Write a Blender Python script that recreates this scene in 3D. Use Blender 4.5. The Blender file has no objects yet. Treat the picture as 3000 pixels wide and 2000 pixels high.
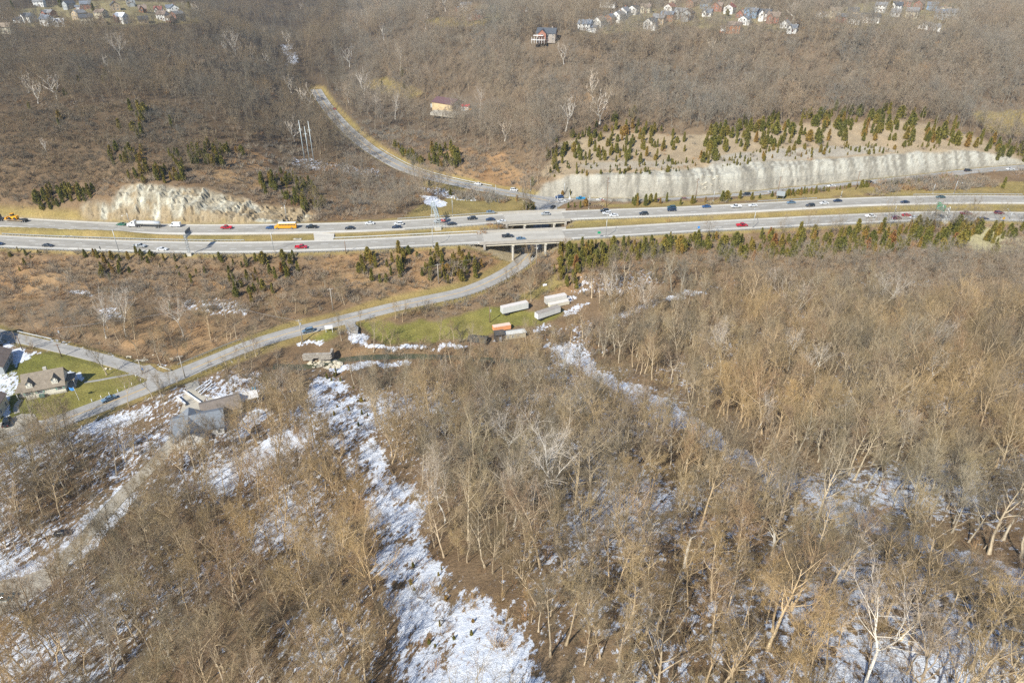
import bpy, math, random
import numpy as np
from mathutils import Vector, Matrix
scene = bpy.context.scene
COL = scene.collection
R = math.radians
# ---------------------------------------------------------------- camera, sky, sun, exposure
PITCH = 30.5; CAMH = 140.0; FPX = 2000.0
cam_d = bpy.data.cameras.new('camera'); cam_d.lens = 24; cam_d.sensor_width = 36
cam_d.clip_start = 1; cam_d.clip_end = 9000
cam = bpy.data.objects.new('camera', cam_d); COL.objects.link(cam)
cam.location = (0, 0, CAMH); cam.rotation_euler = (R(90-PITCH), 0, 0)
scene.camera = cam
SUN_AZ = 213.5; SUN_EL = 40
world = bpy.data.worlds.new('World'); scene.world = world; world.use_nodes = True
wn = world.node_tree.nodes; wl = world.node_tree.links; wn.clear()
sky = wn.new('ShaderNodeTexSky'); sky.sky_type = 'NISHITA'; sky.sun_disc = False
sky.sun_elevation = R(SUN_EL); sky.sun_rotation = R(SUN_AZ); sky.air_density = 1.0; sky.dust_density = .4; sky.ozone_density = 5.0
bg = wn.new('ShaderNodeBackground'); bg.inputs['Strength'].default_value = 0.10
wo = wn.new('ShaderNodeOutputWorld')
wl.new(sky.outputs[0], bg.inputs[0]); wl.new(bg.outputs[0], wo.inputs[0])
sd = bpy.data.lights.new('sun', 'SUN'); sd.energy = 5.0; sd.angle = R(0.53); sd.color = (1.0, 0.955, 0.86)
sun = bpy.data.objects.new('sun', sd); COL.objects.link(sun)
a_, e_ = R(SUN_AZ), R(SUN_EL)
SUNV = Vector((math.sin(a_)*math.cos(e_), math.cos(a_)*math.cos(e_), math.sin(e_)))
sun.rotation_euler = SUNV.to_track_quat('Z', 'Y').to_euler(); sun.location = SUNV*300
scene.view_settings.view_transform = 'Standard'; scene.view_settings.look = 'None'
scene.view_settings.exposure = 0.50; scene.view_settings.gamma = 1; scene.view_settings.use_curve_mapping = False
scene.cycles.max_bounces = 5; scene.cycles.diffuse_bounces = 3; scene.cycles.glossy_bounces = 2
scene.cycles.transmission_bounces = 2; scene.cycles.transparent_max_bounces = 4
scene.cycles.use_denoising = False
scene.cycles.sample_clamp_indirect = 3.0
scene.render.film_transparent = False

# ---------------------------------------------------------------- survey helpers: from a measured sight line to a place on the ground
CP, SP = math.cos(R(PITCH)), math.sin(R(PITCH))
def ray(px, py):
    u = (np.asarray(px, float)-1500)/FPX; v = (1000-np.asarray(py, float))/FPX
    return u, CP+v*SP, -SP+v*CP
def at(px, py, z):
    dx, dy, dz = ray(px, py); t = (z-CAMH)/dz
    return dx*t, dy*t
def sight(x, y, z):
    x = np.asarray(x, float); y = np.asarray(y, float); z = np.asarray(z, float)-CAMH
    d = y*CP-z*SP; d = np.where(d < 1, 1, d)
    return 1500+FPX*x/d, 1000-FPX*(y*SP+z*CP)/d
rng = np.random.default_rng(7)
LAT = rng.random((256, 256))
def vnoise(x, y):
    xi = np.floor(x).astype(int); yi = np.floor(y).astype(int)
    fx = x-xi; fy = y-yi; fx = fx*fx*(3-2*fx); fy = fy*fy*(3-2*fy)
    a = LAT[xi & 255, yi & 255]; b = LAT[(xi+1) & 255, yi & 255]
    c = LAT[xi & 255, (yi+1) & 255]; d = LAT[(xi+1) & 255, (yi+1) & 255]
    return (a*(1-fx)+b*fx)*(1-fy)+(c*(1-fx)+d*fx)*fy
def fbm(x, y, s, o=4, seed=0):
    x = np.asarray(x, float)/s+seed*17.3; y = np.asarray(y, float)/s+seed*9.1
    t = 0; a = .5; n = 0
    for k in range(o):
        t = t+a*vnoise(x, y); n += a; a *= .5; x = x*2.03+5.1; y = y*2.01+3.7
    return t/n
def inpoly(px, py, poly):
    px = np.asarray(px, float); py = np.asarray(py, float); r = np.zeros(px.shape, bool)
    n = len(poly); j = n-1
    for i in range(n):
        xi, yi = poly[i]; xj, yj = poly[j]
        c = ((yi > py) != (yj > py))
        with np.errstate(divide='ignore', invalid='ignore'):
            c &= px < (xj-xi)*(py-yi)/((yj-yi) if yj != yi else 1e-9)+xi
        r ^= c; j = i
    return r
def sstep(a, b, x):
    t = np.clip((x-a)/(b-a), 0, 1); return t*t*(3-2*t)

# ---------------------------------------------------------------- terrain
CTRL = [(0,600,14),(0,560,22),(200,565,20),(330,545,25),(450,542,27),(600,535,25),(740,560,18),(800,600,13),(900,620,10.5),(1000,640,10),
(0,450,34),(400,450,35),(600,450,33),(740,470,26),(850,500,17),(900,475,16),(1050,500,10),(1150,560,7.5),(1250,590,7),(1350,590,6.5),(1450,600,6),(1200,630,10),(1350,615,9),
(0,300,50),(300,300,50),(600,300,46),(800,330,32),(900,350,22),(935,300,17),(0,200,60),(300,200,60),(600,180,56),(750,200,44),
(0,100,69),(300,100,70),(550,90,67),(700,100,50),(800,100,36),(845,150,25),(900,50,40),(0,40,73),(300,40,74),(550,35,73),(700,20,55),(0,5,76),(300,5,77),(500,5,77),
(1000,30,52),(1000,250,18),(1080,260,18),(1100,400,12),(1250,440,14),(1290,330,18),(1300,300,21),(1420,330,24),(1450,480,12),(1500,530,6),(1050,150,40),(1200,200,38),(1400,200,48),(1200,80,62),(1400,100,66),(1400,50,72),(1250,10,76),
(1600,110,72),(1600,300,36),(1600,400,24),(1600,200,54),(1720,85,76),(2000,60,78),(2300,60,78),(2500,50,79),(2700,70,77),(2850,80,72),(2000,5,80),(2400,5,81),(2700,5,79),(2950,30,70),(2950,150,60),
(2000,300,38),(2000,200,54),(2000,430,22),(1800,400,24),(2400,300,40),(2400,400,25),(2400,440,21),(2400,200,56),(2400,120,70),(1900,120,68),
(2800,300,38),(2800,400,23),(2800,200,55),(2700,445,19),(3000,400,19),(3000,300,34),(3000,200,54),(3000,470,13),(2850,450,17),
(1600,560,8),(1650,530,13),(1750,520,15),(1900,515,15),(2050,500,16),(2200,490,17),(2400,470,18),
(1700,600,8),(2000,597,9),(2300,580,9),(2600,555,9.5),(2900,535,10),
(0,690,10.5),(500,698,10.5),(900,692,10.5),(1250,680,10.5),(1700,650,10.5),(2100,633,10.5),(2600,612,10.5),(3000,607,10.5),
(500,800,6),(500,860,2),(500,1000,.5),(0,800,6),(0,870,2),(0,950,0),(250,950,0),(1000,800,6.5),(1000,850,3),(1200,800,7),(1350,780,6.5),(1450,760,4),(1640,790,4),(1700,780,7),(1700,850,2),
(2000,760,6),(2000,830,2),(2400,740,7),(2400,830,3),(2800,710,8.5),(2800,800,5),(3000,800,6),(0,1000,0),(0,1100,0),(150,1130,.6),(300,1150,.3),(0,1300,-.5),(600,1050,0),(900,960,0),(1200,950,0),(1500,950,-.5),(1350,890,0),(1400,870,1.2),
(900,1030,-2),(1100,1035,-2.5),(1300,1035,-2.5),(1500,1030,-1),(960,1090,-1),(600,1150,0),(560,1240,0),(750,1180,-.5),(1300,1090,1),
(1700,950,1),(2000,950,4),(2400,950,8),(2800,950,12),(3000,950,14),(1700,1100,8),(2000,1100,16),(2400,1100,22),(2800,1100,26),
(2400,1300,38),(2400,1600,54),(2400,1900,66),(2800,1300,42),(2900,1600,60),(2900,1900,72),(1700,1300,28),(1700,1600,44),(1700,1900,56),
(1300,1200,10),(1300,1400,24),(1300,1700,40),(1300,2000,50),(1000,1150,2),(1000,1300,9),(1050,1500,18),(1100,1800,34),(1100,2000,42),
(700,1300,2),(700,1500,8),(700,1800,20),(700,2000,27),(300,1400,0),(300,1600,4),(300,1800,11),(300,2000,16),(0,1400,-1),(0,1600,0),(0,1800,3),(0,2000,8)]
P = []
for px, py, z in CTRL:
    x, y = at(px, py, z); P.append((float(x), float(y), z))
    if px == 0: x, y = at(-900, py, z); P.append((float(x), float(y), z))
    if px == 3000: x, y = at(3900, py, z); P.append((float(x), float(y), z))
P += [(-90,0,20),(-30,10,45),(40,20,68),(120,0,85),(0,-80,75),(-150,60,8),(150,60,85),(250,120,60),(-260,150,0),(330,200,30),
      (-900,900,60),(-400,1300,90),(0,1300,62),(-150,1250,60),(400,1300,85),(900,900,70),(0,2200,110),(-1500,1600,100),(1500,1600,100),(900,2200,110),(-900,2200,110),(0,3300,120),(-1500,3300,120),(1500,3300,120)]
P = np.array(P)
# drop near duplicates
keep = []
for i in range(len(P)):
    if all((P[i,0]-P[j,0])**2+(P[i,1]-P[j,1])**2 > 9 for j in keep): keep.append(i)
P = P[keep]
def kern(r): return np.sqrt(r*r+36.0)
D = np.sqrt(((P[:, None, :2]-P[None, :, :2])**2).sum(-1))
n = len(P); A = np.zeros((n+3, n+3)); A[:n, :n] = kern(D)-np.eye(n)*3.0
A[:n, n] = 1; A[:n, n+1:] = P[:, :2]/500; A[n, :n] = 1; A[n+1:, :n] = P[:, :2].T/500
W = np.linalg.solve(A, np.concatenate([P[:, 2], [0, 0, 0]]))
def natural(x, y):
    sh = x.shape; x = x.ravel(); y = y.ravel(); out = np.empty(len(x))
    for s in range(0, len(x), 20000):
        xx = x[s:s+20000]; yy = y[s:s+20000]
        d = np.sqrt((xx[:, None]-P[None, :, 0])**2+(yy[:, None]-P[None, :, 1])**2)
        out[s:s+20000] = kern(d)@W[:n]+W[n]+(xx*W[n+1]+yy*W[n+2])/500
    return out.reshape(sh)
rows = [-110.]
while rows[-1] < 3200:
    y = rows[-1]
    rows.append(y+(8 if y < 20 else 1.3 if y < 290 else .75 if y < 470 else 1.6 if y < 560 else 2.6 if y < 900 else 6 if y < 1300 else 40))
rows = np.array(rows); NC = 620
uu = np.linspace(-1, 1, NC)
HW = 90+0.86*np.clip(rows, 0, None)+np.clip(rows-1100, 0, None)*0.5
GX = uu[None, :]*HW[:, None]; GY = np.repeat(rows[:, None], NC, 1)
Z = natural(GX, GY)
nearf = np.clip(1-GY/1400, .15, 1)
Z += (fbm(GX, GY, 30, 4, 1)-.5)*3.0+(fbm(GX, GY, 6, 3, 2)-.5)*.6*nearf
Z += (fbm(GX+GY*.3, GY, 85, 3, 3)-.5)*16*sstep(500, 640, GY)*(1-sstep(900, 1200, GY))
def crom(pts, step=4.0):
    pts = np.array(pts, float); P0 = np.vstack([2*pts[0]-pts[1], pts, 2*pts[-1]-pts[-2]]); out = []
    for i in range(1, len(P0)-2):
        L = np.linalg.norm(P0[i+1]-P0[i]); k = max(2, int(L/step))
        for t in np.arange(k)/k:
            out.append(.5*((2*P0[i])+(-P0[i-1]+P0[i+1])*t+(2*P0[i-1]-5*P0[i]+4*P0[i+1]-P0[i+2])*t*t+(-P0[i-1]+3*P0[i]-3*P0[i+1]+P0[i+2])*t**3))
    out.append(pts[-1]); out = np.array(out)
    for _ in range(3): out[1:-1] = (out[:-2]+2*out[1:-1]+out[2:])/4
    return out
def px_path(lst, step=4.0):
    return crom([(*map(float, at(px, py, z)), z) for px, py, z in lst], step)
FAR_C = px_path([(x, y, 11) for x, y in [(-500,628),(-250,638),(0,650),(250,663),(500,671),(740,671),(1000,666),(1150,660),(1300,651),(1480,639),(1700,629),(2000,618),(2240,606),(2500,592),(2750,585),(3000,585),(3300,590),(3600,598)]])
NEAR_C = px_path([(x, y, 11) for x, y in [(-500,674),(-250,690),(0,706),(250,716),(500,723),(740,724),(1000,717),(1150,710),(1300,702.5),(1480,693.5),(1700,684),(2000,666),(2240,653.5),(2500,641),(2750,632),(3000,634),(3300,642),(3600,652)]])
FRONT = px_path([(1602,600,3.2),(1650,588,3.4),(1750,590,4),(1900,590,4.5),(2000,586,5),(2100,579,5.5),(2200,571,6),(2300,560,6.5),(2430,548,7),(2550,536,7.5),(2700,520,8.5),(2850,503,9),(3000,490,10),(3200,476,11),(3450,462,12)])
SIDE = px_path([(1625,592,3.2),(1570,581,3.4),(1480,564,4),(1400,549,5),(1300,528,6),(1200,499,7),(1140,470,8),(1085,436,9),(1045,404,10),(1008,370,11),(975,333,12),(944,293,13),(925,262,15)])
VAL = px_path([(-300,1400,0),(-100,1332,0),(0,1290,0),(150,1242,0),(300,1186,0),(450,1127,0),(600,1065,0),(740,1008,0),(805,988,0),(869,969,0),(943,952,.2),(1015,934,.3),(1100,912,.5),(1170,895,.8),(1260,876,1),(1354,856,1),(1420,831,1),(1470,806,1),(1510,782,1),(1540,756,1.2),(1558,732,1.5),(1572,706,2),(1582,675,2.4),(1592,640,2.8),(1600,612,3),(1606,597,3.2)], 3)
NRD = px_path([(-250,920,0),(-100,952,0),(30,985,0),(110,1003,0),(190,1022,0),(270,1042,0),(360,1068,0),(430,1092,0),(480,1108,0)], 3)
FIELDT = px_path([(960,960,.2),(1030,956,.1),(1045,950,.1)], 2)
DRV = px_path([(-80,1815,3),(0,1775,2.6),(130,1690,2.2),(250,1570,1),(350,1455,0),(440,1370,0),(510,1290,0),(560,1200,0),(575,1160,0),(560,1120,0)], 3)
TRACK = px_path([(1560,960,-.3),(1650,945,0),(1740,930,.5),(1850,900,1.5),(1960,870,2),(2060,860,2.5)], 3)
ROADS = {'far': (FAR_C, 7.0), 'near': (NEAR_C, 7.0), 'front': (FRONT, 5.0), 'side': (SIDE, 5.2), 'val': (VAL, 4.2), 'north': (NRD, 2.8), 'drv': (DRV, 2.2)}
def nearest(path, X, Y, reach=60):
    """distance, height and side of a grid against a path"""
    Dm = np.full(X.shape, 1e9); Zm = np.zeros(X.shape); Sd = np.zeros(X.shape)
    for a, b in zip(path[:-1], path[1:]):
        y0, y1 = min(a[1], b[1])-reach, max(a[1], b[1])+reach
        i0, i1 = np.searchsorted(rows, [y0, y1])
        if i1 <= i0: continue
        hw = HW[i0:i1]; x0, x1 = min(a[0], b[0])-reach, max(a[0], b[0])+reach
        c0 = int(max(0, np.floor(min(((x0/hw.min()), (x0/hw.max())))*(NC-1)/2+(NC-1)/2)))
        c1 = int(min(NC, np.ceil(max(((x1/hw.min()), (x1/hw.max())))*(NC-1)/2+(NC-1)/2)+1))
        if c1 <= c0: continue
        xs = X[i0:i1, c0:c1]; ys = Y[i0:i1, c0:c1]
        d = b[:2]-a[:2]; L2 = d@d
        t = np.clip(((xs-a[0])*d[0]+(ys-a[1])*d[1])/L2, 0, 1)
        ex = xs-a[0]-t*d[0]; ey = ys-a[1]-t*d[1]; dd = np.hypot(ex, ey)
        m = dd < Dm[i0:i1, c0:c1]
        Dm[i0:i1, c0:c1][m] = dd[m]; Zm[i0:i1, c0:c1][m] = (a[2]+t*(b[2]-a[2]))[m]
        Sd[i0:i1, c0:c1][m] = np.sign(d[0]*ey-d[1]*ex)[m]
    return Dm, Zm, Sd
RD = {}
for k, (p, hw) in ROADS.items(): RD[k] = nearest(p, GX, GY)
def carve(Z, k, hw, cut, fill, shoulder=1.6, drop=.16):
    Dm, Zm, Sd = RD[k]; m = Dm < 58
    e = np.clip(Dm-hw-shoulder, 0, None)
    hi = Zm-drop+e*cut; lo = Zm-drop-e*fill
    w = 1-sstep(45, 58, Dm)
    Zc = np.clip(Z, lo, hi)
    return np.where(m, Z*(1-w)+Zc*w, Z)
Z = carve(Z, 'far', 7.0, 1.5, .5); Z = carve(Z, 'near', 7.0, 1.2, .55)
rough = (fbm(GX*1.0, GY*.35, 2.2, 3, 5)-.5)
Z = carve(Z, 'front', 5.0, 1.05, .5, 2.5); Z = carve(Z, 'side', 5.2, .8, .6)
Z = carve(Z, 'val', 4.2, .62, .4); Z = carve(Z, 'north', 2.8, .5, .4, 1.0); Z = carve(Z, 'drv', 2.2, .5, .4, .6)
# creek bed behind the stone ruin and along the field
CREEK = px_path([(800,1072,-2.4),(830,1074,-3),(900,1075,-3.4),(960,1062,-3.4),(1040,1048,-3.5),(1140,1044,-3.5),(1240,1043,-3.4),(1400,1052,-3),(1560,1060,-2.4)], 3)
Dc, Zc_, _ = nearest(CREEK, GX, GY, 20)
Z = np.where(Dc < 20, np.minimum(Z, Zc_-.5+np.clip(Dc-1.6, 0, None)*.7), Z)
CREEK2 = px_path([(-60,955,-1),(60,975,-1.5),(130,985,-1.8),(260,1015,-1.8),(380,1045,-2),(470,1062,-2),(540,1050,-1.8)], 3)
Dk, Zk_, _ = nearest(CREEK2, GX, GY, 14)
Z = np.where((Dk < 14) & (RD['val'][0] > 6) & (RD['north'][0] > 4.5), np.minimum(Z, Zk_+.6+np.clip(Dk-2, 0, None)*.5), Z)
PX, PY = sight(GX, GY, Z)
_w = (fbm(GX, GY, 9, 3, 8)-.5)
WX = PX+_w*60*np.clip(200/np.maximum(GY, 60), .25, 1.5); WY = PY+(fbm(GX, GY, 7, 3, 9)-.5)*36*np.clip(200/np.maximum(GY, 60), .2, 1.5)
GAP = (RD['val'][0] < 25) & (GY > 300)
# gullies on the two rock cuts
CUT_R = [(1560,600),(1585,545),(1650,512),(1900,503),(2050,492),(2100,478),(2300,470),(2480,462),(2700,445),(2860,440),(2960,462),(3100,480),(2900,505),(2700,520),(2550,533),(2400,548),(2200,566),(2050,580),(1900,588),(1750,586)]
CUT_L = [(230,628),(240,598),(330,590),(345,555),(370,540),(470,542),(600,550),(700,578),(760,600),(900,610),(930,636),(900,648),(740,650),(500,655),(250,640)]
cr = inpoly(WX, WY, CUT_R) & (RD['front'][0] > 7); cl = inpoly(WX, WY, CUT_L) & (RD['far'][0] > 9)
def blur(m, k=2):
    m = m.astype(float)
    for _ in range(k):
        m[1:-1, 1:-1] = (m[1:-1, 1:-1]*2+m[:-2, 1:-1]+m[2:, 1:-1]+m[1:-1, :-2]+m[1:-1, 2:])/6
    return m
cr = blur(cr); cl = blur(cl)
rid = np.abs(fbm(GX, GY*.12, 3.2, 3, 11)-.5)*2
Z -= (cr*1.3+cl*3.2)*(.4-rid)*1.0
rid2 = fbm(GX, GY, 2.5, 3, 12)-.5
Z += cl*rid2*1.6+cl*(fbm(GX, GY, .9, 2, 13)-.5)*1.5+cr*(fbm(GX, GY*.5, 1.1, 2, 14)-.5)*.7
# ledges in the pale cut
led = (Z-11)/2.6; Z = Z*(1-cl*.55)+((np.floor(led)+sstep(.55, 1, led-np.floor(led)))*2.6+11)*cl*.55
def gz(x, y):
    x = np.asarray(x, float); y = np.asarray(y, float)
    i = np.clip(np.searchsorted(rows, y)-1, 0, len(rows)-2); fy = np.clip((y-rows[i])/(rows[i+1]-rows[i]), 0, 1)
    def rowv(ii):
        c = (x/HW[ii]+1)*(NC-1)/2; c = np.clip(c, 0, NC-1.001); ci = c.astype(int); f = c-ci
        return Z[ii, ci]*(1-f)+Z[ii, ci+1]*f
    return rowv(i)*(1-fy)+rowv(i+1)*fy
def grid_at(F, x, y):
    x = np.asarray(x, float); y = np.asarray(y, float)
    i = np.clip(np.searchsorted(rows, y)-1, 0, len(rows)-2)
    c = np.clip(np.rint((x/HW[i]+1)*(NC-1)/2).astype(int), 0, NC-1)
    return F[i, c]
_ts = np.concatenate([np.arange(40, 500, 1.0), np.arange(500, 1600, 3.0)])
def hit(px, py):
    """where the sight line meets the ground"""
    dx, dy, dz = ray(px, py); k = _ts/dy
    x = dx*k; y = dy*k; z = CAMH+dz*k
    b = np.nonzero(z < gz(x, y))[0]
    if len(b) == 0: return Vector((float(x[-1]), float(y[-1]), float(gz(x[-1], y[-1]))))
    i = max(b[0], 1); lo, hi = _ts[i-1], _ts[i]
    for _ in range(8):
        m = (lo+hi)/2; kk = m/dy
        if CAMH+dz*kk < gz(dx*kk, dy*kk): hi = m
        else: lo = m
    kk = hi/dy
    return Vector((float(dx*kk), float(dy*kk), float(gz(dx*kk, dy*kk))))
def onz(px, py, z):
    x, y = at(px, py, z); return Vector((float(x), float(y), z))
def height_for(base, py_top):
    """how tall a post at base is if its top is sighted at py_top"""
    lo, hi = 0.5, 80
    for _ in range(40):
        m = (lo+hi)/2; _, y = sight(base.x, base.y, base.z+m)
        if y > py_top: lo = m
        else: hi = m
    return lo

# ---------------------------------------------------------------- material helpers
MATS = {}
def nt(name):
    m = bpy.data.materials.new(name); m.use_nodes = True; t = m.node_tree; t.nodes.clear()
    o = t.nodes.new('ShaderNodeOutputMaterial'); b = t.nodes.new('ShaderNodeBsdfPrincipled')
    t.links.new(b.outputs[0], o.inputs[0]); return m, t, b
def N(t, typ, **kw):
    nd = t.nodes.new(typ)
    for k, v in kw.items():
        if k.startswith('i_'): nd.inputs[k[2:].replace('_', ' ')].default_value = v
        else: setattr(nd, k, v)
    return nd
def mixc(t, fac, a, b, blend='MIX'):
    m = t.nodes.new('ShaderNodeMix'); m.data_type = 'RGBA'; m.blend_type = blend
    for s, v in ((m.inputs[0], fac), (m.inputs[6], a), (m.inputs[7], b)):
        if isinstance(v, (int, float)): s.default_value = v
        elif isinstance(v, tuple): s.default_value = (*v[:3], 1)
        else: t.links.new(v, s)
    return m.outputs[2]
def mth(t, op, a, b=None, c=None, clamp=False):
    m = t.nodes.new('ShaderNodeMath'); m.operation = op; m.use_clamp = clamp
    for s, v in zip(m.inputs, (a, b, c)):
        if v is None: continue
        if isinstance(v, (int, float)): s.default_value = v
        else: t.links.new(v, s)
    return m.outputs[0]
def ramp(t, fac, stops):
    r = t.nodes.new('ShaderNodeValToRGB'); e = r.color_ramp.elements
    while len(e) > 1: e.remove(e[-1])
    e[0].position = stops[0][0]; c = stops[0][1]; e[0].color = (*c, 1) if isinstance(c, tuple) else (c, c, c, 1)
    for p, c in stops[1:]:
        k = e.new(p); k.color = (*c, 1) if isinstance(c, tuple) else (c, c, c, 1)
    t.links.new(fac, r.inputs[0]); return r.outputs[0]
def noise(t, vec, scale, detail=3, rough=.6, dist=0):
    nn = N(t, 'ShaderNodeTexNoise'); nn.inputs['Scale'].default_value = scale; nn.inputs['Detail'].default_value = detail
    nn.inputs['Roughness'].default_value = rough; nn.inputs['Distortion'].default_value = dist
    if vec is not None: t.links.new(vec, nn.inputs['Vector'])
    return nn.outputs['Fac']
def plain(name, col, rough=.7, metal=0, var=.12, scale=1.5, spec=None, bump=0):
    """painted or raw surface with slight uneven wear"""
    if name in MATS: return MATS[name]
    m, t, b = nt(name)
    tc = N(t, 'ShaderNodeTexCoord'); f = noise(t, tc.outputs['Object'], scale, 4)
    c = mixc(t, f, tuple(max(0, v*(1-var)) for v in col), tuple(min(1, v*(1+var)) for v in col))
    t.links.new(c, b.inputs['Base Color']); b.inputs['Roughness'].default_value = rough; b.inputs['Metallic'].default_value = metal
    if spec is not None: b.inputs['Specular IOR Level'].default_value = spec
    if bump:
        bp = N(t, 'ShaderNodeBump'); bp.inputs['Strength'].default_value = bump; t.links.new(f, bp.inputs['Height']); t.links.new(bp.outputs[0], b.inputs['Normal'])
    MATS[name] = m; return m
# ---------------------------------------------------------------- object helpers
def tag(o, label=None, cat=None, group=None, kind=None):
    if label: o['label'] = label
    if cat: o['category'] = cat
    if group: o['group'] = group
    if kind: o['kind'] = kind
    return o
def empty(name, loc, rz=0, label=None, cat=None, group=None):
    o = bpy.data.objects.new(name, None); o.location = loc; o.rotation_euler = (0, 0, rz); o.empty_display_size = .5
    COL.objects.link(o); return tag(o, label, cat, group)
class MB:
    def __init__(s): s.v = []; s.f = []; s.m = []
    def add(s, vs, fs, mi=0, M=None):
        o = len(s.v)
        s.v += [tuple(M@Vector(v)) if M is not None else tuple(v) for v in vs]
        s.f += [tuple(i+o for i in f) for f in fs]; s.m += [mi]*len(fs); return s
    def box(s, c, d, mi=0, M=None, taper=(1, 1)):
        x, y, z = c; a, b, h = d[0]/2, d[1]/2, d[2]/2; tx, ty = taper
        vs = [(x-a, y-b, z-h), (x+a, y-b, z-h), (x+a, y+b, z-h), (x-a, y+b, z-h),
              (x-a*tx, y-b*ty, z+h), (x+a*tx, y-b*ty, z+h), (x+a*tx, y+b*ty, z+h), (x-a*tx, y+b*ty, z+h)]
        return s.add(vs, [(3,2,1,0),(4,5,6,7),(0,1,5,4),(1,2,6,5),(2,3,7,6),(3,0,4,7)], mi, M)
    def prism(s, poly, y0, y1, mi=0, M=None, inset=0):
        """polygon in x,z pulled along y"""
        k = len(poly); vs = [(x, y0, z) for x, z in poly]+[(x, y1, z) for x, z in poly]
        fs = [tuple(range(k)), tuple(range(2*k-1, k-1, -1))]+[(i, i+k, (i+1) % k+k, (i+1) % k) for i in range(k)]
        return s.add(vs, fs, mi, M)
    def tube(s, pts, rad, sides=6, mi=0, cap=True, M=None):
        pts = [Vector(p) for p in pts]; k = len(pts)
        if not hasattr(rad, '__len__'): rad = [rad]*k
        ring = []; 
        for i, p in enumerate(pts):
            d = (pts[min(i+1, k-1)]-pts[max(i-1, 0)]); d = d.normalized() if d.length > 1e-9 else Vector((0, 0, 1))
            u = d.cross(Vector((0, 0, 1))); u = u.normalized() if u.length > .05 else Vector((1, 0, 0))
            w = d.cross(u).normalized()
            ring += [tuple(p+(u*math.cos(2*math.pi*j/sides)+w*math.sin(2*math.pi*j/sides))*rad[i]) for j in range(sides)]
        fs = [(i*sides+j, i*sides+(j+1) % sides, (i+1)*sides+(j+1) % sides, (i+1)*sides+j) for i in range(k-1) for j in range(sides)]
        if cap: fs += [tuple(range(sides-1, -1, -1)), tuple((k-1)*sides+j for j in range(sides))]
        return s.add(ring, fs, mi, M)
    def bar(s, a, b, w, h=None, mi=0):
        return s.tube([a, b], w, 4, mi)
    def mesh(s, name, mats, smooth=False):
        me = bpy.data.meshes.new(name); me.from_pydata(s.v, [], s.f); me.update()
        for m in (mats if isinstance(mats, (list, tuple)) else [mats]): me.materials.append(m)
        if any(s.m): me.polygons.foreach_set('material_index', s.m)
        if smooth: me.polygons.foreach_set('use_smooth', [True]*len(s.f))
        return me
def put(name, me, parent=None, loc=(0, 0, 0), rot=(0, 0, 0), scale=None):
    o = bpy.data.objects.new(name, me); o.location = loc; o.rotation_euler = rot
    if scale is not None: o.scale = scale
    COL.objects.link(o)
    if parent is not None: o.parent = parent
    return o
def build(mb, name, mats, parent=None, loc=(0, 0, 0), rot=(0, 0, 0), smooth=False):
    return put(name, mb.mesh(name, mats, smooth), parent, loc, rot)
def settle(todo):
    """give every tree its own words; those alike in all else are told apart by their order"""
    by = {}
    for o, lab, px in todo: by.setdefault(lab, []).append((px, o))
    names = ['first', 'second', 'third', 'fourth', 'fifth', 'sixth', 'seventh', 'eighth', 'ninth', 'tenth', 'eleventh', 'twelfth', 'thirteenth', 'fourteenth']; counts = ['', 'one', 'two', 'three', 'four', 'five', 'six', 'seven', 'eight', 'nine', 'ten', 'eleven', 'twelve', 'thirteen', 'fourteen']
    for lab, l in by.items():
        l.sort(key=lambda q_: q_[0])
        for i_, (px, o) in enumerate(l):
            if len(l) == 1: o['label'] = lab
            elif len(l) == 2: o['label'] = lab+', '+('left', 'right')[i_]+' one of two'
            elif len(l) <= 14: o['label'] = lab+', '+('leftmost of' if i_ == 0 else 'rightmost of' if i_ == len(l)-1 else names[i_]+' from left of')+' '+counts[len(l)]
            else: o['label'] = lab
            if len(o['label'].split()) > 16: o['label'] = o['label'].replace(' from left of', ' of')
            if len(o['label'].split()) > 16: o['label'] = o['label'].replace(' leaning left', '').replace(' leaning right', '')
            if len(o['label'].split()) > 16: o['label'] = o['label'].replace('tall ', '').replace('short ', '')
            if len(o['label'].split()) > 16: o['label'] = o['label'].replace(' of the ', ' by the ')
# ---------------------------------------------------------------- what grows or lies where
def reg(poly, k=1): return blur(inpoly(WX, WY, poly), k)
GREEN = [[(1040,948),(1090,950),(1180,948),(1270,935),(1390,915),(1460,903),(1560,913),(1650,905),(1640,930),(1600,955),(1500,962),(1450,975),(1400,990),(1250,1000),(1150,1002),(1080,988)],
         [(895,990),(960,962),(1000,972),(960,1000),(900,1002)],
         [(-300,1060),(-60,1040),(60,1050),(150,1030),(280,1058),(380,1085),(440,1110),(400,1150),(300,1180),(150,1228),(80,1225),(0,1240),(-300,1330)]]
SNOW1 = [(915,1105),(1000,1085),(1040,1150),(1090,1240),(1130,1330),(1180,1400),(1240,1390),(1250,1450),(1230,1500),(1270,1600),(1330,1700),(1480,1790),(1540,1900),(1620,2030),(1700,2200),(1100,2200),(1150,1980),(1160,1900),(1120,1750),(1080,1600),(1050,1450),(985,1330),(930,1260),(900,1180)]
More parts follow.
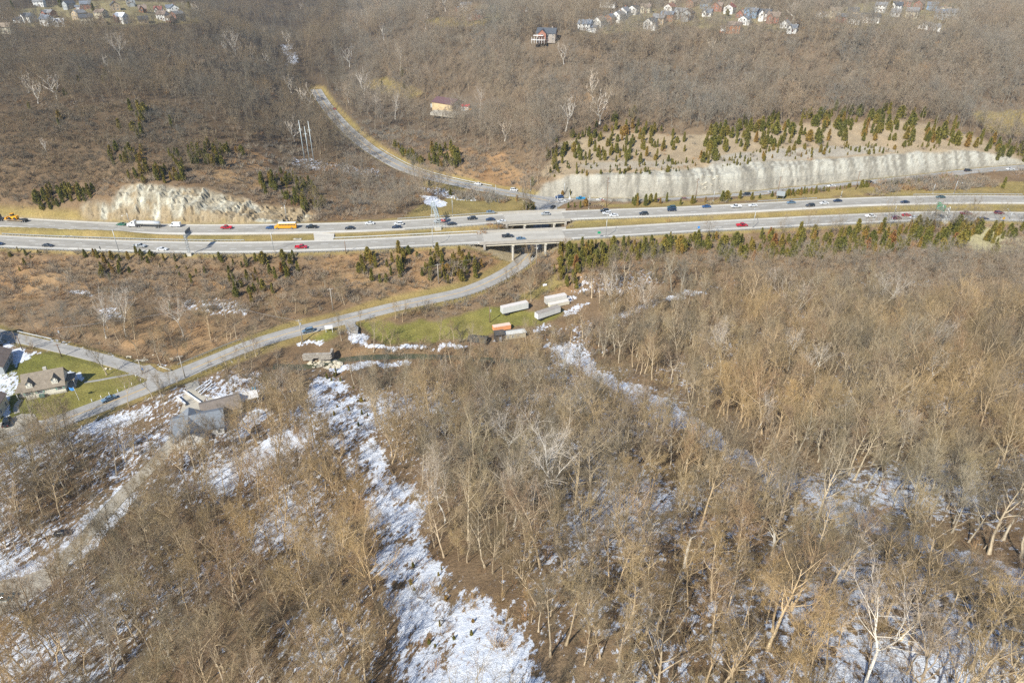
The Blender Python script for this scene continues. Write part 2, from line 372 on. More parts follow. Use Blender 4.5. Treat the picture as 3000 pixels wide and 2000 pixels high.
SNOWS = [([(560,1430),(700,1330),(900,1240),(950,1290),(800,1370),(620,1460)], .75),
 ([(1620,1020),(1690,1010),(1780,1090),(1900,1140),(2050,1230),(2200,1330),(2340,1400),(2560,1500),(2760,1580),(2740,1620),(2520,1550),(2300,1440),(2150,1350),(1990,1260),(1850,1180),(1700,1090)], .78),
 ([(2720,1600),(2850,1610),(3100,1710),(3100,1770),(2900,1720),(2760,1660)], .62),
 ([(1650,905),(1740,885),(1750,892),(1660,925)], .6), ([(1540,965),(1620,950),(1640,965),(1560,980)], .45), ([(1780,925),(1860,895),(1960,862),(2060,845),(2075,868),(1960,885),(1870,915),(1800,945)], .72),
 ([(0,1690),(130,1610),(250,1530),(360,1430),(420,1440),(320,1560),(170,1690),(0,1790)], .95),
 ([(330,1190),(440,1270),(380,1310),(260,1330),(240,1290)], .0),
 ([(240,1240),(330,1200),(440,1185),(430,1210),(380,1250),(300,1270),(230,1275)], .7),
 ([(1015,965),(1050,975),(1090,1000),(1300,1012),(1480,1000),(1440,990),(1450,1000),(1400,1008),(1300,1022),(1100,1018),(1030,1000)], .78),
 ([(820,130),(868,127),(850,150),(878,160),(872,188),(838,192),(840,165),(822,158)], .52), ([(1230,572),(1290,575),(1310,600),(1270,610),(1245,595)], .72),
 ([(1225,545),(1290,552),(1400,580),(1390,588),(1260,570)], .5),
 ([(850,462),(920,470),(1010,480),(1120,500),(1110,515),(960,505),(860,485)], .42), ([(910,470),(1000,480),(1000,500),(920,498)], .2),
 ([(540,880),(650,875),(740,885),(740,925),(640,925),(550,905)], .46), ([(200,845),(275,850),(270,870),(205,862)], .6),
 ([(270,895),(340,900),(370,940),(320,940)], .5), ([(1620,860),(1700,870),(1680,885),(1610,875)], .68),
 ([(950,1070),(1210,1052),(1220,1066),(980,1085)], .7), ([(1660,855),(1700,800),(1900,790),(1960,830),(1800,860)], .4),
 ([(2800,760),(2900,755),(3000,790),(2900,800)], .0),
 ([(-60,1080),(50,1085),(70,1120),(40,1170),(-60,1190)], .62), ([(-60,1190),(35,1180),(40,1215),(-60,1235)], .85), ([(80,1205),(125,1205),(120,1245),(85,1250)], .62),
 ([(185,1085),(240,1088),(245,1115),(200,1120)], .92), ([(20,1018),(80,1010),(80,1060),(40,1075)], .8), ([(-40,975),(60,985),(40,1010),(-40,1010)], .85),
 ([(70,1040),(140,1018),(155,1030),(90,1048)], .7), ([(120,990),(200,1008),(400,1062),(385,1068),(250,1038),(120,1002)], .9), ([(440,1062),(500,1065),(510,1080),(470,1082)], .62),
 ([(600,1110),(760,1090),(800,1150),(700,1180),(600,1170)], .55), ([(640,1250),(740,1190),(800,1210),(720,1290)], .68),
 ([(1600,1010),(1720,1000),(1760,1070),(1640,1085)], .58), ([(870,985),(960,1000),(950,1015),(880,1012)], .62)]
fR = np.hypot(GX, GY)
snow = .41+(fbm(GX, GY, 26, 3, 21)-.5)*.9
snow *= sstep(960, 1200, PY)
snow += sstep(760, 860, PY)*(1-sstep(960, 1200, PY))*np.clip((fbm(GX, GY, 18, 3, 22)-.42)*1.6, 0, .42)*(PX > 1500)
snow += (1-sstep(500, 640, PY))*np.clip((fbm(GX, GY, 20, 3, 23)-.62)*1.2, 0, .2)
green = np.zeros_like(Z)
for g in GREEN: green = np.maximum(green, reg(g))
snow = np.clip(snow, 0, 1)*(1-green)
snow *= 1-.8*inpoly(PX, PY, [(1500,760),(1800,760),(1800,870),(1700,940),(1500,1010),(1400,990),(1500,900)])
s1 = reg(SNOW1)
for _ in range(4): s1 = blur(s1, 3)
snow = np.maximum(snow, np.clip(s1*1.15, 0, 1)*(.66+1.1*(fbm(GX, GY, 5, 4, 24)-.5)))
for poly, s in SNOWS:
    if s > 0: snow = np.maximum(snow, reg(poly)*s)
green = np.zeros_like(Z)
for g in GREEN: green = np.maximum(green, reg(g))
def near(k, hw, reach=3): return 1-sstep(hw+reach*.5, hw+reach, RD[k][0])
verge = np.maximum.reduce([near('far', 7, 6), near('near', 7, 4), near('front', 5, 6), near('side', 5, 5), near('val', 4.2, 5), near('north', 2.8, 4)])
between = ((RD['far'][2] < 0) & (RD['near'][2] > 0) & (RD['far'][0] < 30) & (RD['near'][0] < 30)).astype(float)
DRYP = [[(1240,600),(1330,575),(1500,590),(1530,590),(1560,600),(1560,620),(1400,640),(1300,645),(1200,648),(1170,645)],
        [(1230,540),(1250,520),(1400,560),(1530,580),(1540,600),(1400,590),(1300,560)],
        [(2560,600),(2600,560),(2900,545),(3100,520),(3100,575),(2900,570),(2700,575)], [(1700,598),(2100,588),(2400,560),(2700,530),(2700,560),(2500,575),(2200,590),(1800,612)],
        [(1240,60),(1300,50),(1420,55),(1420,75),(1300,80)],[(2840,330),(3050,320),(3050,400),(2900,390)],[(495,60),(580,52),(600,64),(520,72)],[(2380,30),(2540,20),(2550,38),(2400,44)],[(2480,70),(2560,70),(2540,90),(2490,85)],
        [(1060,240),(1130,225),(1180,245),(1240,270),(1200,290),(1080,262)], [(1600,820),(1640,800),(1660,830),(1600,860),(1560,880),(1520,880)],
        [(2820,680),(2900,670),(2960,700),(2900,740),(2840,730)]]
dry = np.maximum(verge, between)
for p in DRYP: dry = np.maximum(dry, reg(p))
TAN = [[(1580,520),(1640,420),(1800,380),(2040,400),(2300,370),(2640,350),(2850,400),(3000,460),(2850,450),(2600,455),(2300,475),(2050,505),(1800,515)]]
tanm = np.zeros_like(Z)
for p in TAN: tanm = np.maximum(tanm, reg(p, 2))
RUST = [[(620,450),(740,440),(800,470),(760,560),(620,530)],[(950,735),(1500,735),(1480,800),(1300,840),(1100,870),(950,800)],[(-50,740),(330,740),(330,830),(150,870),(-50,900)],
        [(1500,800),(1640,740),(1700,760),(1700,850),(1560,880)],[(300,940),(640,940),(700,1000),(560,1040),(300,1010)],[(1250,430),(1500,430),(1560,560),(1400,530),(1250,480)],[(1040,1018),(1250,1018),(1240,1040),(1040,1040)],[(1640,270),(1760,260),(1750,300),(1650,300)]]
rust = np.zeros_like(Z)
for p in RUST: rust = np.maximum(rust, reg(p, 2))
rust *= sstep(.38, .62, fbm(GX, GY, 11, 4, 33))*.68
base = np.empty(Z.shape+(3,))
n1 = fbm(GX, GY, 14, 4, 31)[..., None]; n2 = fbm(GX, GY, 4, 3, 32)[..., None]
def C(*c): return np.array(c)
def lay(b, m, c): return b*(1-m[..., None])+c*m[..., None]
litter = C(.15,.095,.05)*(1-n1)*1.25+C(.23,.165,.10)*n1*1.1
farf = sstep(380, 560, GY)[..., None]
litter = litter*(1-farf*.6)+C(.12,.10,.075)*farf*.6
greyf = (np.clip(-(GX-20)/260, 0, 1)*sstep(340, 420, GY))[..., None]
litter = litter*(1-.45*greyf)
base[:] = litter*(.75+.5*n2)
base = lay(base, rust, (C(.36,.20,.09)*(1-n1)+C(.42,.28,.14)*n1)*(.7+.6*n2))
base = lay(base, dry, (C(.33,.235,.095)*(1-n1)+C(.24,.20,.07)*n1)*(.75+.5*n2))
YARD = [[(40,30),(300,0),(560,10),(560,64),(300,80),(60,80)], [(1340,20),(1460,15),(1470,62),(1360,60)], [(1690,95),(1760,80),(1850,40),(2000,10),(2200,20),(2220,60),(2340,90),(2100,85),(1960,70),(1900,92),(1760,100)], [(2390,40),(2560,5),(2800,10),(2810,55),(2760,90),(2540,80),(2440,70)]]
yard = np.zeros_like(Z)
for p in YARD: yard = np.maximum(yard, reg(p, 2))
base = lay(base, yard*.9, (C(.34,.28,.15)*(1-n1)+C(.22,.19,.09)*n1)*(.7+.6*n2))
base = lay(base, tanm*.85, (C(.42,.32,.20)*(1-n1)+C(.34,.28,.19)*n1)*(.8+.4*n2))
base = lay(base, green, (C(.155,.165,.035)*(1-n1)+C(.27,.225,.07)*n1)*(.7+.6*n2))
# grey shale cut, pale cut
stri = fbm(GX, GY*.1, 2.0, 3, 41)[..., None]; st2 = fbm(GX, GY, 3, 3, 43)[..., None]
grey = C(.335,.31,.25)*(.75+.5*st2)
hi_ = np.clip((Z-9)/5, 0, 1)[..., None]*sstep(.47, .56, stri)*(.4+.6*n2)
grey = grey*(1-.25*(1-sstep(.35, .47, stri)))
grey = grey*(1-hi_)+C(.49,.475,.40)*hi_
base = lay(base, cr, grey)
tier = reg([(2060,470),(2120,455),(2300,437),(2480,428),(2600,432),(2640,445),(2500,455),(2300,468),(2100,482)], 2)
base = lay(base, tier*.75, C(.37,.345,.29)*(.75+.5*st2))
tier2 = reg([(1700,478),(1950,470),(2020,478),(1960,492),(1720,498)], 2); base = lay(base, tier2*.55, C(.37,.345,.29)*(.75+.5*st2))
sv = sstep(.42, .62, fbm(GX, GY*.25, 1.6, 2, 44))[..., None]
pale = (C(.56,.53,.42)*sv+C(.40,.355,.26)*(1-sv))*(.65+.6*st2)
pale = pale*(1-.22*(np.sin(Z*4.2+fbm(GX, GY, 20, 2, 46)*9) > .55))[..., None]
crumb = (sstep(.46, .62, fbm(GX, GY, 6, 4, 45)+np.clip((16-Z)/22, -.2, .25)))[..., None]
pale = pale*(1-crumb*.8)+C(.30,.22,.12)*crumb*.8
base = lay(base, cl, pale)
pale2 = reg([(2820,680),(2900,665),(2990,690),(3050,740),(2900,745),(2840,730)], 2)
base = lay(base, pale2*.7, C(.50,.46,.28)*(.7+.6*n2))
soil = 1-sstep(7.2, 9.4, np.minimum(RD['far'][0], RD['near'][0]))
base = lay(base, soil*.55, C(.42,.36,.27)*(.85+.3*n2))
snow *= (1-np.maximum(cr, cl)); snow *= (1-soil)
snow = np.where(verge > .5, snow*.55, snow)
nr, nc = Z.shape
co = np.stack([GX, GY, Z], -1).reshape(-1, 3)
idx = np.arange(nr*nc).reshape(nr, nc)
quads = np.stack([idx[:-1, :-1], idx[:-1, 1:], idx[1:, 1:], idx[1:, :-1]], -1).reshape(-1, 4)
def grid_mesh(name, co, quads, smooth=True):
    me = bpy.data.meshes.new(name); me.vertices.add(len(co)); me.vertices.foreach_set('co', co.astype(np.float32).ravel())
    me.loops.add(quads.size); me.loops.foreach_set('vertex_index', quads.astype(np.int32).ravel())
    me.polygons.add(len(quads)); me.polygons.foreach_set('loop_start', np.arange(0, quads.size, 4, dtype=np.int32))
    me.update(calc_edges=True); me.polygons.foreach_set('use_smooth', np.full(len(quads), smooth)); return me
gme = grid_mesh('terrain', co, quads)
ca = gme.attributes.new('ground_col', 'FLOAT_COLOR', 'POINT')
ca.data.foreach_set('color', np.concatenate([base.reshape(-1, 3), np.ones((nr*nc, 1))], 1).astype(np.float32).ravel())
sa = gme.attributes.new('snow', 'FLOAT', 'POINT'); sa.data.foreach_set('value', snow.astype(np.float32).ravel())
ra = gme.attributes.new('rock', 'FLOAT', 'POINT'); ra.data.foreach_set('value', np.maximum(cr, cl).astype(np.float32).ravel())
m, t, b = nt('forest_ground')
geo = N(t, 'ShaderNodeNewGeometry').outputs['Position']
ac = N(t, 'ShaderNodeAttribute', attribute_name='ground_col'); asn = N(t, 'ShaderNodeAttribute', attribute_name='snow'); ark = N(t, 'ShaderNodeAttribute', attribute_name='rock')
f1 = noise(t, geo, 1.3, 6, .75); f2 = noise(t, geo, 7, 3, .6); f3 = noise(t, geo, .5, 3, .6)
k = ramp(t, f1, [(.25, .55), (.5, 1.0), (.75, 1.45)])
c = mixc(t, 1.0, ac.outputs['Color'], k, 'MULTIPLY')
k2 = ramp(t, f2, [(.3, .7), (.7, 1.3)])
c = mixc(t, .8, c, k2, 'MULTIPLY')
# snow lies where the patchy noise falls under the local cover
mp = N(t, 'ShaderNodeMapping'); t.links.new(geo, mp.inputs[0]); mp.inputs['Rotation'].default_value = (0, 0, R(-34)); mp.inputs['Scale'].default_value = (1, .55, 1)  # patches turned to suggest streaks of grass and painted-in tree shadow
g1 = noise(t, mp.outputs[0], .8, 7, .75, .3)
g2 = mth(t, 'MULTIPLY_ADD', mth(t, 'SUBTRACT', g1, .5), 2.3, .5)
thr = mth(t, 'SUBTRACT', asn.outputs['Fac'], g2)
sf = mth(t, 'MULTIPLY_ADD', thr, 9, .3, clamp=True)
sf = mth(t, 'MULTIPLY', sf, mth(t, 'GREATER_THAN', asn.outputs['Fac'], .03))
sc = ramp(t, f3, [(.3, (.62, .68, .78)), (.7, (.84, .86, .89))])  # noise tint puts sunlit white and blue shade into the snow colour
c = mixc(t, sf, c, sc)
t.links.new(c, b.inputs['Base Color']); b.inputs['Roughness'].default_value = .95; b.inputs['Specular IOR Level'].default_value = .12
bp = N(t, 'ShaderNodeBump'); bp.inputs['Strength'].default_value = .9; bp.inputs['Distance'].default_value = .5
hgt = mth(t, 'ADD', f1, mth(t, 'MULTIPLY', f2, .35)); t.links.new(hgt, bp.inputs['Height']); t.links.new(bp.outputs[0], b.inputs['Normal'])
gme.materials.append(m)
rk_ = ((cr > .45) | (cl > .45))[:-1, :-1].ravel(); gme.polygons.foreach_set('use_smooth', ~rk_)
ground = put('terrain', gme); tag(ground, kind='structure')

# ---------------------------------------------------------------- roads
def road_mat(name, a, bcol, lanes=None, crack=.4):
    m, t, b = nt(name)
    uv = N(t, 'ShaderNodeUVMap').outputs[0]; geo = N(t, 'ShaderNodeNewGeometry').outputs['Position']
    sp = N(t, 'ShaderNodeSeparateXYZ'); t.links.new(uv, sp.inputs[0])
    f = noise(t, geo, .35, 5, .65); g = noise(t, geo, 3.2, 4, .7)
    st = N(t, 'ShaderNodeMapping'); t.links.new(uv, st.inputs[0]); st.inputs['Scale'].default_value = (.025, 1.4, 1)
    s = noise(t, st.outputs[0], 1.0, 4, .6)
    c = mixc(t, ramp(t, f, [(.3, 0.), (.7, 1.)]), a, bcol)
    c = mixc(t, .6, c, ramp(t, s, [(.3, .78), (.7, 1.15)]), 'MULTIPLY')
    c = mixc(t, .6, c, ramp(t, g, [(.3, .82), (.7, 1.12)]), 'MULTIPLY')
    if lanes:  # worn darker lanes between paler shoulders
        lo, hi = lanes
        w = ramp(t, mth(t, 'DIVIDE', sp.outputs[1], 14.0), [(max(0, lo/14-.015), 1.3), (lo/14+.015, .80), (hi/14-.015, .86), (min(1, hi/14+.015), 1.3)])
        c = mixc(t, 1, c, w, 'MULTIPLY')
        wv = N(t, 'ShaderNodeTexWave'); wv.inputs['Scale'].default_value = .55; wv.bands_direction = 'Y'; t.links.new(uv, wv.inputs['Vector'])
        c = mixc(t, .22, c, ramp(t, wv.outputs['Fac'], [(.2, .75), (.8, 1.15)]), 'MULTIPLY')
    pt = N(t, 'ShaderNodeMapping'); t.links.new(uv, pt.inputs[0]); pt.inputs['Scale'].default_value = (.035, .27, 1)
    vo = N(t, 'ShaderNodeTexVoronoi'); vo.inputs['Scale'].default_value = 1.0; vo.inputs['Randomness'].default_value = .9; vo.distance = 'CHEBYCHEV'; t.links.new(pt.outputs[0], vo.inputs['Vector'])
    sx = N(t, 'ShaderNodeSeparateColor'); t.links.new(vo.outputs['Color'], sx.inputs[0]); c = mixc(t, .5, c, ramp(t, sx.outputs[0], [(.1, .74), (.5, .98), (.9, 1.12)]), 'MULTIPLY')
    jt = mth(t, 'FRACT', mth(t, 'MULTIPLY', sp.outputs[0], .11)); c = mixc(t, .35, c, ramp(t, jt, [(0, .55), (.03, 1.0)]), 'MULTIPLY')
    br = N(t, 'ShaderNodeTexVoronoi', feature='DISTANCE_TO_EDGE'); br.inputs['Scale'].default_value = .16; t.links.new(geo, br.inputs['Vector'])
    c = mixc(t, crack, c, ramp(t, br.outputs['Distance'], [(0, .45), (.012, 1.)]), 'MULTIPLY')
    t.links.new(c, b.inputs['Base Color']); b.inputs['Roughness'].default_value = .88; b.inputs['Specular IOR Level'].default_value = .2
    return m
M_HW = road_mat('highway_concrete', (.40,.375,.33), (.47,.445,.385), (2.4, 12.4), .15)
M_FR = road_mat('frontage_asphalt', (.28,.275,.26), (.36,.35,.325), None, .3)
M_VAL = road_mat('valley_asphalt', (.31,.30,.28), (.40,.385,.355), None, .45)
M_CON = road_mat('drive_concrete', (.40,.37,.31), (.48,.44,.36), None, .2)
M_DECK = road_mat('deck_concrete', (.43,.405,.35), (.50,.47,.405), None, .1)
def normals(path):
    d = np.gradient(path[:, :2], axis=0); d /= np.linalg.norm(d, axis=1)[:, None]+1e-9
    return np.stack([-d[:, 1], d[:, 0]], 1)
def strip(path, lo, hi, dz=0, sub=None, skirt=.0, n=None):
    """a ribbon between two offsets (left is positive)"""
    nn = normals(path) if n is None else n
    V = []; F = []; UV = []
    s = np.concatenate([[0], np.cumsum(np.linalg.norm(np.diff(path[:, :2], axis=0), axis=1))])
    offs = [lo, hi] if not skirt else [lo-.12, lo, hi, hi+.12]
    k = len(offs)
    for i, p in enumerate(path):
        for j, o in enumerate(offs):
            sk = skirt if (skirt and j in (0, k-1)) else 0
            V.append((p[0]+nn[i, 0]*o, p[1]+nn[i, 1]*o, p[2]+dz-sk)); UV.append((s[i], o+7))
    for i in range(len(path)-1):
        for j in range(k-1): F.append((i*k+j, (i+1)*k+j, (i+1)*k+j+1, i*k+j+1))
    F = [tuple(reversed(f)) for f in F]
    return V, F, UV
def strip_obj(name, parts, mat, kind='structure', parent=None):
    V = []; F = []; UV = []
    for v, f, u in parts:
        o = len(V); V += v; F += [tuple(i+o for i in q) for q in f]; UV += u
    me = bpy.data.meshes.new(name); me.from_pydata(V, [], F); me.update()
    ul = me.uv_layers.new(name='UVMap'); li = np.empty(len(me.loops), np.int32); me.loops.foreach_get('vertex_index', li)
    ul.data.foreach_set('uv', np.array(UV, np.float32)[li].ravel()); me.materials.append(mat)
    o = put(name, me, parent)
    if kind: tag(o, kind=kind)
    return o
strip_obj('highway', [strip(FAR_C, -7, 7, 0, skirt=.35)], M_HW)
strip_obj('highway', [strip(NEAR_C, -7, 7, 0, skirt=.35)], M_HW)
strip_obj('road', [strip(FRONT, -5, 5, 0, skirt=.3)], M_FR)
strip_obj('road', [strip(SIDE, -5.2, 5.2, .012, skirt=.3)], M_FR)
strip_obj('road', [strip(VAL, -4.2, 4.2, .02, skirt=.3)], M_VAL)
strip_obj('road', [strip(NRD, -2.8, 2.8, .008, skirt=.3)], M_VAL)
strip_obj('driveway', [strip(DRV, -2.2, 2.2, .004, skirt=.3)], M_CON)
# asphalt apron where the roads meet, and the driveways and paths
def flat_patch(name, pts, z, mat, thick=.3):
    w = [onz(px, py, z) for px, py in pts]; c = sum(w, Vector())/len(w)
    w.sort(key=lambda p: math.atan2(p.y-c.y, p.x-c.x)) 
    mb = MB(); k = len(w)
    mb.add([tuple(p) for p in w]+[(p.x, p.y, z-thick) for p in w], [tuple(range(k))]+[(i, i+k, (i+1) % k+k, (i+1) % k) for i in range(k)])
    o = build(mb, name, mat); ul = o.data.uv_layers.new(name='UVMap')
    for l in o.data.loops: v = o.data.vertices[l.vertex_index].co; ul.data[l.index].uv = (v.x, v.y)
    return tag(o, kind='structure')
flat_patch('road_junction', [(1540,578),(1590,577),(1640,575),(1700,580),(1690,597),(1640,606),(1628,622),(1572,622),(1566,603),(1545,592)], 3.24, M_FR)
flat_patch('road_junction', [(395,1075),(440,1068),(455,1080),(470,1092),(510,1085),(560,1075),(560,1092),(430,1145),(425,1125),(432,1110)], .06, M_VAL, .5)
flat_patch('road_junction', [(1010,950),(1012,934),(1045,935),(1040,948),(1050,958),(1048,972),(1018,968)], .33, M_VAL, .6)
flat_patch('crossover', [(918,682),(980,684),(975,708),(922,708)], 10.97, M_HW)
flat_patch('driveway', [(-60,1250),(0,1238),(60,1212),(100,1212),(110,1232),(60,1250),(0,1275),(-60,1290)], .1, M_CON, .5)
flat_patch('driveway', [(530,1160),(575,1150),(640,1172),(700,1160),(690,1178),(630,1200),(560,1215),(520,1205)], .15, M_CON, .6)
flat_patch('driveway', [(-40,1705),(60,1690),(150,1655),(200,1650),(190,1700),(100,1760),(0,1800),(-60,1830)], 3.2, M_CON, 1.5)
flat_patch('yard_apron', [(1270,322),(1335,325),(1400,316),(1395,330),(1330,338),(1260,330)], float(hit(1330,325).z)+.3, M_CON, 2)
WALK = px_path([(48,1205,.5),(42,1190,.6),(45,1175,.7),(60,1165,.7)], 2)
WALK[:, 2] = gz(WALK[:, 0], WALK[:, 1])+.08
strip_obj('path', [strip(WALK, -.8, .8, 0, skirt=.3)], M_CON)
WALK2 = px_path([(245,1116,.6),(300,1108,.5),(360,1096,.4),(425,1086,.2)], 3)
WALK2[:, 2] = gz(WALK2[:, 0], WALK2[:, 1])+.08
strip_obj('path', [strip(WALK2, -.55, .55, 0, skirt=.3)], M_FR)
# painted markings
M_WHITE = plain('paint_white', (.78,.78,.75), .6, var=.15, scale=2); M_YEL = plain('paint_yellow', (.72,.46,.12), .6, var=.18, scale=2)
def dashes(path, off, on, offl, w, dz):
    s = np.concatenate([[0], np.cumsum(np.linalg.norm(np.diff(path[:, :2], axis=0), axis=1))]); nn = normals(path); out = []
    a = off*1.7 % (on+offl)
    while a+on < s[-1]:
        ts = np.array([a, a+on]); q = np.stack([np.interp(ts, s, path[:, i]) for i in range(3)], 1); n_ = np.stack([np.interp(ts, s, nn[:, i]) for i in range(2)], 1)
        out.append(strip(q+np.array([[n_[i, 0]*off, n_[i, 1]*off, 0] for i in range(2)]), -w/2, w/2, dz, n=n_)); a += on+offl
    return out
mk = []
for p in (FAR_C, NEAR_C):
    sgn = 1 if p is FAR_C else -1
    for o in (-1.95, 1.75): mk += dashes(p, o, 3.4, 8.8, .2, .012)
    mk.append(strip(p, -5.5, -5.32, .012)); 
    mk.append(strip(p, 5.3, 5.48, .012))
strip_obj('road_markings', mk, M_WHITE)
mk = [strip(p, o, o+.14, .026) for p, hw in ((FRONT, 4.5), (SIDE, 4.6)) for o in (-hw, hw)]
mk += dashes(FRONT, -1.4+.6, 3, 9, .15, .026)
strip_obj('road_markings', mk, M_WHITE)
ymk = [strip(VAL, -.22, -.08, .034), strip(VAL, .08, .22, .034), strip(FRONT, .5, .66, .026), strip(SIDE, -.25, -.08, .04), strip(SIDE, .08, .25, .04)]
strip_obj('road_markings', ymk, M_YEL)
jw = []
for a_px, b_px in (((1598,606),(1618,603)), ((1586,611),(1606,614))):
    pa, pb = onz(*a_px, 3.27), onz(*b_px, 3.27); q = np.array([tuple(pa), tuple(pb)]); jw.append(strip(q, -.2, .2, .01))
strip_obj('road_markings', jw, M_WHITE)
# snow ploughed to the road side
mb_snow = plain('snow_bank', (.80,.83,.88), .9, var=.06, scale=1, bump=.4)
# water in the creek
m, t, b = nt('creek_water'); b.inputs['Base Color'].default_value = (.07,.075,.04,1); b.inputs['Roughness'].default_value = .12
geo = N(t, 'ShaderNodeNewGeometry').outputs['Position']; bp = N(t, 'ShaderNodeBump'); bp.inputs['Strength'].default_value = .15
t.links.new(noise(t, geo, 1.5, 3), bp.inputs['Height']); t.links.new(bp.outputs[0], b.inputs['Normal'])
cw = CREEK.copy(); cw[:, 2] += -.12
strip_obj('water', [strip(cw, -2.0, 2.0, 0)], m)
# ---------------------------------------------------------------- trees
def bark_mat(name, stops, loc_scale=.022, rough=.9, dark=(.0,), mix_loc=.8, warm=(1.24, 1.03, .76), cool=(.80, .85, .90)):
    m, t, b = nt(name)
    oi = N(t, 'ShaderNodeObjectInfo'); geo = N(t, 'ShaderNodeNewGeometry').outputs['Position']
    c = ramp(t, oi.outputs['Random'], stops)
    z = noise(t, oi.outputs['Location'], loc_scale, 3, .6)
    c = mixc(t, mix_loc, c, ramp(t, z, [(.35, cool), (.65, warm)]), 'MULTIPLY')
    f = noise(t, geo, 1.2, 3, .7); c = mixc(t, .8, c, ramp(t, f, [(.3, .72), (.7, 1.25)]), 'MULTIPLY')
    t.links.new(c, b.inputs['Base Color']); b.inputs['Roughness'].default_value = rough; b.inputs['Specular IOR Level'].default_value = .15
    return m
M_BARK = bark_mat('bark', [(0, (.36,.30,.21)), (.3, (.50,.42,.30)), (.6, (.40,.345,.26)), (.8, (.58,.51,.39)), (1, (.32,.27,.21))])
M_PALEBARK = bark_mat('pale_bark', [(0, (.62,.58,.50)), (.5, (.72,.69,.62)), (1, (.55,.52,.46))], mix_loc=.2)
M_TWIG = bark_mat('twigs', [(0, (.15,.125,.085)), (.25, (.39,.31,.18)), (.5, (.13,.115,.09)), (.7, (.42,.35,.235)), (.85, (.29,.205,.135)), (1, (.24,.215,.17))])
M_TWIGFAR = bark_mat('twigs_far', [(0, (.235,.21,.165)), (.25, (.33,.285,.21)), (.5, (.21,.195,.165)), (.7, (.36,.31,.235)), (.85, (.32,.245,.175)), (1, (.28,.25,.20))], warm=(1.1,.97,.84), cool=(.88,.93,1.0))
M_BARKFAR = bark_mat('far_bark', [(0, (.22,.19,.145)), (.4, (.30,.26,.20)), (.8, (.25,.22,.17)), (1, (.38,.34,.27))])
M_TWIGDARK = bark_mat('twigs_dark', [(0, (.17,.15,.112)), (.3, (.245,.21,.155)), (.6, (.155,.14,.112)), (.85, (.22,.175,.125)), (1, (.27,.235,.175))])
M_BRUSH = bark_mat('brush_stems', [(0, (.30,.19,.11)), (.3, (.36,.25,.15)), (.6, (.27,.21,.15)), (.8, (.42,.28,.14)), (1, (.30,.25,.18))], loc_scale=.03)
M_PALETWIG = bark_mat('pale_twigs', [(0, (.50,.42,.33)), (.5, (.56,.50,.42)), (1, (.46,.40,.33))], mix_loc=.2)
def cedar_mat(name, stops):  # sprays of mixed age
    m, t, b = nt(name)
    oi = N(t, 'ShaderNodeObjectInfo'); geo = N(t, 'ShaderNodeNewGeometry').outputs['Position']
    c = ramp(t, oi.outputs['Random'], stops)
    f = noise(t, geo, 1.6, 3, .7); c = mixc(t, .9, c, ramp(t, f, [(.3, .55), (.7, 1.5)]), 'MULTIPLY')
    t.links.new(c, b.inputs['Base Color']); b.inputs['Roughness'].default_value = .85; b.inputs['Specular IOR Level'].default_value = .15
    return m
M_CEDAR = cedar_mat('cedar_foliage', [(0, (.13,.13,.030)), (.3, (.18,.165,.034)), (.55, (.23,.185,.038)), (.75, (.15,.145,.038)), (.9, (.27,.195,.042)), (1, (.29,.175,.045))])
M_RUSTC = cedar_mat('rusty_foliage', [(0, (.24,.12,.04)), (1, (.30,.15,.05))])

class TR:
    """collects tubes and twig blades as arrays"""
    def __init__(s): s.V = []; s.F = []; s.n = 0
    def tube(s, pts, rad, sides):
        pts = np.asarray(pts, float); k = len(pts)
        d = np.gradient(pts, axis=0); d /= np.linalg.norm(d, axis=1)[:, None]+1e-9
        ref = np.array([0, 0, 1.]) if abs(d[0, 2]) < .8 else np.array([1., 0, 0])
        u = np.cross(d, ref); u /= np.linalg.norm(u, axis=1)[:, None]+1e-9; w = np.cross(d, u)
        an = np.arange(sides)*2*np.pi/sides
        ring = pts[:, None]+(u[:, None]*np.cos(an)[None, :, None]+w[:, None]*np.sin(an)[None, :, None])*np.asarray(rad)[:, None, None]
        s.V.append(ring.reshape(-1, 3)); o = s.n
        for i in range(k-1):
            for j in range(sides):
                a = o+i*sides+j; b_ = o+i*sides+(j+1) % sides
                s.F.append((a, b_, b_+sides, a+sides))
        s.n += k*sides
    def blades(s, p, q, w):
        """thin two-sided slivers from p to q"""
        k = len(p); d = q-p; r = rg.normal(size=(k, 3)); x = np.cross(d, r); x /= np.linalg.norm(x, axis=1)[:, None]+1e-9
        w = np.broadcast_to(w, (k,))[:, None]/2
        v = np.stack([p-x*w, p+x*w, q], 1).reshape(-1, 3); s.V.append(v)
        i = s.n+np.arange(k)*3; s.F += list(map(tuple, np.stack([i, i+1, i+2], 1))); s.n += 3*k
    def mesh(s, name, mat):
        me = bpy.data.meshes.new(name)
        V = np.concatenate(s.V) if s.V else np.zeros((0, 3))
        me.from_pydata([tuple(v) for v in V], [], [tuple(int(i) for i in f) for f in s.F]); me.update(); me.materials.append(mat); return me
rg = np.random.default_rng(3)
def wander(p, d, L, k, jit, up=0.0):
    """a bending limb"""
    pts = [p]; d = d/np.linalg.norm(d)
    for i in range(k):
        d = d+rg.normal(size=3)*jit+np.array([0, 0, up]); d /= np.linalg.norm(d)
        p = p+d*L/k; pts.append(p)
    return np.array(pts), d
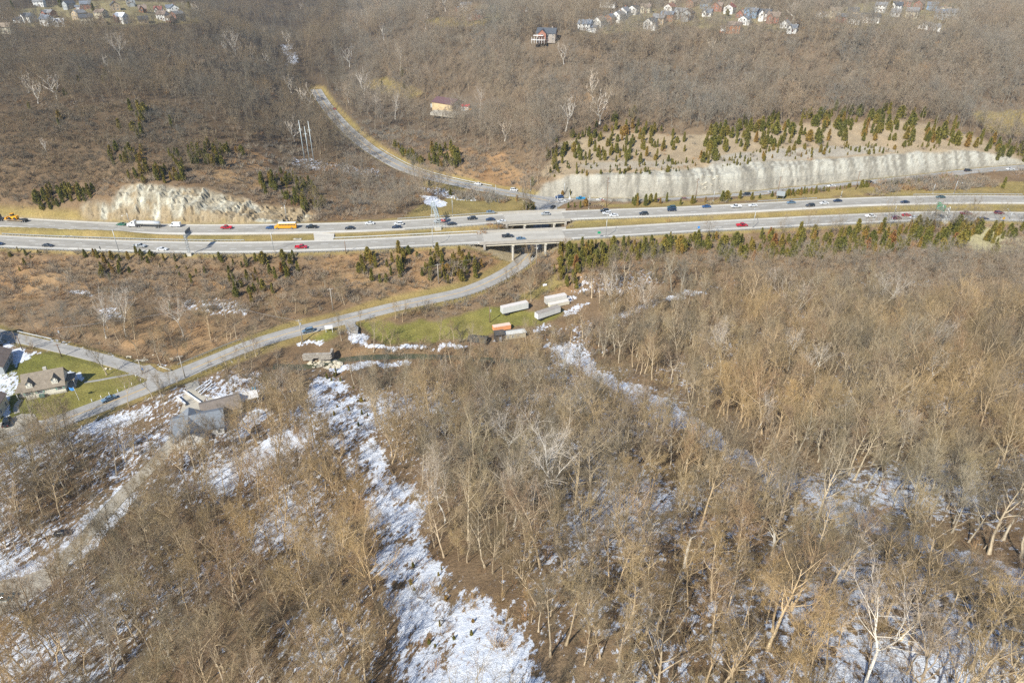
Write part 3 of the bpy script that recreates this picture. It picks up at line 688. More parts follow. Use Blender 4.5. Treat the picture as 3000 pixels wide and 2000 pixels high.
def make_tree(H=20, r0=.24, clear=.35, spread=.42, nl=11, sub=6, ntw=5, tw=(.022, 1.0), lean=.03, fork=0, thin=1.0, up=.1, droop=0, subsub=True, sides=6):
    """trunk with limbs, and the finer branching: returns two point sets"""
    T = TR(); Cn = TR()
    d0 = np.array([rg.normal()*lean, rg.normal()*lean, 1.])
    tp, dd = wander(np.zeros(3), d0, H*.93, 9, .055, .05)
    stems = [(tp, r0)]
    if fork:
        i0 = int(fork*9); p = tp[i0]; a = rg.random()*6.28
        for s_ in range(2):
            q, _ = wander(p, np.array([math.cos(a+s_*3), math.sin(a+s_*3), 1.5]), H*(.9-fork)*.95, 6, .09, .12); stems.append((q, r0*.62))
        stems[0] = (tp[:i0+1], r0)
    for si, (q, r) in enumerate(stems):
        k = len(q); rr = r*np.linspace(1, .62 if (fork and si == 0) else .12, k)**.9
        if si == 0: rr[0] *= 1.5
        T.tube(q, rr, sides)
    limbs = []
    for si, (q, r) in enumerate(stems):
        if fork and si == 0: continue
        m_ = nl if not fork else nl//2+1
        for j in range(m_):
            f = (clear if not fork else .1)+(1-(clear if not fork else .1))*(j+.5*rg.random())/m_
            f = min(f, .97); x = f*(len(q)-1); i = int(x); p = q[i]*(1-(x-i))+q[min(i+1, len(q)-1)]*(x-i)
            az = j*2.4+rg.normal()*.5; el = R(28+34*f+rg.normal()*8)
            g = (f-clear)/(1-clear) if not fork else f
            L = H*spread*(.55+.6*math.sin(min(1, max(0.02, g)*1.02)*math.pi*.78+.35))*(.75+.5*rg.random())
            d = np.array([math.cos(az)*math.cos(el), math.sin(az)*math.cos(el), math.sin(el)])
            w, _ = wander(p, d, L, 5, .13, up-droop)
            rl = max(.045, r*(1-.78*f)*.62)*thin
            T.tube(w, rl*np.linspace(1, .25, 6), 4); limbs.append((w, rl, L))
    tips = []
    for w, rl, L in limbs+[(stems[-1][0][-4:], .05, H*.2)]:
        for s_ in range(sub):
            f = .25+.75*(s_+rg.random())/sub; x = min(f*(len(w)-1), len(w)-1.01); i = int(x); p = w[i]*(1-(x-i))+w[i+1]*(x-i)
            dm = w[min(i+1, len(w)-1)]-w[i]; dm /= np.linalg.norm(dm)+1e-9
            d = dm*1.0+rg.normal(size=3)*.62+np.array([0, 0, .28-droop])
            v, _ = wander(p, d, L*(.30+.25*rg.random()), 3, .16, .08-droop)
            Cn.tube(v, max(.018, rl*.42)*np.linspace(1, .35, 4)*thin, 3)
            tips.append(v)
            if subsub:
                for k in range(2):
                    y = 1+int(rg.random()*2); d2 = (v[y]-v[y-1]); d2 = d2/np.linalg.norm(d2)+rg.normal(size=3)*.6+np.array([0, 0, .2])
                    u_, _ = wander(v[y], d2, L*(.16+.14*rg.random()), 2, .15, .06)
                    Cn.tube(u_, np.array([.017, .012, .007])*thin, 3); tips.append(u_)
    P_ = []; Q_ = []
    for v in tips:
        dm = v[-1]-v[0]; dm /= np.linalg.norm(dm)+1e-9
        for k in range(ntw):
            x = rg.random()*(len(v)-1.01); i = int(x); p = v[i]*(1-(x-i))+v[i+1]*(x-i)
            d = dm*.8+rg.normal(size=3)*.6+np.array([0, 0, .25-droop]); d /= np.linalg.norm(d)
            P_.append(p); Q_.append(p+d*tw[1]*(.5+rg.random()))
    P_ = np.array(P_); Q_ = np.array(Q_)
    Cn.blades(P_, Q_, tw[0])
    # every twig splits once more
    M_ = P_*.45+Q_*.55; dd = Q_-P_; L_ = np.linalg.norm(dd, axis=1)[:, None]
    Q2 = M_+(dd/L_+rg.normal(size=dd.shape)*.55)*L_*.55; Cn.blades(M_, Q2, tw[0]*.8)
    M_ = P_*.7+Q_*.3; Q3 = M_+(dd/L_+rg.normal(size=dd.shape)*.6)*L_*.5; Cn.blades(M_, Q3, tw[0]*.8)
    return T, Cn
NEARV = []
specs = [dict(H=21, r0=.28, clear=.42, spread=.27, nl=12), dict(H=19, r0=.24, clear=.5, spread=.22, nl=10, ntw=6), dict(H=22, r0=.30, clear=.30, spread=.36, nl=13),
         dict(H=18, r0=.21, clear=.35, spread=.30, nl=12, sub=7), dict(H=20, r0=.25, clear=.4, spread=.34, nl=12, fork=.45), dict(H=16, r0=.14, clear=.28, spread=.28, nl=11, sub=6, ntw=6),
         dict(H=23, r0=.33, clear=.45, spread=.34, nl=12, lean=.09), dict(H=14, r0=.12, clear=.2, spread=.34, nl=12, sub=6, ntw=6)]
for i, s_ in enumerate(specs):
    a, b_ = make_tree(tw=(.023, .95), **s_); NEARV.append((a, b_, s_['H']))
near_me = [(a.mesh('trunk', M_BARK), b_.mesh('crown', M_TWIG)) for a, b_, h in NEARV]
near_pale = []
for a, b_, h in (NEARV[2], NEARV[4]):
    near_pale.append((a.mesh('trunk', M_PALEBARK), b_.mesh('crown', M_PALETWIG), h))
a, b_ = make_tree(H=18, r0=.36, clear=.16, spread=.5, nl=14, sub=7, ntw=3, tw=(.03, .8), fork=.16, thin=1.25); near_pale.append((a.mesh('trunk', M_PALEBARK), b_.mesh('crown', M_PALETWIG), 18))
# snag: a broken trunk with few stubs
def make_snag(H):
    T = TR(); tp, _ = wander(np.zeros(3), np.array([rg.normal()*.06, rg.normal()*.06, 1]), H, 6, .05, 0); T.tube(tp, .26*np.linspace(1.3, .6, 7), 7); C2 = TR()
    for k in range(4):
        v, _ = wander(tp[3+k % 4], np.array([rg.normal(), rg.normal(), .7]), 1.8, 2, .2, .1); C2.tube(v, [.08, .05, .02], 4)
    return T.mesh('trunk', M_PALEBARK), C2.mesh('branch_stubs', M_PALEBARK)
def joined(name, T, Cn, mt, mc):
    me = bpy.data.meshes.new(name); V = np.concatenate(T.V+Cn.V); F = [tuple(int(i) for i in f) for f in T.F]+[tuple(int(i)+T.n for i in f) for f in Cn.F]
    me.from_pydata([tuple(v) for v in V], [], F); me.update(); me.materials.append(mt); me.materials.append(mc)
    me.polygons.foreach_set('material_index', [0]*len(T.F)+[1]*len(Cn.F)); return me
def lib(name, meshes):
    """a shelf of source meshes for scattering; it is not in the scene itself"""
    c = bpy.data.collections.new(name)
    for i, me in enumerate(meshes): o = bpy.data.objects.new('%s_%02d' % (name, i), me); c.objects.link(o)
    return c
MIDM = [joined('tree', a, b_, M_BARK, M_TWIG) for a, b_, h in NEARV]+[joined('tree', NEARV[4][0], NEARV[4][1], M_PALEBARK, M_PALETWIG)]
FARM = []; FARD = []
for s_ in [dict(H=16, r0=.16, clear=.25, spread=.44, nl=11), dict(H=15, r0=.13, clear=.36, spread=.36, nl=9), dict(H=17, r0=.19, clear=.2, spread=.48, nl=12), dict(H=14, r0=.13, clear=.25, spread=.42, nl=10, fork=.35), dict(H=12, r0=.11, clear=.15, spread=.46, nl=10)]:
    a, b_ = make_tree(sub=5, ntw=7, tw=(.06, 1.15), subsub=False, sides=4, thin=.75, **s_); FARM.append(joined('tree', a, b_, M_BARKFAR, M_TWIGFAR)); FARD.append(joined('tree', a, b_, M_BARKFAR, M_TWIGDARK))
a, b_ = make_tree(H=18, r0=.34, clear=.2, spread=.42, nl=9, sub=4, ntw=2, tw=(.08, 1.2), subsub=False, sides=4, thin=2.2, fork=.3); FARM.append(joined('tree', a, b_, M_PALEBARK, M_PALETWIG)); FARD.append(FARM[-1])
def make_bush(h, r, nst, ntw, w, mat, upright=.5):
    Cn = TR()
    for j in range(nst):
        az = rg.random()*6.28; o = r*.35*math.sqrt(rg.random()); d = np.array([math.cos(az), math.sin(az), upright+rg.random()*1.5])
        v, _ = wander(np.array([math.cos(az)*o, math.sin(az)*o, -.1]), d, h*(.6+.5*rg.random()), 3, .18, .05); Cn.tube(v, np.array([1, .8, .5, .25])*w*1.1, 3)
        for k in range(ntw):
            x = .6+rg.random()*2.3; i = min(int(x), 2); p = v[i]*(1-(x-i))+v[i+1]*(x-i); dd = (v[-1]-v[0]); dd = dd/np.linalg.norm(dd)*.7+rg.normal(size=3)*.6+[0, 0, .25]; dd /= np.linalg.norm(dd)
            Cn.blades(p[None], (p+dd*h*(.2+.22*rg.random()))[None], w)
    return Cn.mesh('shrub', mat)
BUSH = [make_bush(2.6, 1.6, 16, 12, .03, M_BRUSH), make_bush(3.6, 2.0, 20, 14, .035, M_TWIG), make_bush(1.5, 1.2, 14, 9, .03, M_BRUSH, .2), make_bush(4.6, 1.8, 16, 16, .035, M_TWIG, 1.4), make_bush(2.0, 1.6, 16, 12, .035, M_TWIG, .3)]
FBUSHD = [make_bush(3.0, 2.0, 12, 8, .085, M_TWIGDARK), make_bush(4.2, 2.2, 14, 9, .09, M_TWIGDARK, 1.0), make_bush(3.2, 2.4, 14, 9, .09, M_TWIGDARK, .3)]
FBUSH = [make_bush(2.8, 1.8, 12, 8, .08, M_BRUSH), make_bush(4.0, 2.0, 14, 9, .09, M_TWIGFAR, 1.0), make_bush(3.2, 2.4, 14, 9, .09, M_TWIGFAR, .3)]
def make_cedar(H, r, nb, sz, prof, mat=None):
    """evergreen of many small sprays on short boughs"""
    Cn = TR(); T = TR(); T.tube(np.array([[0, 0, -.2], [.03, 0, H*.5], [0, .03, H*.95]]), [r*.09+.04, r*.06+.02, .02], 5)
    ph = rg.random(4)*6.28; k = nb
    h = (rg.random(k)**.85)*.97+.02; az = rg.random(k)*6.28
    wob = 1+.16*np.sin(3*az+ph[0]+h*9)+.12*np.sin(5*az+ph[1]-h*17)+.10*np.sin(h*40+ph[2])
    rr = r*prof(h)*wob; t_ = rg.random(k)**.45
    p = np.stack([np.cos(az)*rr*t_, np.sin(az)*rr*t_, h*H], 1)
    d = np.stack([np.cos(az), np.sin(az), np.full(k, .75)], 1)+rg.normal(size=(k, 3))*.4; d /= np.linalg.norm(d, axis=1)[:, None]
    x = np.cross(d, rg.normal(size=(k, 3))); x /= np.linalg.norm(x, axis=1)[:, None]; L = sz*(.6+.8*rg.random(k))[:, None]
    v = np.stack([p-x*L*.32, p+x*L*.32, p+d*L+x*L*.12, p+d*L-x*L*.12], 1).reshape(-1, 3)
    Cn.V.append(v); i = np.arange(k)*4; Cn.F += list(map(tuple, np.stack([i, i+1, i+2, i+3], 1))); Cn.n += 4*k
    # solid inner core added to block light through the centre
    rings = 7; sd_ = 8
    hh = np.linspace(.04, .93, rings)
    vv = []
    for q in hh:
        for j in range(sd_): rr_ = r*float(prof(np.array(q)))*.55*(1+.2*math.sin(j*2.1+q*20)); vv.append((math.cos(j*2*math.pi/sd_)*rr_, math.sin(j*2*math.pi/sd_)*rr_, q*H))
    o = Cn.n; Cn.V.append(np.array(vv)); Cn.n += len(vv)
    for a_i in range(rings-1):
        for j in range(sd_): Cn.F.append((o+a_i*sd_+j, o+a_i*sd_+(j+1) % sd_, o+(a_i+1)*sd_+(j+1) % sd_, o+(a_i+1)*sd_+j))
    return T, Cn
cone = lambda h: np.clip((1-h)**.75*(.35+.65*np.clip(h*6, 0, 1)), 0.02, 1)
col_ = lambda h: np.clip(np.sqrt(np.clip(1-h, 0, 1))*np.clip(.55+h*3, 0, 1), .02, 1)
egg = lambda h: np.clip(np.sin(np.clip(h*.86+.17, 0, 1)*math.pi)**.7, .03, 1)
CED = [make_cedar(5, 1.25, 620, .42, cone), make_cedar(5, .95, 560, .38, col_), make_cedar(5, 1.45, 640, .46, egg), make_cedar(5, 1.1, 600, .42, cone), make_cedar(5, .75, 420, .36, col_)]
CED_ME = [(a.mesh('trunk', M_BARK), b_.mesh('foliage', M_CEDAR)) for a, b_ in CED]
RUST_ME = (CED[0][0].mesh('trunk', M_BARK), CED[0][1].mesh('foliage', M_RUSTC))
CED_J = [joined('cedar', a, b_, M_BARK, M_CEDAR) for a, b_ in CED[:]]

def scatter_group(name, coll):
    g = bpy.data.node_groups.new(name, 'GeometryNodeTree')
    g.interface.new_socket(name='Geometry', in_out='INPUT', socket_type='NodeSocketGeometry'); g.interface.new_socket(name='Geometry', in_out='OUTPUT', socket_type='NodeSocketGeometry')
    i = g.nodes.new('NodeGroupInput'); o = g.nodes.new('NodeGroupOutput'); ci = g.nodes.new('GeometryNodeCollectionInfo')
    ci.inputs['Collection'].default_value = coll; ci.inputs['Separate Children'].default_value = True; ci.inputs['Reset Children'].default_value = True
    ip = g.nodes.new('GeometryNodeInstanceOnPoints'); ip.inputs['Pick Instance'].default_value = True
    def at_(n_, ty):
        a = g.nodes.new('GeometryNodeInputNamedAttribute'); a.data_type = ty; a.inputs['Name'].default_value = n_; return [q for q in a.outputs if q.enabled][0]
    g.links.new(i.outputs[0], ip.inputs['Points']); g.links.new(ci.outputs[0], ip.inputs['Instance'])
    g.links.new(at_('kind_index', 'INT'), ip.inputs['Instance Index'])
    er = g.nodes.new('FunctionNodeEulerToRotation'); g.links.new(at_('turn', 'FLOAT_VECTOR'), er.inputs[0]); g.links.new(er.outputs[0], ip.inputs['Rotation'])
    g.links.new(at_('size', 'FLOAT_VECTOR'), ip.inputs['Scale']); g.links.new(ip.outputs[0], o.inputs[0]); return g
def scatter(name, pts, ki, turn, size, coll):
    me = bpy.data.meshes.new(name); me.vertices.add(len(pts)); me.vertices.foreach_set('co', np.asarray(pts, np.float32).ravel())
    a = me.attributes.new('kind_index', 'INT', 'POINT'); a.data.foreach_set('value', np.asarray(ki, np.int32))
    a = me.attributes.new('turn', 'FLOAT_VECTOR', 'POINT'); a.data.foreach_set('vector', np.asarray(turn, np.float32).ravel())
    a = me.attributes.new('size', 'FLOAT_VECTOR', 'POINT'); a.data.foreach_set('vector', np.asarray(size, np.float32).ravel())
    o = put(name, me); md = o.modifiers.new('scatter', 'NODES'); md.node_group = scatter_group(name, coll); return tag(o, kind='stuff')

# where nothing grows
NOTREE = GREEN[:1]+GREEN[2:]+[CUT_R, CUT_L]+[p for p, s in SNOWS if s >= .75]+DRYP[:4]+[DRYP[5]]
NOTREE += [[(520,1180),(560,1165),(650,1170),(730,1200),(700,1250),(640,1290),(540,1280)], [(1340,945),(1540,900),(1640,880),(1760,885),(1760,930),(1500,990),(1360,1000)], [(1180,305),(1345,290),(1440,310),(1420,345),(1220,345)], [(870,470),(940,470),(940,495),(870,490)],
           [(860,1030),(960,1015),(960,1060),(1240,1035),(1240,1062),(940,1090),(850,1090)], [(835,1000),(960,1000),(980,1060),(840,1060)]]
NOTREE += [[(0,1030),(190,1010),(440,1080),(420,1100),(160,1040),(60,1060),(0,1075)]]
NOTREE += [[(1700,600),(3100,520),(3100,572),(2700,562),(2400,580),(2100,595),(1700,612)], [(1620,1020),(1700,1005),(1800,1075),(1920,1125),(2070,1215),(2230,1320),(2380,1420),(2360,1500),(2200,1430),(2040,1340),(1900,1260),(1760,1170)], [(2340,1390),(2780,1570),(2760,1650),(2500,1580),(2320,1480)], [(2680,1580),(3200,1700),(3200,1900),(2900,1840),(2700,1700)], [(240,1230),(440,1180),(440,1290),(300,1350),(220,1330)]]
notree = np.zeros(Z.shape, bool)
for p in NOTREE: notree |= inpoly(WX, WY, p)
notree |= s1 > .42
dr = {k: v[0] for k, v in RD.items()}
roadclear = (dr['far'] < 14) | (dr['near'] < 13) | ((RD['far'][2] > 0) & (RD['front'][2] < 0) & (dr['front'] < 45) & (dr['far'] < 60) & (PX > 1600)) | (dr['front'] < 8) | (dr['side'] < 11) | ((dr['side'] < 17) & (RD['side'][2] > 0)) | (dr['val'] < 7) | (dr['north'] < 4.5) | (dr['drv'] < 4.5)
# low scrub instead of woods
SCRUB = [[(-900,735),(900,738),(1640,735),(1640,800),(1200,870),(900,900),(700,930),(560,900),(400,860),(200,880),(-900,880)], [(1640,720),(3900,660),(3900,720),(2700,775),(2300,785),(1900,800),(1660,850),(1560,880)],
         [(-900,640),(0,600),(200,560),(330,520),(450,500),(640,500),(700,430),(850,430),(760,640),(-900,640)], [(0,330),(500,300),(700,400),(640,510),(330,530),(0,600)], [(600,430),(900,440),(1000,640),(740,650),(620,550)],
         [(2560,540),(2760,520),(2920,545),(2560,585)], TAN[0], [(1000,380),(1100,440),(1230,520),(1580,560),(1580,480),(1400,420),(1200,380)], [(830,470),(1060,470),(1250,560),(1170,630),(900,640)], [(1060,850),(1500,800),(1520,880),(1400,905),(1250,930),(1080,945)]]
scrub = np.zeros(Z.shape, bool)
for p in SCRUB: scrub |= inpoly(WX, WY, p)
LEFTH = inpoly(WX, WY, [(-900,640),(-900,330),(0,330),(500,300),(700,400),(640,500),(330,530),(200,560),(0,600)])
thinwood = LEFTH | inpoly(WX, WY, [(830,470),(1060,470),(1250,560),(1170,630),(900,640)]) | inpoly(WX, WY, [(1060,850),(1500,800),(1520,880),(1400,905),(1250,930),(1080,945)])
built_clear = []   # (x, y, radius) around buildings and poles
def clear_at(x, y, r): built_clear.append((x, y, r))
def jitter(y0, y1, step):
    ys = np.arange(y0, y1, step); out = []
    for k, y in enumerate(ys):
        w = 40+.80*y; xs = np.arange(-w, w, step)+(k % 2)*step*.5
        out.append(np.stack([xs, np.full(len(xs), y)], 1))
    q = np.concatenate(out); return q+(rg.random(q.shape)-.5)*step*.95
def inframe(x, y, z, m=120, h=0):
    a, b_ = sight(x, y, z); _, t_ = sight(x, y, z+h)
    return (a > -m) & (a < 3000+m) & (b_ > -m*.5) & (t_ < 2000+m)
# ---------------------------------------------------------------- bridges, rails, signs, poles
M_CONC = plain('concrete', (.50,.47,.40), .85, var=.2, scale=.6, bump=.2); M_CONCD = plain('weathered_concrete', (.40,.37,.32), .9, var=.3, scale=.5, bump=.3)
M_GIRD = plain('girder_cream', (.62,.57,.45), .7, var=.12, scale=.5); M_RUST = plain('rusty_steel', (.16,.075,.045), .8, var=.3)
M_GALV = plain('galvanised_steel', (.48,.50,.50), .45, .5, var=.12); M_POST = plain('guardrail_post', (.30,.29,.27), .7, var=.2)
M_WOODP = plain('pole_wood', (.22,.15,.10), .9, var=.3); M_PALEP = plain('grey_pole_wood', (.40,.36,.30), .9, var=.2); M_DARK = plain('dark_metal', (.05,.055,.06), .5, .3)
def arc(path): return np.concatenate([[0], np.cumsum(np.linalg.norm(np.diff(path[:, :2], axis=0), axis=1))])
def sub_path(path, px0, px1, step=2.0):
    """the stretch of a path between two sight columns"""
    u, _ = sight(path[:, 0], path[:, 1], path[:, 2]); s = arc(path)
    a, b = np.interp([px0, px1], u, s); t = np.linspace(a, b, max(2, int(abs(b-a)/step)+1))
    return np.stack([np.interp(t, s, path[:, i]) for i in range(3)], 1)
def wall_along(path, off, th, z0, z1, nrm=None):
    nn = normals(path); mb = MB(); k = len(path); vs = []
    for i, p in enumerate(path):
        for o, z in ((off-th/2, z0), (off+th/2, z0), (off+th/2, z1), (off-th/2, z1)): vs.append((p[0]+nn[i, 0]*o, p[1]+nn[i, 1]*o, p[2]+z))
    fs = [(i*4+j, i*4+(j+1) % 4, (i+1)*4+(j+1) % 4, (i+1)*4+j) for i in range(k-1) for j in range(4)]+[(3, 2, 1, 0), tuple((k-1)*4+j for j in range(4))]
    mb.add(vs, fs); return mb
def bridge(path, px0, px1, piers, label, ext0=14, ext1=14):
    sp = sub_path(path, px0, px1); root = empty('highway_bridge', tuple(sp[len(sp)//2]), 0, label, 'bridge')
    o0 = np.array(sp[len(sp)//2]); loc = sp.copy(); loc -= o0
    build(wall_along(loc, 0, 15.2, -.62, -.02), 'deck', M_CONC, root)
    o = strip_obj('deck_surface', [strip(loc, -7.1, 7.1, .045)], M_DECK, kind=None, parent=root)
    s = 1
    for off in (-7.45, 7.45):
        e = sub_path(path, px0-ext0, px1+ext1)-o0
        build(wall_along(e, off, .38, -.62, .95), 'parapet', M_CONCD, root)
    for off in (-6.9, -3.5, 0, 3.5, 6.9):
        build(wall_along(loc, off, .35, -1.75, -.62), 'girder', M_GIRD, root)
    for off in (-7.12, 7.12): build(wall_along(loc, off, .06, -1.05, -.62), 'fascia_band', M_RUST, root)
    nn = normals(sp); u, _ = sight(sp[:, 0], sp[:, 1], sp[:, 2])
    for ppx in piers:
        i = int(np.argmin(abs(u-ppx))); p = loc[i]; n_ = nn[i]; d_ = np.array([-n_[1], n_[0]]); ang = math.atan2(n_[1], n_[0])
        cap = MB().box((0, 0, -2.1), (14.6, 1.2, .7)); build(cap, 'pier_cap', M_CONC, root, (p[0], p[1], p[2]), (0, 0, ang))
        for off in (-6.4, 0, 6.4):
            q = (p[0]+n_[0]*off, p[1]+n_[1]*off); g = float(gz(q[0]+o0[0], q[1]+o0[1]))-o0[2]-.6
            c = MB(); c.tube([(0, 0, g), (0, 0, -2.42)], .62, 10); build(c, 'pier_column', M_CONC, root, (q[0], q[1], 0))
    for i in (0, -1):
        p = loc[i]; n_ = nn[i]; ang = math.atan2(n_[1], n_[0]); build(MB().box((0, 0, -2.0), (15.4, 1.0, 2.7)), 'abutment', M_CONCD, root, tuple(p), (0, 0, ang))
    return root
bridge(NEAR_C, 1415, 1652, (1500, 1599), 'near concrete highway bridge over the valley road with cream girders and two piers')
bridge(FAR_C, 1478, 1650, (1531, 1617), 'far concrete highway bridge behind, seen across the grassy median gap')
def guardrail(path, px0, px1, off, label, cat='guardrail', full=True, pos=None, white=False):
    sp = sub_path(path, px0, px1, 1.95) if pos is None else pos
    nn = normals(sp); o0 = sp[len(sp)//2].copy(); loc = sp-o0
    root = empty('guardrail', tuple(o0), 0, label, cat, 'guardrails along the roads')
    rail = wall_along(loc, off, .10, .42, .80); build(rail, 'rail', M_RAILW if white else M_GALV, root)
    pm = MB().box((0, 0, .3), (.2, .22, 1.0)).mesh('post', M_POST)
    side = -1 if off > 0 else 1
    for i, p in enumerate(loc):
        if i >= 295: break
        q = off-side*.18; put('post', pm, root, (p[0]+nn[i, 0]*q, p[1]+nn[i, 1]*q, p[2]-.1), (0, 0, math.atan2(nn[i, 1], nn[i, 0])))
M_RAILW = plain('bright_rail', (.68,.70,.70), .4, .3, var=.1)
guardrail(NEAR_C, -30, 1395, -8.2, 'long grey guardrail along the near carriageway left of the bridge')
guardrail(NEAR_C, 1672, 3020, -8.2, 'long grey guardrail along the near carriageway right of the bridge')
guardrail(NEAR_C, -30, 700, 8.0, 'guardrail on the median side of the near carriageway at left')
guardrail(NEAR_C, 968, 1410, 8.3, 'bright guardrail beside the median grass left of the bridge', white=True)
guardrail(FAR_C, 1187, 1462, -8.0, 'guardrail from the sign truss to the far bridge, median side')
guardrail(FAR_C, 1672, 2052, -8.3, 'bright guardrail on the median side right of the far bridge', white=True)
guardrail(FAR_C, 1166, 1560, 8.2, 'low dark guardrail on the field side of the far carriageway')
guardrail(FAR_C, 2240, 2415, 8.2, 'short guardrail by the grey sign back on the far carriageway')
guardrail(FAR_C, 2700, 3020, 8.2, 'guardrail on the far side of the highway at right edge')
guardrail(SIDE[::-1], 1090, 1430, 6.2, 'pale guardrail on the outer side of the curving side road', white=True)
u_, _v = sight(VAL[:, 0], VAL[:, 1], VAL[:, 2]); s_ = arc(VAL)
def val_piece(p0, p1, step=1.95):
    a, b = np.interp([p0, p1], u_[:np.argmax(u_)+1], s_[:np.argmax(u_)+1]); t = np.arange(a, b, step); return np.stack([np.interp(t, s_, VAL[:, i]) for i in range(3)], 1)
guardrail(VAL, 0, 0, -5.3, 'guardrail on the outer bend of the valley road below the bridge', pos=val_piece(1290, 1590))
guardrail(VAL, 0, 0, 6.4, 'guardrail along the valley road above the little creek bridge', pos=val_piece(545, 740))
guardrail(VAL, 0, 0, -5.2, 'short guardrail on the wooded side of the valley road', pos=val_piece(570, 700))
guardrail(VAL, 0, 0, -5.6, 'short guardrail end where the field drive joins the valley road', pos=val_piece(1058, 1085))
nr = sub_path(NRD, 30, 130, 1.95); guardrail(NRD, 0, 0, 3.4, 'white-topped guardrail on the side road above the lawn', pos=nr, white=True)
cr_ = sub_path(NRD, 437, 470, 1.95); guardrail(NRD, 0, 0, 4.6, 'short guardrail at the corner by the creek', pos=cr_, white=True)
# drain slabs in the median
for ux, uy, w, d, lab in [(198,692,5,1.3,'white concrete drain slab in the median grass at left'),(872,701,4,1.2,'concrete drain inlet in the median near the crossover')]:
    p = hit(ux, uy); o = empty('drain_slab', tuple(p), 0, lab, 'drain slab'); build(MB().box((0, 0, .12), (w, d, .34)), 'slab', M_CONC, o); build(MB().box((0, 0, .31), (w*.5, d*.5, .05)), 'grate', M_DARK, o)
# light poles
M_LAMP = plain('lamp_head', (.55,.57,.56), .4, .2)
def light_pole(bx, by, ty, arm, label, ang=90, mat=None, L=4.2, z=None):
    b = onz(bx, by, z) if z else hit(bx, by); H = height_for(b, ty); mat = mat or M_GALV
    root = empty('street_lamp', tuple(b), R(ang), label, 'street lamp', 'highway lighting masts')
    build(MB().tube([(0, 0, -.3), (0, 0, H)], [.17, .10], 8), 'pole', mat, root, smooth=True)
    if arm:
        build(MB().tube([(0, 0, H-.9), (L*.35, 0, H-.15), (L, 0, H+.25)], [.08, .06, .05], 6), 'arm', mat, root); build(MB().box((L+.35, 0, H+.22), (.95, .35, .18), taper=(.8, .6)), 'lamp_head', M_LAMP, root)
    build(MB().box((0, 0, .1), (.6, .6, .5)), 'footing', M_CONC, root); clear_at(b.x, b.y, 3)
for bx, by, ty, arm, ang, lab in [(379.6,652.6,624,1,-90,'lamp post at the foot of the pale rock cut, behind the tank truck'),(349,738,672,1,75,'lamp post on the near roadside left of the tall sign'),(841,646,601,1,-90,'lamp post directly behind the yellow school bus'),(803,736,682,1,80,'lamp post on the near roadside below the school bus'),
    (1269,726,670,1,85,'lamp post on the near roadside in front of the sign truss'),(1326.5,633,584,0,0,'white pole in the dry grass field right of the sign truss'),(1453,588,541,0,0,'white pole at the lower edge of the side road'),(1533,588,553,0,0,'short pole at the left mouth of the road junction'),
    (1554,559,527,0,0,'pole on the left end of the grey cut above the junction'),(1653,570,535,0,0,'pole at the foot of the grey cut above the junction'),(1667,598,564,1,90,'pole with white box on the right corner of the junction'),(1632.5,616,573,0,0,'pole at the junction beside the far bridge'),
    (1724.6,612,572,1,-90,'lamp post between the frontage road and far carriageway'),(1774.6,696,643,1,80,'lamp post on the near roadside just right of the near bridge'),(2205,669,621,1,80,'lamp post on the near roadside behind the red pickup at right'),(2463,578,559,0,0,'short post between frontage road and far carriageway'),
    (2615,643,602,1,80,'lamp post on the near roadside at right beside the green sign'),(2607,666,632,0,0,'thin dark pole below the near carriageway left of the green sign'),(2732,567,539,0,0,'white pole below the grey thicket at right'),(2794,567,530,1,-90,'leaning lamp post right of the grey thicket'),(2957,645,622,1,85,'lamp post on the near roadside at right edge'),
    (2089,590,560,0,0,'thin pole on the verge below the rock slide in the grey cut')]:
    light_pole(bx, by, ty, arm, lab, ang)
# utility poles with cross-arms and transformers
def utility_pole(bx, by, ty, label, arms=1, mat=None, trans=0, ang=20, z=None):
    b = hit(bx, by) if z is None else onz(bx, by, z); H = height_for(b, ty); mat = mat or M_WOODP
    root = empty('utility_pole', tuple(b), R(ang), label, 'utility pole', 'wooden utility poles')
    build(MB().tube([(0, 0, -.4), (0, 0, H)], [.21, .14], 8), 'pole', mat, root, smooth=True)
    for k in range(arms):
        zz = H-.5-k*1.3; build(MB().box((0, 0, zz), (2.4, .16, .18)), 'crossarm', mat, root)
        for x_ in (-1.05, -.4, .4, 1.05): build(MB().tube([(x_, 0, zz+.09), (x_, 0, zz+.32)], [.06, .04], 6), 'insulator', M_GALV, root)
    if trans: build(MB().tube([(.42, 0, H-2.6), (.42, 0, H-1.6)], [.28, .28], 8), 'transformer', M_LAMP, root)
    clear_at(b.x, b.y, 2.5); return b+Vector((0, 0, H-.3))
UP = {}
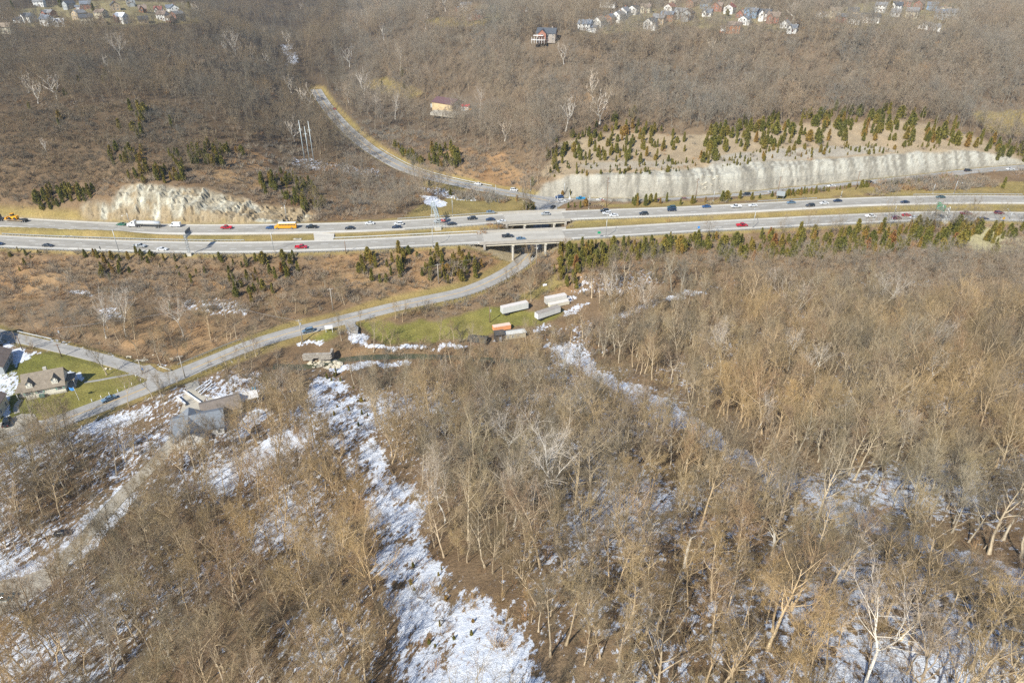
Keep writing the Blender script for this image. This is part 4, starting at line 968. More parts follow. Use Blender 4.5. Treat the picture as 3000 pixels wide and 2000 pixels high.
for key, bx, by, ty, arms, mat, tr, lab in [('a',976,907,844,1,M_PALEP,0,'pale utility pole on the scrub slope above the valley road'),('b',1285,831,773,1,M_PALEP,0,'pale utility pole on the embankment left of the bridge'),('c',887,1003,936,1,M_PALEP,1,'utility pole with grey transformer by the blue car on the valley road'),
    ('d',1571,783,715,2,M_PALEP,1,'utility pole with transformer in front of the bridge underpass'),('e',180,1043,1007,1,M_WOODP,0,'brown utility pole at the edge of the lawn by the side road'),('f',181,1005,959,1,M_WOODP,1,'brown utility pole across the side road with white transformer'),
    ('g',66,1025,983,0,M_WOODP,0,'brown pole at the upper left corner of the lawn'),('h',418,1096,1052,1,M_PALEP,0,'pole with blue sign at the lawn corner of the road fork'),('i',543,1107,1041,1,M_PALEP,0,'pole on the wooded side of the valley road near the fork'),('j',669,959,885,1,M_PALEP,0,'pale pole in the brush right of the white forked trees'),
    ('k',1435.5,945,898,0,M_WOODP,1,'brown pole with white boxes on the green field'),('l',1776.6,606,520,3,M_WOODP,1,'tall brown utility pole in front of the grey rock cut'),('m',2038,582,523,2,M_WOODP,1,'tall utility pole before the rock slide in the grey cut'),('n',2275,581,517,1,M_WOODP,0,'utility pole beside the grey sign back at right'),('o',2506,556,501,1,M_WOODP,0,'utility pole beside the frontage road at right'),
    ('p',1014,743,706,0,M_WOODP,0,'short brown pole on the near roadside left of the bridge'),('q',1423,458,395,0,M_WOODP,0,'thin rust-red pole on the slope above the side road')]:
    UP[key] = utility_pole(bx, by, ty, lab, arms, mat, tr)
M_WIRE = plain('wire', (.20,.20,.20), .6, .4)
def wire(a, b, label, n=2, sag=.9):
    root = empty('power_line', tuple(a), 0, label, 'power line')
    for k in range(n):
        off = Vector(((k-(n-1)/2)*.8, 0, 0)); pts = []
        for i in range(13): t = i/12; p = (b-a)*t+off; p.z -= sag*4*t*(1-t); pts.append(tuple(p))
        build(MB().tube(pts, .022, 4), 'cable', M_WIRE, root)
for a, b, lab in [('c','a','wires between the transformer pole and the pale scrub-slope pole'),('a','b','wires along the embankment to the pole left of the bridge'),('b','d','wires from the embankment pole to the underpass pole'),('j','c','wires from the brush pole to the transformer pole'),('f','j','wires through the wood below the highway at left'),('e','f','short wires across the side road'),('g','e','wires over the lawn corner'),
    ('l','m','wires along the grey rock cut'),('m','n','wires from the rock slide pole to the grey sign'),('n','o','wires along the frontage road at right')]:
    wire(UP[a], UP[b], lab)
# three tall steel transmission poles
M_STEEL = plain('pale_steel', (.52,.58,.58), .45, .35, var=.08); tops = []
for bx, by, ty, lab in [(894,478,353,'left one of three tall steel transmission poles'),(908,480,370,'middle and shortest of three tall steel transmission poles'),(921,483,355,'right one of three tall steel transmission poles')]:
    b = hit(bx, by); H = height_for(b, ty); root = empty('transmission_pole', tuple(b), 0, lab, 'steel pole', 'tall steel transmission poles')
    build(MB().tube([(0, 0, -.5), (0, 0, H)], [.32, .15], 10), 'mast', M_STEEL, root, smooth=True)
    build(MB().box((0, 0, H*.80), (2.2, .2, .2)), 'bracket', M_STEEL, root)
    for x_ in (-1, 1): build(MB().tube([(x_, 0, H*.80-.9), (x_, 0, H*.80)], .10, 6), 'insulator', M_GALV, root)
    tops.append(b+Vector((0, 0, H*.8))); clear_at(b.x, b.y, 5)
wire(tops[0], tops[1], 'short span between left and middle steel poles', 1, .3); wire(tops[1], tops[2], 'short span between middle and right steel poles', 1, .3)
# overhead signs
def lattice(mb, a, b, w, n, r=.06):
    """square truss from a to b"""
    a, b = Vector(a), Vector(b); d = (b-a).normalized(); u = d.cross(Vector((0, 0, 1))); u = u.normalized() if u.length > .1 else Vector((1, 0, 0)); v = d.cross(u)
    cs = [(u*x+v*y)*w/2 for x, y in ((-1, -1), (1, -1), (1, 1), (-1, 1))]
    for c in cs: mb.tube([a+c, b+c], r*1.5, 5)
    for i in range(n):
        p, q = a+(b-a)*i/n, a+(b-a)*(i+1)/n
        for j in range(4):
            c, e = cs[j], cs[(j+1) % 4]; mb.tube([p+c, q+e] if i % 2 else [p+e, q+c], r, 4); mb.tube([p+c, p+e], r*.8, 4)
M_GREEN = plain('sign_green', (.01,.30,.13), .5, var=.05); M_SIGNB = plain('sign_back', (.10,.12,.13), .5, .3); M_SWHITE = plain('sign_white', (.8,.8,.8), .5, var=.03)
M_BLUE = plain('sign_blue', (.05,.25,.62), .5, var=.05); M_SYEL = plain('sign_yellow', (.85,.45,.03), .5, var=.05)
p = hit(556, 747); H = height_for(p, 686)
root = empty('sign_gantry', tuple(p), 0, 'cantilever truss sign seen from behind over the near carriageway at left', 'road sign')
build(MB().box((0, 0, -.2), (2.2, 1.6, 2.6)), 'footing', M_CONC, root)
lm = MB(); lattice(lm, (0, 0, 1), (0, 0, H), .9, 8, .05); build(lm, 'truss_post', M_GALV, root)
lm = MB(); lattice(lm, (0, -.4, H-1.4), (0, 7.4, H-1.4), .9, 6, .05); build(lm, 'truss_arm', M_GALV, root)
pnl = build(MB().box((-.6, 4.9, H-1.0), (.12, 5.6, 3.4)), 'sign_panel', M_SIGNB, root); build(MB().box((.0, 0, 0), (.03, 5.3, 3.1)), 'sign_face', M_GREEN, pnl, (-.69, 4.9, H-1.0))
for z_ in (-1.4, -.4, .6, 1.4): build(MB().box((.08, 0, 0), (.08, 5.6, .10)), 'brace', M_GALV, pnl, (-.55, 4.9, H-1+z_))
clear_at(p.x, p.y, 4)
# sign bridge over the far carriageway
pa = hit(1283, 672); pb = hit(1272, 638); Ha = height_for(pa, 630)
root = empty('sign_bridge', tuple(pa), 0, 'grey steel sign bridge spanning the far carriageway, its shadow on the road', 'sign bridge')
d = pb-pa; d.z = 0; span = d.length+2; ang = math.atan2(d.y, d.x); c_, s_2 = math.cos(ang), math.sin(ang)
def L2(x_, y_, z_): return (x_*c_-y_*s_2, x_*s_2+y_*c_, z_)
for xx in (0, span):
    for yy in (-.95, .95): build(MB().tube([L2(xx, yy, .5), L2(xx, yy, 8.2)], .14, 8), 'upright', M_STEEL, root)
    lm = MB(); lm.tube([L2(xx, -.95, 8.0), L2(xx, .95, 8.0)], .11, 6)
    for q_ in range(4): lm.tube([L2(xx, -.95, 1+q_*1.8), L2(xx, .95, 2.8+q_*1.8)], .06, 5)
    build(lm, 'cross_brace', M_STEEL, root); build(MB().box((0, 0, 0), (1.6, 3.4, 1.8)), 'footing', M_CONC, root, L2(xx, 0, .3), (0, 0, ang))
lm = MB(); lattice(lm, L2(-.5, 0, 7.3), L2(span+3.5, 0, 7.3), 1.5, 11, .055); build(lm, 'truss_beam', M_STEEL, root)
for xx, w_ in ((5.2, 3.6), (10.5, 4.2)):
    pn = build(MB().box((0, 0, 0), (w_, .12, 2.8)), 'sign_panel', M_SIGNB, root, L2(xx, -1.05, 7.4), (0, 0, ang)); build(MB().box((0, -.08, 0), (w_-.2, .03, 2.6)), 'sign_face', M_GREEN, pn)
clear_at(pa.x, pa.y, 4); clear_at(pb.x, pb.y, 5)
# green exit sign at right
p = hit(2768, 651); H = height_for(p, 604)
root = empty('sign_gantry', tuple(p), R(18), 'tilted-looking green highway sign on a cantilever truss at far right', 'road sign')
build(MB().box((0, 0, 0), (2.4, 2.0, 2.4)), 'footing', M_CONC, root)
lm = MB(); lattice(lm, (0, 0, 1), (0, 0, H-.4), .8, 8, .045); build(lm, 'truss_post', M_GALV, root)
lm = MB(); lattice(lm, (0, -.3, H-1.8), (0, 6.6, H-1.8), .8, 6, .045); build(lm, 'truss_arm', M_GALV, root)
pn = build(MB().box((0, 0, 0), (.12, 5.4, 3.4)), 'sign_panel', M_GREEN, root, (-.6, 4.4, H-2.0)); build(MB().box((0, 1.5, 1.95), (.12, 2.1, .55)), 'exit_tab', M_GREEN, pn)
build(MB().tube([(-.065, -1.0, .85), (-.085, -1.0, .85)], .52, 5), 'route_shield', M_SWHITE, pn)
for z_, w_ in ((-.25, 3.6), (-.95, 4.2)): build(MB().box((-.075, 0, z_), (.03, w_, .14)), 'text_line', M_SWHITE, pn)
build(MB().box((-.065, 0, 0), (.02, 5.3, .08)), 'border', M_SWHITE, pn, (0, 0, 1.62)); build(MB().box((-.065, 0, 0), (.02, 5.3, .08)), 'border', M_SWHITE, pn, (0, 0, -1.62))
clear_at(p.x, p.y, 4)
def small_sign(bx, by, w, h, ph, mat, label, ang=0, dia=False, back=None):
    p = hit(bx, by); root = empty('road_sign', tuple(p), R(ang), label, 'road sign'); build(MB().tube([(0, 0, -.2), (0, 0, ph)], .06, 6), 'post', M_GALV, root)
    pn = MB().box((0, 0, 0), (w, .05, h)); build(pn, 'sign_panel', mat, root, (0, -.1, ph-h*.3), (0, R(45) if dia else 0, 0))
small_sign(1754,698,1.5,1.1,3.4,M_GREEN,'small green sign on the near roadside right of the bridge'); small_sign(2045,680,1.1,1.2,3,M_BLUE,'small blue sign on the near roadside')
small_sign(2936,652,1.2,1.2,2.8,M_SYEL,'small yellow diamond sign on the near roadside at right edge', 0, True); small_sign(297,738,.5,1.5,2.6,M_DARK,'small dark sign on the near guardrail at left')
small_sign(1668,598,.9,1.6,4.0,M_SWHITE,'white sign at the right corner of the junction'); small_sign(422,1093,.7,1.0,2.2,M_BLUE,'blue and white sign at the lawn corner of the fork')
p = hit(2284, 586); root = empty('road_sign', tuple(p), R(-18), 'large grey sign seen from behind between frontage road and far carriageway', 'road sign')
for x_ in (-1.6, 1.6): build(MB().tube([(x_, 0, -.2), (x_, 0, 4.8)], .1, 6), 'post', M_GALV, root)
build(MB().box((0, -.15, 3.9), (4.6, .08, 2.8)), 'sign_panel', plain('sign_grey', (.38,.42,.44), .5, .3), root)
p = hit(965, 973); root = empty('billboard', tuple(p), R(100), 'narrow white board sign beside the valley road, seen nearly edge-on', 'sign')
for y_ in (-1.3, 1.3): build(MB().box((0, y_, 1.2), (.15, .15, 2.6)), 'post', M_SWHITE, root)
build(MB().box((0, 0, 2.4), (.15, 3.2, 1.6)), 'board', M_SWHITE, root)

# ---------------------------------------------------------------- buildings
def siding(name, col, kind='lap', rough=.75):
    if name in MATS: return MATS[name]
    m, t, b = nt(name); tc = N(t, 'ShaderNodeTexCoord').outputs['Object']
    if kind == 'brick':
        br = N(t, 'ShaderNodeTexBrick'); br.inputs['Scale'].default_value = 2.2; t.links.new(tc, br.inputs['Vector'])
        br.inputs['Color1'].default_value = (*col, 1); br.inputs['Color2'].default_value = (*[v*.72 for v in col], 1); br.inputs['Mortar'].default_value = (.35,.31,.27,1); br.inputs['Mortar Size'].default_value = .012; c = br.outputs['Color']
    else:
        w = N(t, 'ShaderNodeTexWave'); w.bands_direction = 'Z'; w.inputs['Scale'].default_value = 1.6; t.links.new(tc, w.inputs['Vector'])
        c = mixc(t, .35, col, ramp(t, w.outputs['Fac'], [(.1, .72), (.35, 1.0)]), 'MULTIPLY')
    f = noise(t, tc, .8, 4); c = mixc(t, .5, c, ramp(t, f, [(.3, .82), (.7, 1.12)]), 'MULTIPLY')
    t.links.new(c, b.inputs['Base Color']); b.inputs['Roughness'].default_value = rough; MATS[name] = m; return m
def roofing(name, col):
    if name in MATS: return MATS[name]
    m, t, b = nt(name); tc = N(t, 'ShaderNodeTexCoord').outputs['Object']
    w = N(t, 'ShaderNodeTexBrick'); w.inputs['Scale'].default_value = 1.5; t.links.new(tc, w.inputs['Vector']); w.inputs['Color1'].default_value = (*col, 1); w.inputs['Color2'].default_value = (*[v*.8 for v in col], 1); w.inputs['Mortar'].default_value = (*[v*.6 for v in col], 1); w.inputs['Mortar Size'].default_value = .008
    c = mixc(t, .8, w.outputs['Color'], ramp(t, noise(t, tc, .7, 5, .7), [(.3, .72), (.7, 1.25)]), 'MULTIPLY')
    t.links.new(c, b.inputs['Base Color']); b.inputs['Roughness'].default_value = .85; MATS[name] = m; return m
m, t, b = nt('window_glass'); b.inputs['Base Color'].default_value = (.035,.045,.055,1); b.inputs['Roughness'].default_value = .08; M_GLASS = m
M_TRIM = plain('white_trim', (.72,.71,.68), .6, var=.06)
SID = dict(w=('white_siding', (.80,.79,.75), 'lap'), c=('cream_siding', (.60,.54,.40), 'lap'), g=('grey_siding', (.38,.40,.40), 'lap'), t=('tan_siding', (.46,.36,.24), 'lap'), r=('red_brick', (.34,.14,.09), 'brick'), b=('blue_siding', (.20,.30,.42), 'lap'), o=('orange_brick', (.44,.20,.10), 'brick'))
ROF = dict(k=('black_shingle', (.09,.10,.115)), s=('slate_shingle', (.19,.215,.25)), n=('brown_shingle', (.26,.20,.16)), y=('grey_shingle', (.25,.25,.25)), a=('tan_shingle', (.34,.27,.20)), d=('red_shingle', (.26,.10,.08)), w=('snowy_roof', (.72,.75,.80)))
_winm = {}
def win_meshes(w, h):
    if (w, h) not in _winm:
        f = MB(); t_ = .09
        for c_x, c_z, ww, hh in ((0, h/2, w+2*t_, t_), (0, -h/2, w+2*t_, t_), (-w/2, 0, t_, h), (w/2, 0, t_, h), (0, 0, w, .05)): f.box((c_x, -.04, c_z), (ww, .10, hh))
        _winm[(w, h)] = (f.mesh('window', M_TRIM), MB().box((0, -.02, 0), (w-.02, .05, h-.02)).mesh('pane', M_GLASS))
    return _winm[(w, h)]
def window(root, x_, y_, z_, ang, w=1.0, h=1.3):
    a, b_ = win_meshes(w, h); f = put('window', a, root, (x_, y_, z_), (0, 0, ang)); put('pane', b_, f)
def gable_body(mb, w, d, h, rh, x0=0, y0=0, z0=-1.5):
    """house body w along x, d along y, ridge along x"""
    a, c_ = w/2, d/2
    mb.add([(x0-a, y0-c_, z0), (x0+a, y0-c_, z0), (x0+a, y0+c_, z0), (x0-a, y0+c_, z0), (x0-a, y0-c_, h), (x0+a, y0-c_, h), (x0+a, y0+c_, h), (x0-a, y0+c_, h), (x0-a, y0, h+rh), (x0+a, y0, h+rh)],
           [(0,1,5,4),(2,3,7,6),(1,2,6,9,5),(3,0,4,8,7),(3,2,1,0)])
def gable_roof(mb, w, d, h, rh, x0=0, y0=0, ov=.45, th=.18, fix=0):
    a, c_ = w/2+ov, d/2; k = rh/(d/2); e = c_+ov; zb = h-ov*k
    for s in (-1, 1):
        mb.add([(x0-a, y0+s*e, zb), (x0+a, y0+s*e, zb), (x0+a, y0, h+rh), (x0-a, y0, h+rh), (x0-a, y0+s*e, zb+th), (x0+a, y0+s*e, zb+th), (x0+a, y0, h+rh+th), (x0-a, y0, h+rh+th)],
               [(0,1,2,3),(4,7,6,5),(0,4,5,1),(1,5,6,2),(3,7,4,0)])
def house(pos, rot, w, d, h, rh, wm, rm, label, garage=0, floors=2, chim=1, cross=0, cat='house', grp='houses on the ridge', front=None):
    root = empty('house', tuple(pos), rot, label, cat, grp); wmat = siding(*SID[wm]); rmat = roofing(*ROF[rm])
    mb = MB(); gable_body(mb, w, d, h, rh); wall = build(mb, 'wall', wmat, root)
    mb = MB(); gable_roof(mb, w, d, h, rh); roof = build(mb, 'roof', rmat, root)
    if cross:
        M_ = Matrix.Rotation(R(90), 4, 'Z'); mb = MB(); mb2 = MB(); tmp = MB(); gable_body(tmp, d*.72, w*.42, h, rh*.85); mb.add(tmp.v, tmp.f, 0, Matrix.Translation((-w*.18, -d*.42, 0))@M_); build(mb, 'wing', siding(*SID[front or wm]), root)
        tmp = MB(); gable_roof(tmp, d*.72, w*.42, h, rh*.85); mb2.add(tmp.v, tmp.f, 0, Matrix.Translation((-w*.18, -d*.42, .02))@M_); build(mb2, 'wing_roof', rmat, root)
    if garage:
        gw, gd = 5.6, 6.2; mb = MB(); gable_body(mb, gw, gd, 2.6, 1.5, w/2*garage+gw/2*garage, -.6); g = build(mb, 'garage', siding(*SID[front or wm]), root)
        mb = MB(); gable_roof(mb, gw, gd, 2.6, 1.5, w/2*garage+gw/2*garage, -.6, .3); build(mb, 'garage_roof', rmat, root); build(MB().box((0, 0, 1.1), (4.2, .1, 2.2)), 'garage_door', M_TRIM, root, (w/2*garage+gw/2*garage, -.6-gd/2-.03, 0))
    if chim: build(MB().box((0, 0, 0), (.8, .9, 2.2)), 'chimney', siding(*SID['r']), roof, (w*.28, .3, h+rh))
    n_ = max(2, int(w/3.2))
    for fl in range(floors):
        zc = 1.6+fl*2.8
        if zc+.7 > h: break
        for i in range(n_):
            xx = -w/2+(i+.5)*w/n_; 
            if not (cross and xx < w*.05): window(root, xx, -d/2-.03, zc, 0)
            window(root, xx, d/2+.03, zc, math.pi)
        for sx in (-1, 1):
            if garage == sx and fl == 0: continue
            window(root, sx*(w/2+.03), -d*.2, zc, sx*math.pi/2); window(root, sx*(w/2+.03), d*.2, zc, sx*math.pi/2)
    if cross: window(root, -w*.18, -d*.42-d*.36-.03, h-1.2, 0, 1.6, 1.3)
    build(MB().box((0, -d/2-.05, 1.0), (1.0, .08, 2.1)), 'door', plain('door_paint', (.18,.10,.08), .5), root, (w*.12, 0, 0))
    clear_at(pos.x, pos.y, max(w, d)*.5+2.5 if pos.y > 400 else max(w, d)*.5+3); clear_at(pos.x, pos.y-max(w, d)*.7, max(w, d)*.4); return root
HL = [(118,14,'w','y','white house by the street at top left corner'),(58,62,'w','k','white gabled house lowest left of the upper left cluster'),(90,60,'w','k','dark-roofed white house beside the leftmost white gable'),(150,48,'r','y','brick house with grey roof in the upper left cluster'),(142,68,'w','s','white house with blue-grey roof on the wood edge at upper left'),(178,70,'w','w','small pale shed-like house on the wood edge'),
 (235,50,'t','y','tan house with grey roof in upper left cluster'),(257,64,'c','k','cream gable end among trees at upper left'),(255,22,'r','s','brick house with slate roof near the top edge, left cluster'),(300,48,'c','n','tan house with brown roof in the upper left cluster'),(300,66,'t','n','low brown house on the wood edge'),(360,60,'w','w','white box-shaped house with snow-bright roof on the wood edge'),(385,12,'g','a','grey house with tan roof at the top edge'),
 (420,30,'o','n','low orange-brown house in the upper left cluster'),(422,62,'t','k','dark low house at the wood edge'),(466,32,'w','d','small white house with red roof, upper left cluster'),(480,54,'w','n','white house with brown roof beside the brick house'),(512,34,'w','s','white gable behind the brick house, upper left'),(522,52,'r','y','red brick house with grey roof at the right end of the upper left cluster'),(20,92,'c','a','pale house at the left picture edge'),(205,20,'g','k','grey house behind evergreen at top left'),(340,26,'t','k','tan house among trees near the top edge'),
 (1365,26,'w','s','white house with porch behind the red farmhouse'),(1402,52,'r','y','long red brick house with grey roof on the grassy knoll'),(1540,28,'r','y','red brick house among trees near the top middle'),
 (1715,84,'w','s','white gabled house with brick garage, leftmost of the right-hand street'),(1756,74,'w','a','second white house of the street row'),(1787,64,'o','s','brick house with slate roof, third in the street row'),(1812,56,'w','y','white narrow house, fourth in the street row'),(1828,46,'w','y','white house, fifth in the street row'),(1856,38,'w','k','white house with dark roof, far end of the street row'),(1892,34,'c','n','cream house with brown roof behind the street row'),
 (1905,78,'w','k','white gable house across the street'),(1930,66,'t','y','tan house beside the white gable across the street'),(1955,56,'o','s','brick house with blue-grey roof across the street'),(1962,32,'w','d','white house with pinkish roof behind the street'),(1975,12,'c','n','big cream house near the top edge'),(1995,48,'g','y','grey house at the right end of the street'),(1775,14,'w','y','pale house alone in the trees near the top edge'),
 (2025,16,'r','n','brick house near the top edge right of the street'),(2068,20,'b','k','blue house with dark roof near the top edge'),(2100,28,'r','n','brick house with brown roof, middle of the dense cluster'),(2137,34,'w','d','white gable with red roof in the dense cluster'),(2072,42,'w','s','small white gable on the wood edge'),(2170,46,'r','n','brick house beside the yellow-green tree'),(2200,46,'b','s','blue-grey house in the dense cluster'),(2178,68,'w','s','white-blue gable house among bare trees'),(2240,52,'w','k','white house with dark roof, right of the dense cluster'),(2264,62,'r','n','brick-fronted house at the right of the dense cluster'),(2300,76,'w','y','grey-roofed white house low in the dense cluster'),(2320,88,'w','s','lowest white house at the wood edge'),(2150,88,'o','n','orange brick house half hidden by trees'),(2015,52,'g','k','grey house half hidden left of the dense cluster'),
 (2402,46,'w','y','small white house left of the ridge-top group'),(2446,44,'c','a','cream house with tan roof in the ridge-top group'),(2496,46,'t','k','tan house with three gables in the ridge-top group'),(2466,62,'r','s','brick house with blue roof at the front of the ridge group'),(2502,66,'w','k','white and red house at the front of the ridge group'),(2552,62,'w','k','large bright white house with dark roof, front of the ridge group'),(2578,28,'w','y','white house at the back of the ridge group'),(2622,28,'w','k','white house with black roof by the dark evergreen'),(2650,14,'r','n','large brick house at the top of the ridge group'),(2690,22,'r','a','brick house with tan roof in the ridge group'),(2728,26,'b','s','blue-roofed house in the ridge group'),(2760,40,'c','a','big tan house with orange roof at the right of the ridge group'),(2622,42,'w','y','low white house in the middle of the ridge group'),(2670,46,'c','y','cream house with grey roof in the middle of the ridge group'),(2752,50,'g','s','slate-roofed house front right of the ridge group'),(2788,50,'g','y','grey house at the right end of the ridge group'),(2704,80,'w','y','white house half hidden below the ridge group'),(2738,84,'w','y','white-walled house lowest right of the ridge group')]
hr = random.Random(5)
for i, (ux, uy, wm, rm, lab) in enumerate(HL):
    p = hit(ux, uy+5); big = 'big' in lab or 'large' in lab; small = 'small' in lab or 'low' in lab
    w = hr.uniform(9.2, 11.5)*(1.25 if big else .75 if small else 1); d = hr.uniform(7.5, 9)*(.85 if small else 1)
    fl = 1 if ('low' in lab or small) else 2; h = 3.0 if fl == 1 else 5.2
    rot = hr.choice([R(-22), R(-15), R(25), R(65), R(-60), R(12)]) if ux < 1650 else hr.choice([R(-35), R(-30), R(52), R(58), R(-28)])
    house(p, rot, w, d, h, hr.uniform(2.2, 3.2), wm, rm, lab, garage=hr.choice([0, 0, 1, -1]) if not small else 0, floors=fl, cross=(hr.random() < .35), front='r' if wm == 'w' and hr.random() < .25 else None)
p = hit(1602, 118); house(p, R(-12), 15, 10, 5.6, 3.4, 'r', 'k', 'large red brick house standing alone in the hillside woods', garage=0, cross=1, floors=2, grp=None, cat='house'); 
pp = p+Vector((-7, -8, 0)); o = empty('porch', tuple(pp), R(-12), 'white glazed porch and deck on the lone brick house', 'porch'); build(MB().box((0, 0, 1.2), (11, 5, .25)), 'deck_floor', M_TRIM, o); build(MB().box((0, 0, 4.3), (8, 4, .25)), 'deck_roof', M_TRIM, o)
for k in range(6): build(MB().box((-5+k*2, -2.3, 1.0), (.25, .25, 4.6)), 'post', M_TRIM, o)
clear_at(p.x, p.y-4, 17)
# metal barn
p = hit(1312, 318); rb = empty('barn', tuple(p), R(-35), 'tan metal barn with brown ribbed roof in the hillside woods', 'barn')
def seam_mat(name, col, ax='X', sc=.9):
    if name in MATS: return MATS[name]
    m, t, b = nt(name); tc = N(t, 'ShaderNodeTexCoord').outputs['Object']; w = N(t, 'ShaderNodeTexWave'); w.bands_direction = ax; w.inputs['Scale'].default_value = sc; t.links.new(tc, w.inputs['Vector'])
    c = mixc(t, 1, col, ramp(t, w.outputs['Fac'], [(0, .78), (.2, 1.0)]), 'MULTIPLY'); c = mixc(t, .6, c, ramp(t, noise(t, tc, .5, 4), [(.3, .85), (.7, 1.1)]), 'MULTIPLY')
    t.links.new(c, b.inputs['Base Color']); b.inputs['Roughness'].default_value = .5; MATS[name] = m; return m
M_BARN = seam_mat('tan_metal', (.62,.47,.27)); M_BROOF = seam_mat('brown_metal_roof', (.15,.085,.085))
mb = MB(); gable_body(mb, 21, 14, 5.2, 3.0); build(mb, 'wall', M_BARN, rb); mb = MB(); gable_roof(mb, 21, 14, 5.2, 3.0, ov=.5); build(mb, 'roof', M_BROOF, rb)
build(MB().box((10.55, -.4, 1.9), (.12, 3.4, 3.8)), 'door', M_SWHITE, rb); build(MB().box((10.56, -.4, 6.4), (.1, 1.1, 1.2)), 'vent', M_SWHITE, rb); window(rb, 10.53, 4.4, 2, math.pi/2)
build(MB().box((-12.3, -2, 1.4), (3.4, 6, 2.8)), 'lean_to', plain('lean_grey', (.42,.42,.38), .8), rb); clear_at(p.x, p.y-2, 17); clear_at(p.x+14, p.y-8, 12); clear_at(p.x-2, p.y-18, 13)
p = hit(1364, 320); o = empty('storage_shed', tuple(p), R(-10), 'white shed with red roof right of the tan barn', 'shed'); mb = MB(); gable_body(mb, 6, 4, 2.6, 1.0); build(mb, 'wall', siding(*SID['w']), o); mb = MB(); gable_roof(mb, 6, 4, 2.6, 1.0); build(mb, 'roof', plain('red_roof', (.5,.05,.06), .6), o)
# cape cod house on the lawn
pL = onz(80, 1170, 0); pR = onz(196, 1148, 0); dv = pR-pL; ang = math.atan2(dv.y, dv.x); wd = dv.length
c0 = (pL+pR)/2; nrm = Vector((-math.sin(ang), math.cos(ang), 0)); pc = c0+nrm*4.4; pc.z = float(gz(pc.x, pc.y)); gz0 = pc.z
hr_ = empty('house', tuple(pc), ang, 'cream cottage with brown roof and two dormers on the green lawn', 'house')
w_, d_, h_, rh_ = wd, 8.8, 3.1, 4.3; M_CREAM = siding('cottage_siding', (.78,.74,.62), 'lap'); M_RB = roofing('cottage_roof', (.27,.225,.17))
mb = MB(); gable_body(mb, w_, d_, h_, rh_); build(mb, 'wall', M_CREAM, hr_); build(MB().box((0, 0, -.2), (w_+.1, d_+.1, 1.0)), 'foundation', M_CONC, hr_)
mb = MB(); gable_roof(mb, w_, d_, h_, rh_, ov=.5); rf = build(mb, 'roof', M_RB, hr_)
for k, x_ in enumerate((-4.2, 3.6)):
    Mx = Matrix.Translation((x_, -2.35, 0))@Matrix.Rotation(R(90), 4, 'Z'); tmp = MB(); gable_body(tmp, 3.3, 1.9, 5.5, .95, z0=3.4); dm = MB(); dm.add(tmp.v, tmp.f, 0, Mx); dd_ = build(dm, 'dormer', M_CREAM, hr_)
    tmp = MB(); gable_roof(tmp, 4.2, 1.9, 5.5, .95, ov=.22, x0=.35); dm = MB(); dm.add(tmp.v, tmp.f, 0, Mx); build(dm, 'dormer_roof', M_RB, dd_)
    a_w, b_w = win_meshes(1.0, 1.1); f_ = put('window', a_w, dd_, (x_, -4.03, 4.95)); 
build(MB().box((0, 0, 0), (1.1, .9, 2.6)), 'chimney', M_CONC, rf, (1.0, .5, h_+rh_-.2))
for x_ in (-5.2, -1.6, 4.6):
    window(hr_, x_, -d_/2-.03, 1.9, 0, 1.7, 1.25)
    for s_3 in (-1, 1): build(MB().box((x_+s_3*1.15, -d_/2-.06, 1.9), (.42, .06, 1.3)), 'shutter', plain('shutter_green', (.22,.36,.30), .6), hr_)
window(hr_, w_/2+.03, 1.2, 1.9, math.pi/2); window(hr_, w_/2+.03, 0, 5.0, math.pi/2, .9, 1.0)
# side porches
for sx, wx, nm in ((-1, 2.6, 'carport'), (1, 2.6, 'porch')):
    x_ = sx*(w_/2+wx/2+.1); build(MB().box((x_, .6 if sx > 0 else -.6, 2.7), (wx+.5, 5.4 if sx > 0 else 7.4, .16)), nm+'_roof', M_RB, hr_)
    for yy in ((-1.9, 3.1) if sx > 0 else (-4.0, 2.8)): build(MB().box((sx*(w_/2+wx), yy, 1.2), (.16, .16, 3)), nm+'_post', M_TRIM, hr_)
    build(MB().box((x_, 0, -.1), (wx, 5, .5)), nm+'_floor', M_CONCD, hr_)
build(MB().box((-1.2, -d_/2-.9, .55), (1.6, .9, 1.2)), 'bulkhead', plain('bulkhead_green', (.12,.2,.17), .5), hr_); clear_at(pc.x, pc.y, 14)
# house at the left picture edge
p = onz(-12, 1075, .3); p.z = float(gz(p.x, p.y)); h2 = house(p, R(-70), 13, 9, 3.2, 2.6, 'g', 'n', 'grey house with dark roof and railed deck at the left picture edge', floors=1, chim=0, grp=None)
p2 = onz(18, 1062, .2); dk = empty('deck', tuple(Vector((p2.x, p2.y, float(gz(p2.x, p2.y))))), R(20), 'railed wooden deck on the house at the left edge', 'deck'); build(MB().box((0, 0, 1.1), (5, 3.6, .2)), 'deck_floor', M_PALEP, dk)
for k in range(5): build(MB().box((-2.4+k*1.2, -1.75, 1.2), (.14, .14, 2.2)), 'post', M_PALEP, dk)
build(MB().box((0, -1.75, 2.2), (5, .1, .14)), 'railing', M_PALEP, dk)
p = onz(-40, 1010, .3); p.z = float(gz(p.x, p.y)); house(p, R(-65), 12, 9, 5, 3, 'w', 'y', 'pale house mostly outside the left edge beside snow', floors=2, grp=None)
p = onz(-30, 1208, .1); p.z = float(gz(p.x, p.y)); house(p, R(-75), 9, 9, 4.4, 3, 'c', 'n', 'house at left edge throwing shade on the snow by the lawn', floors=1, chim=0, grp=None)
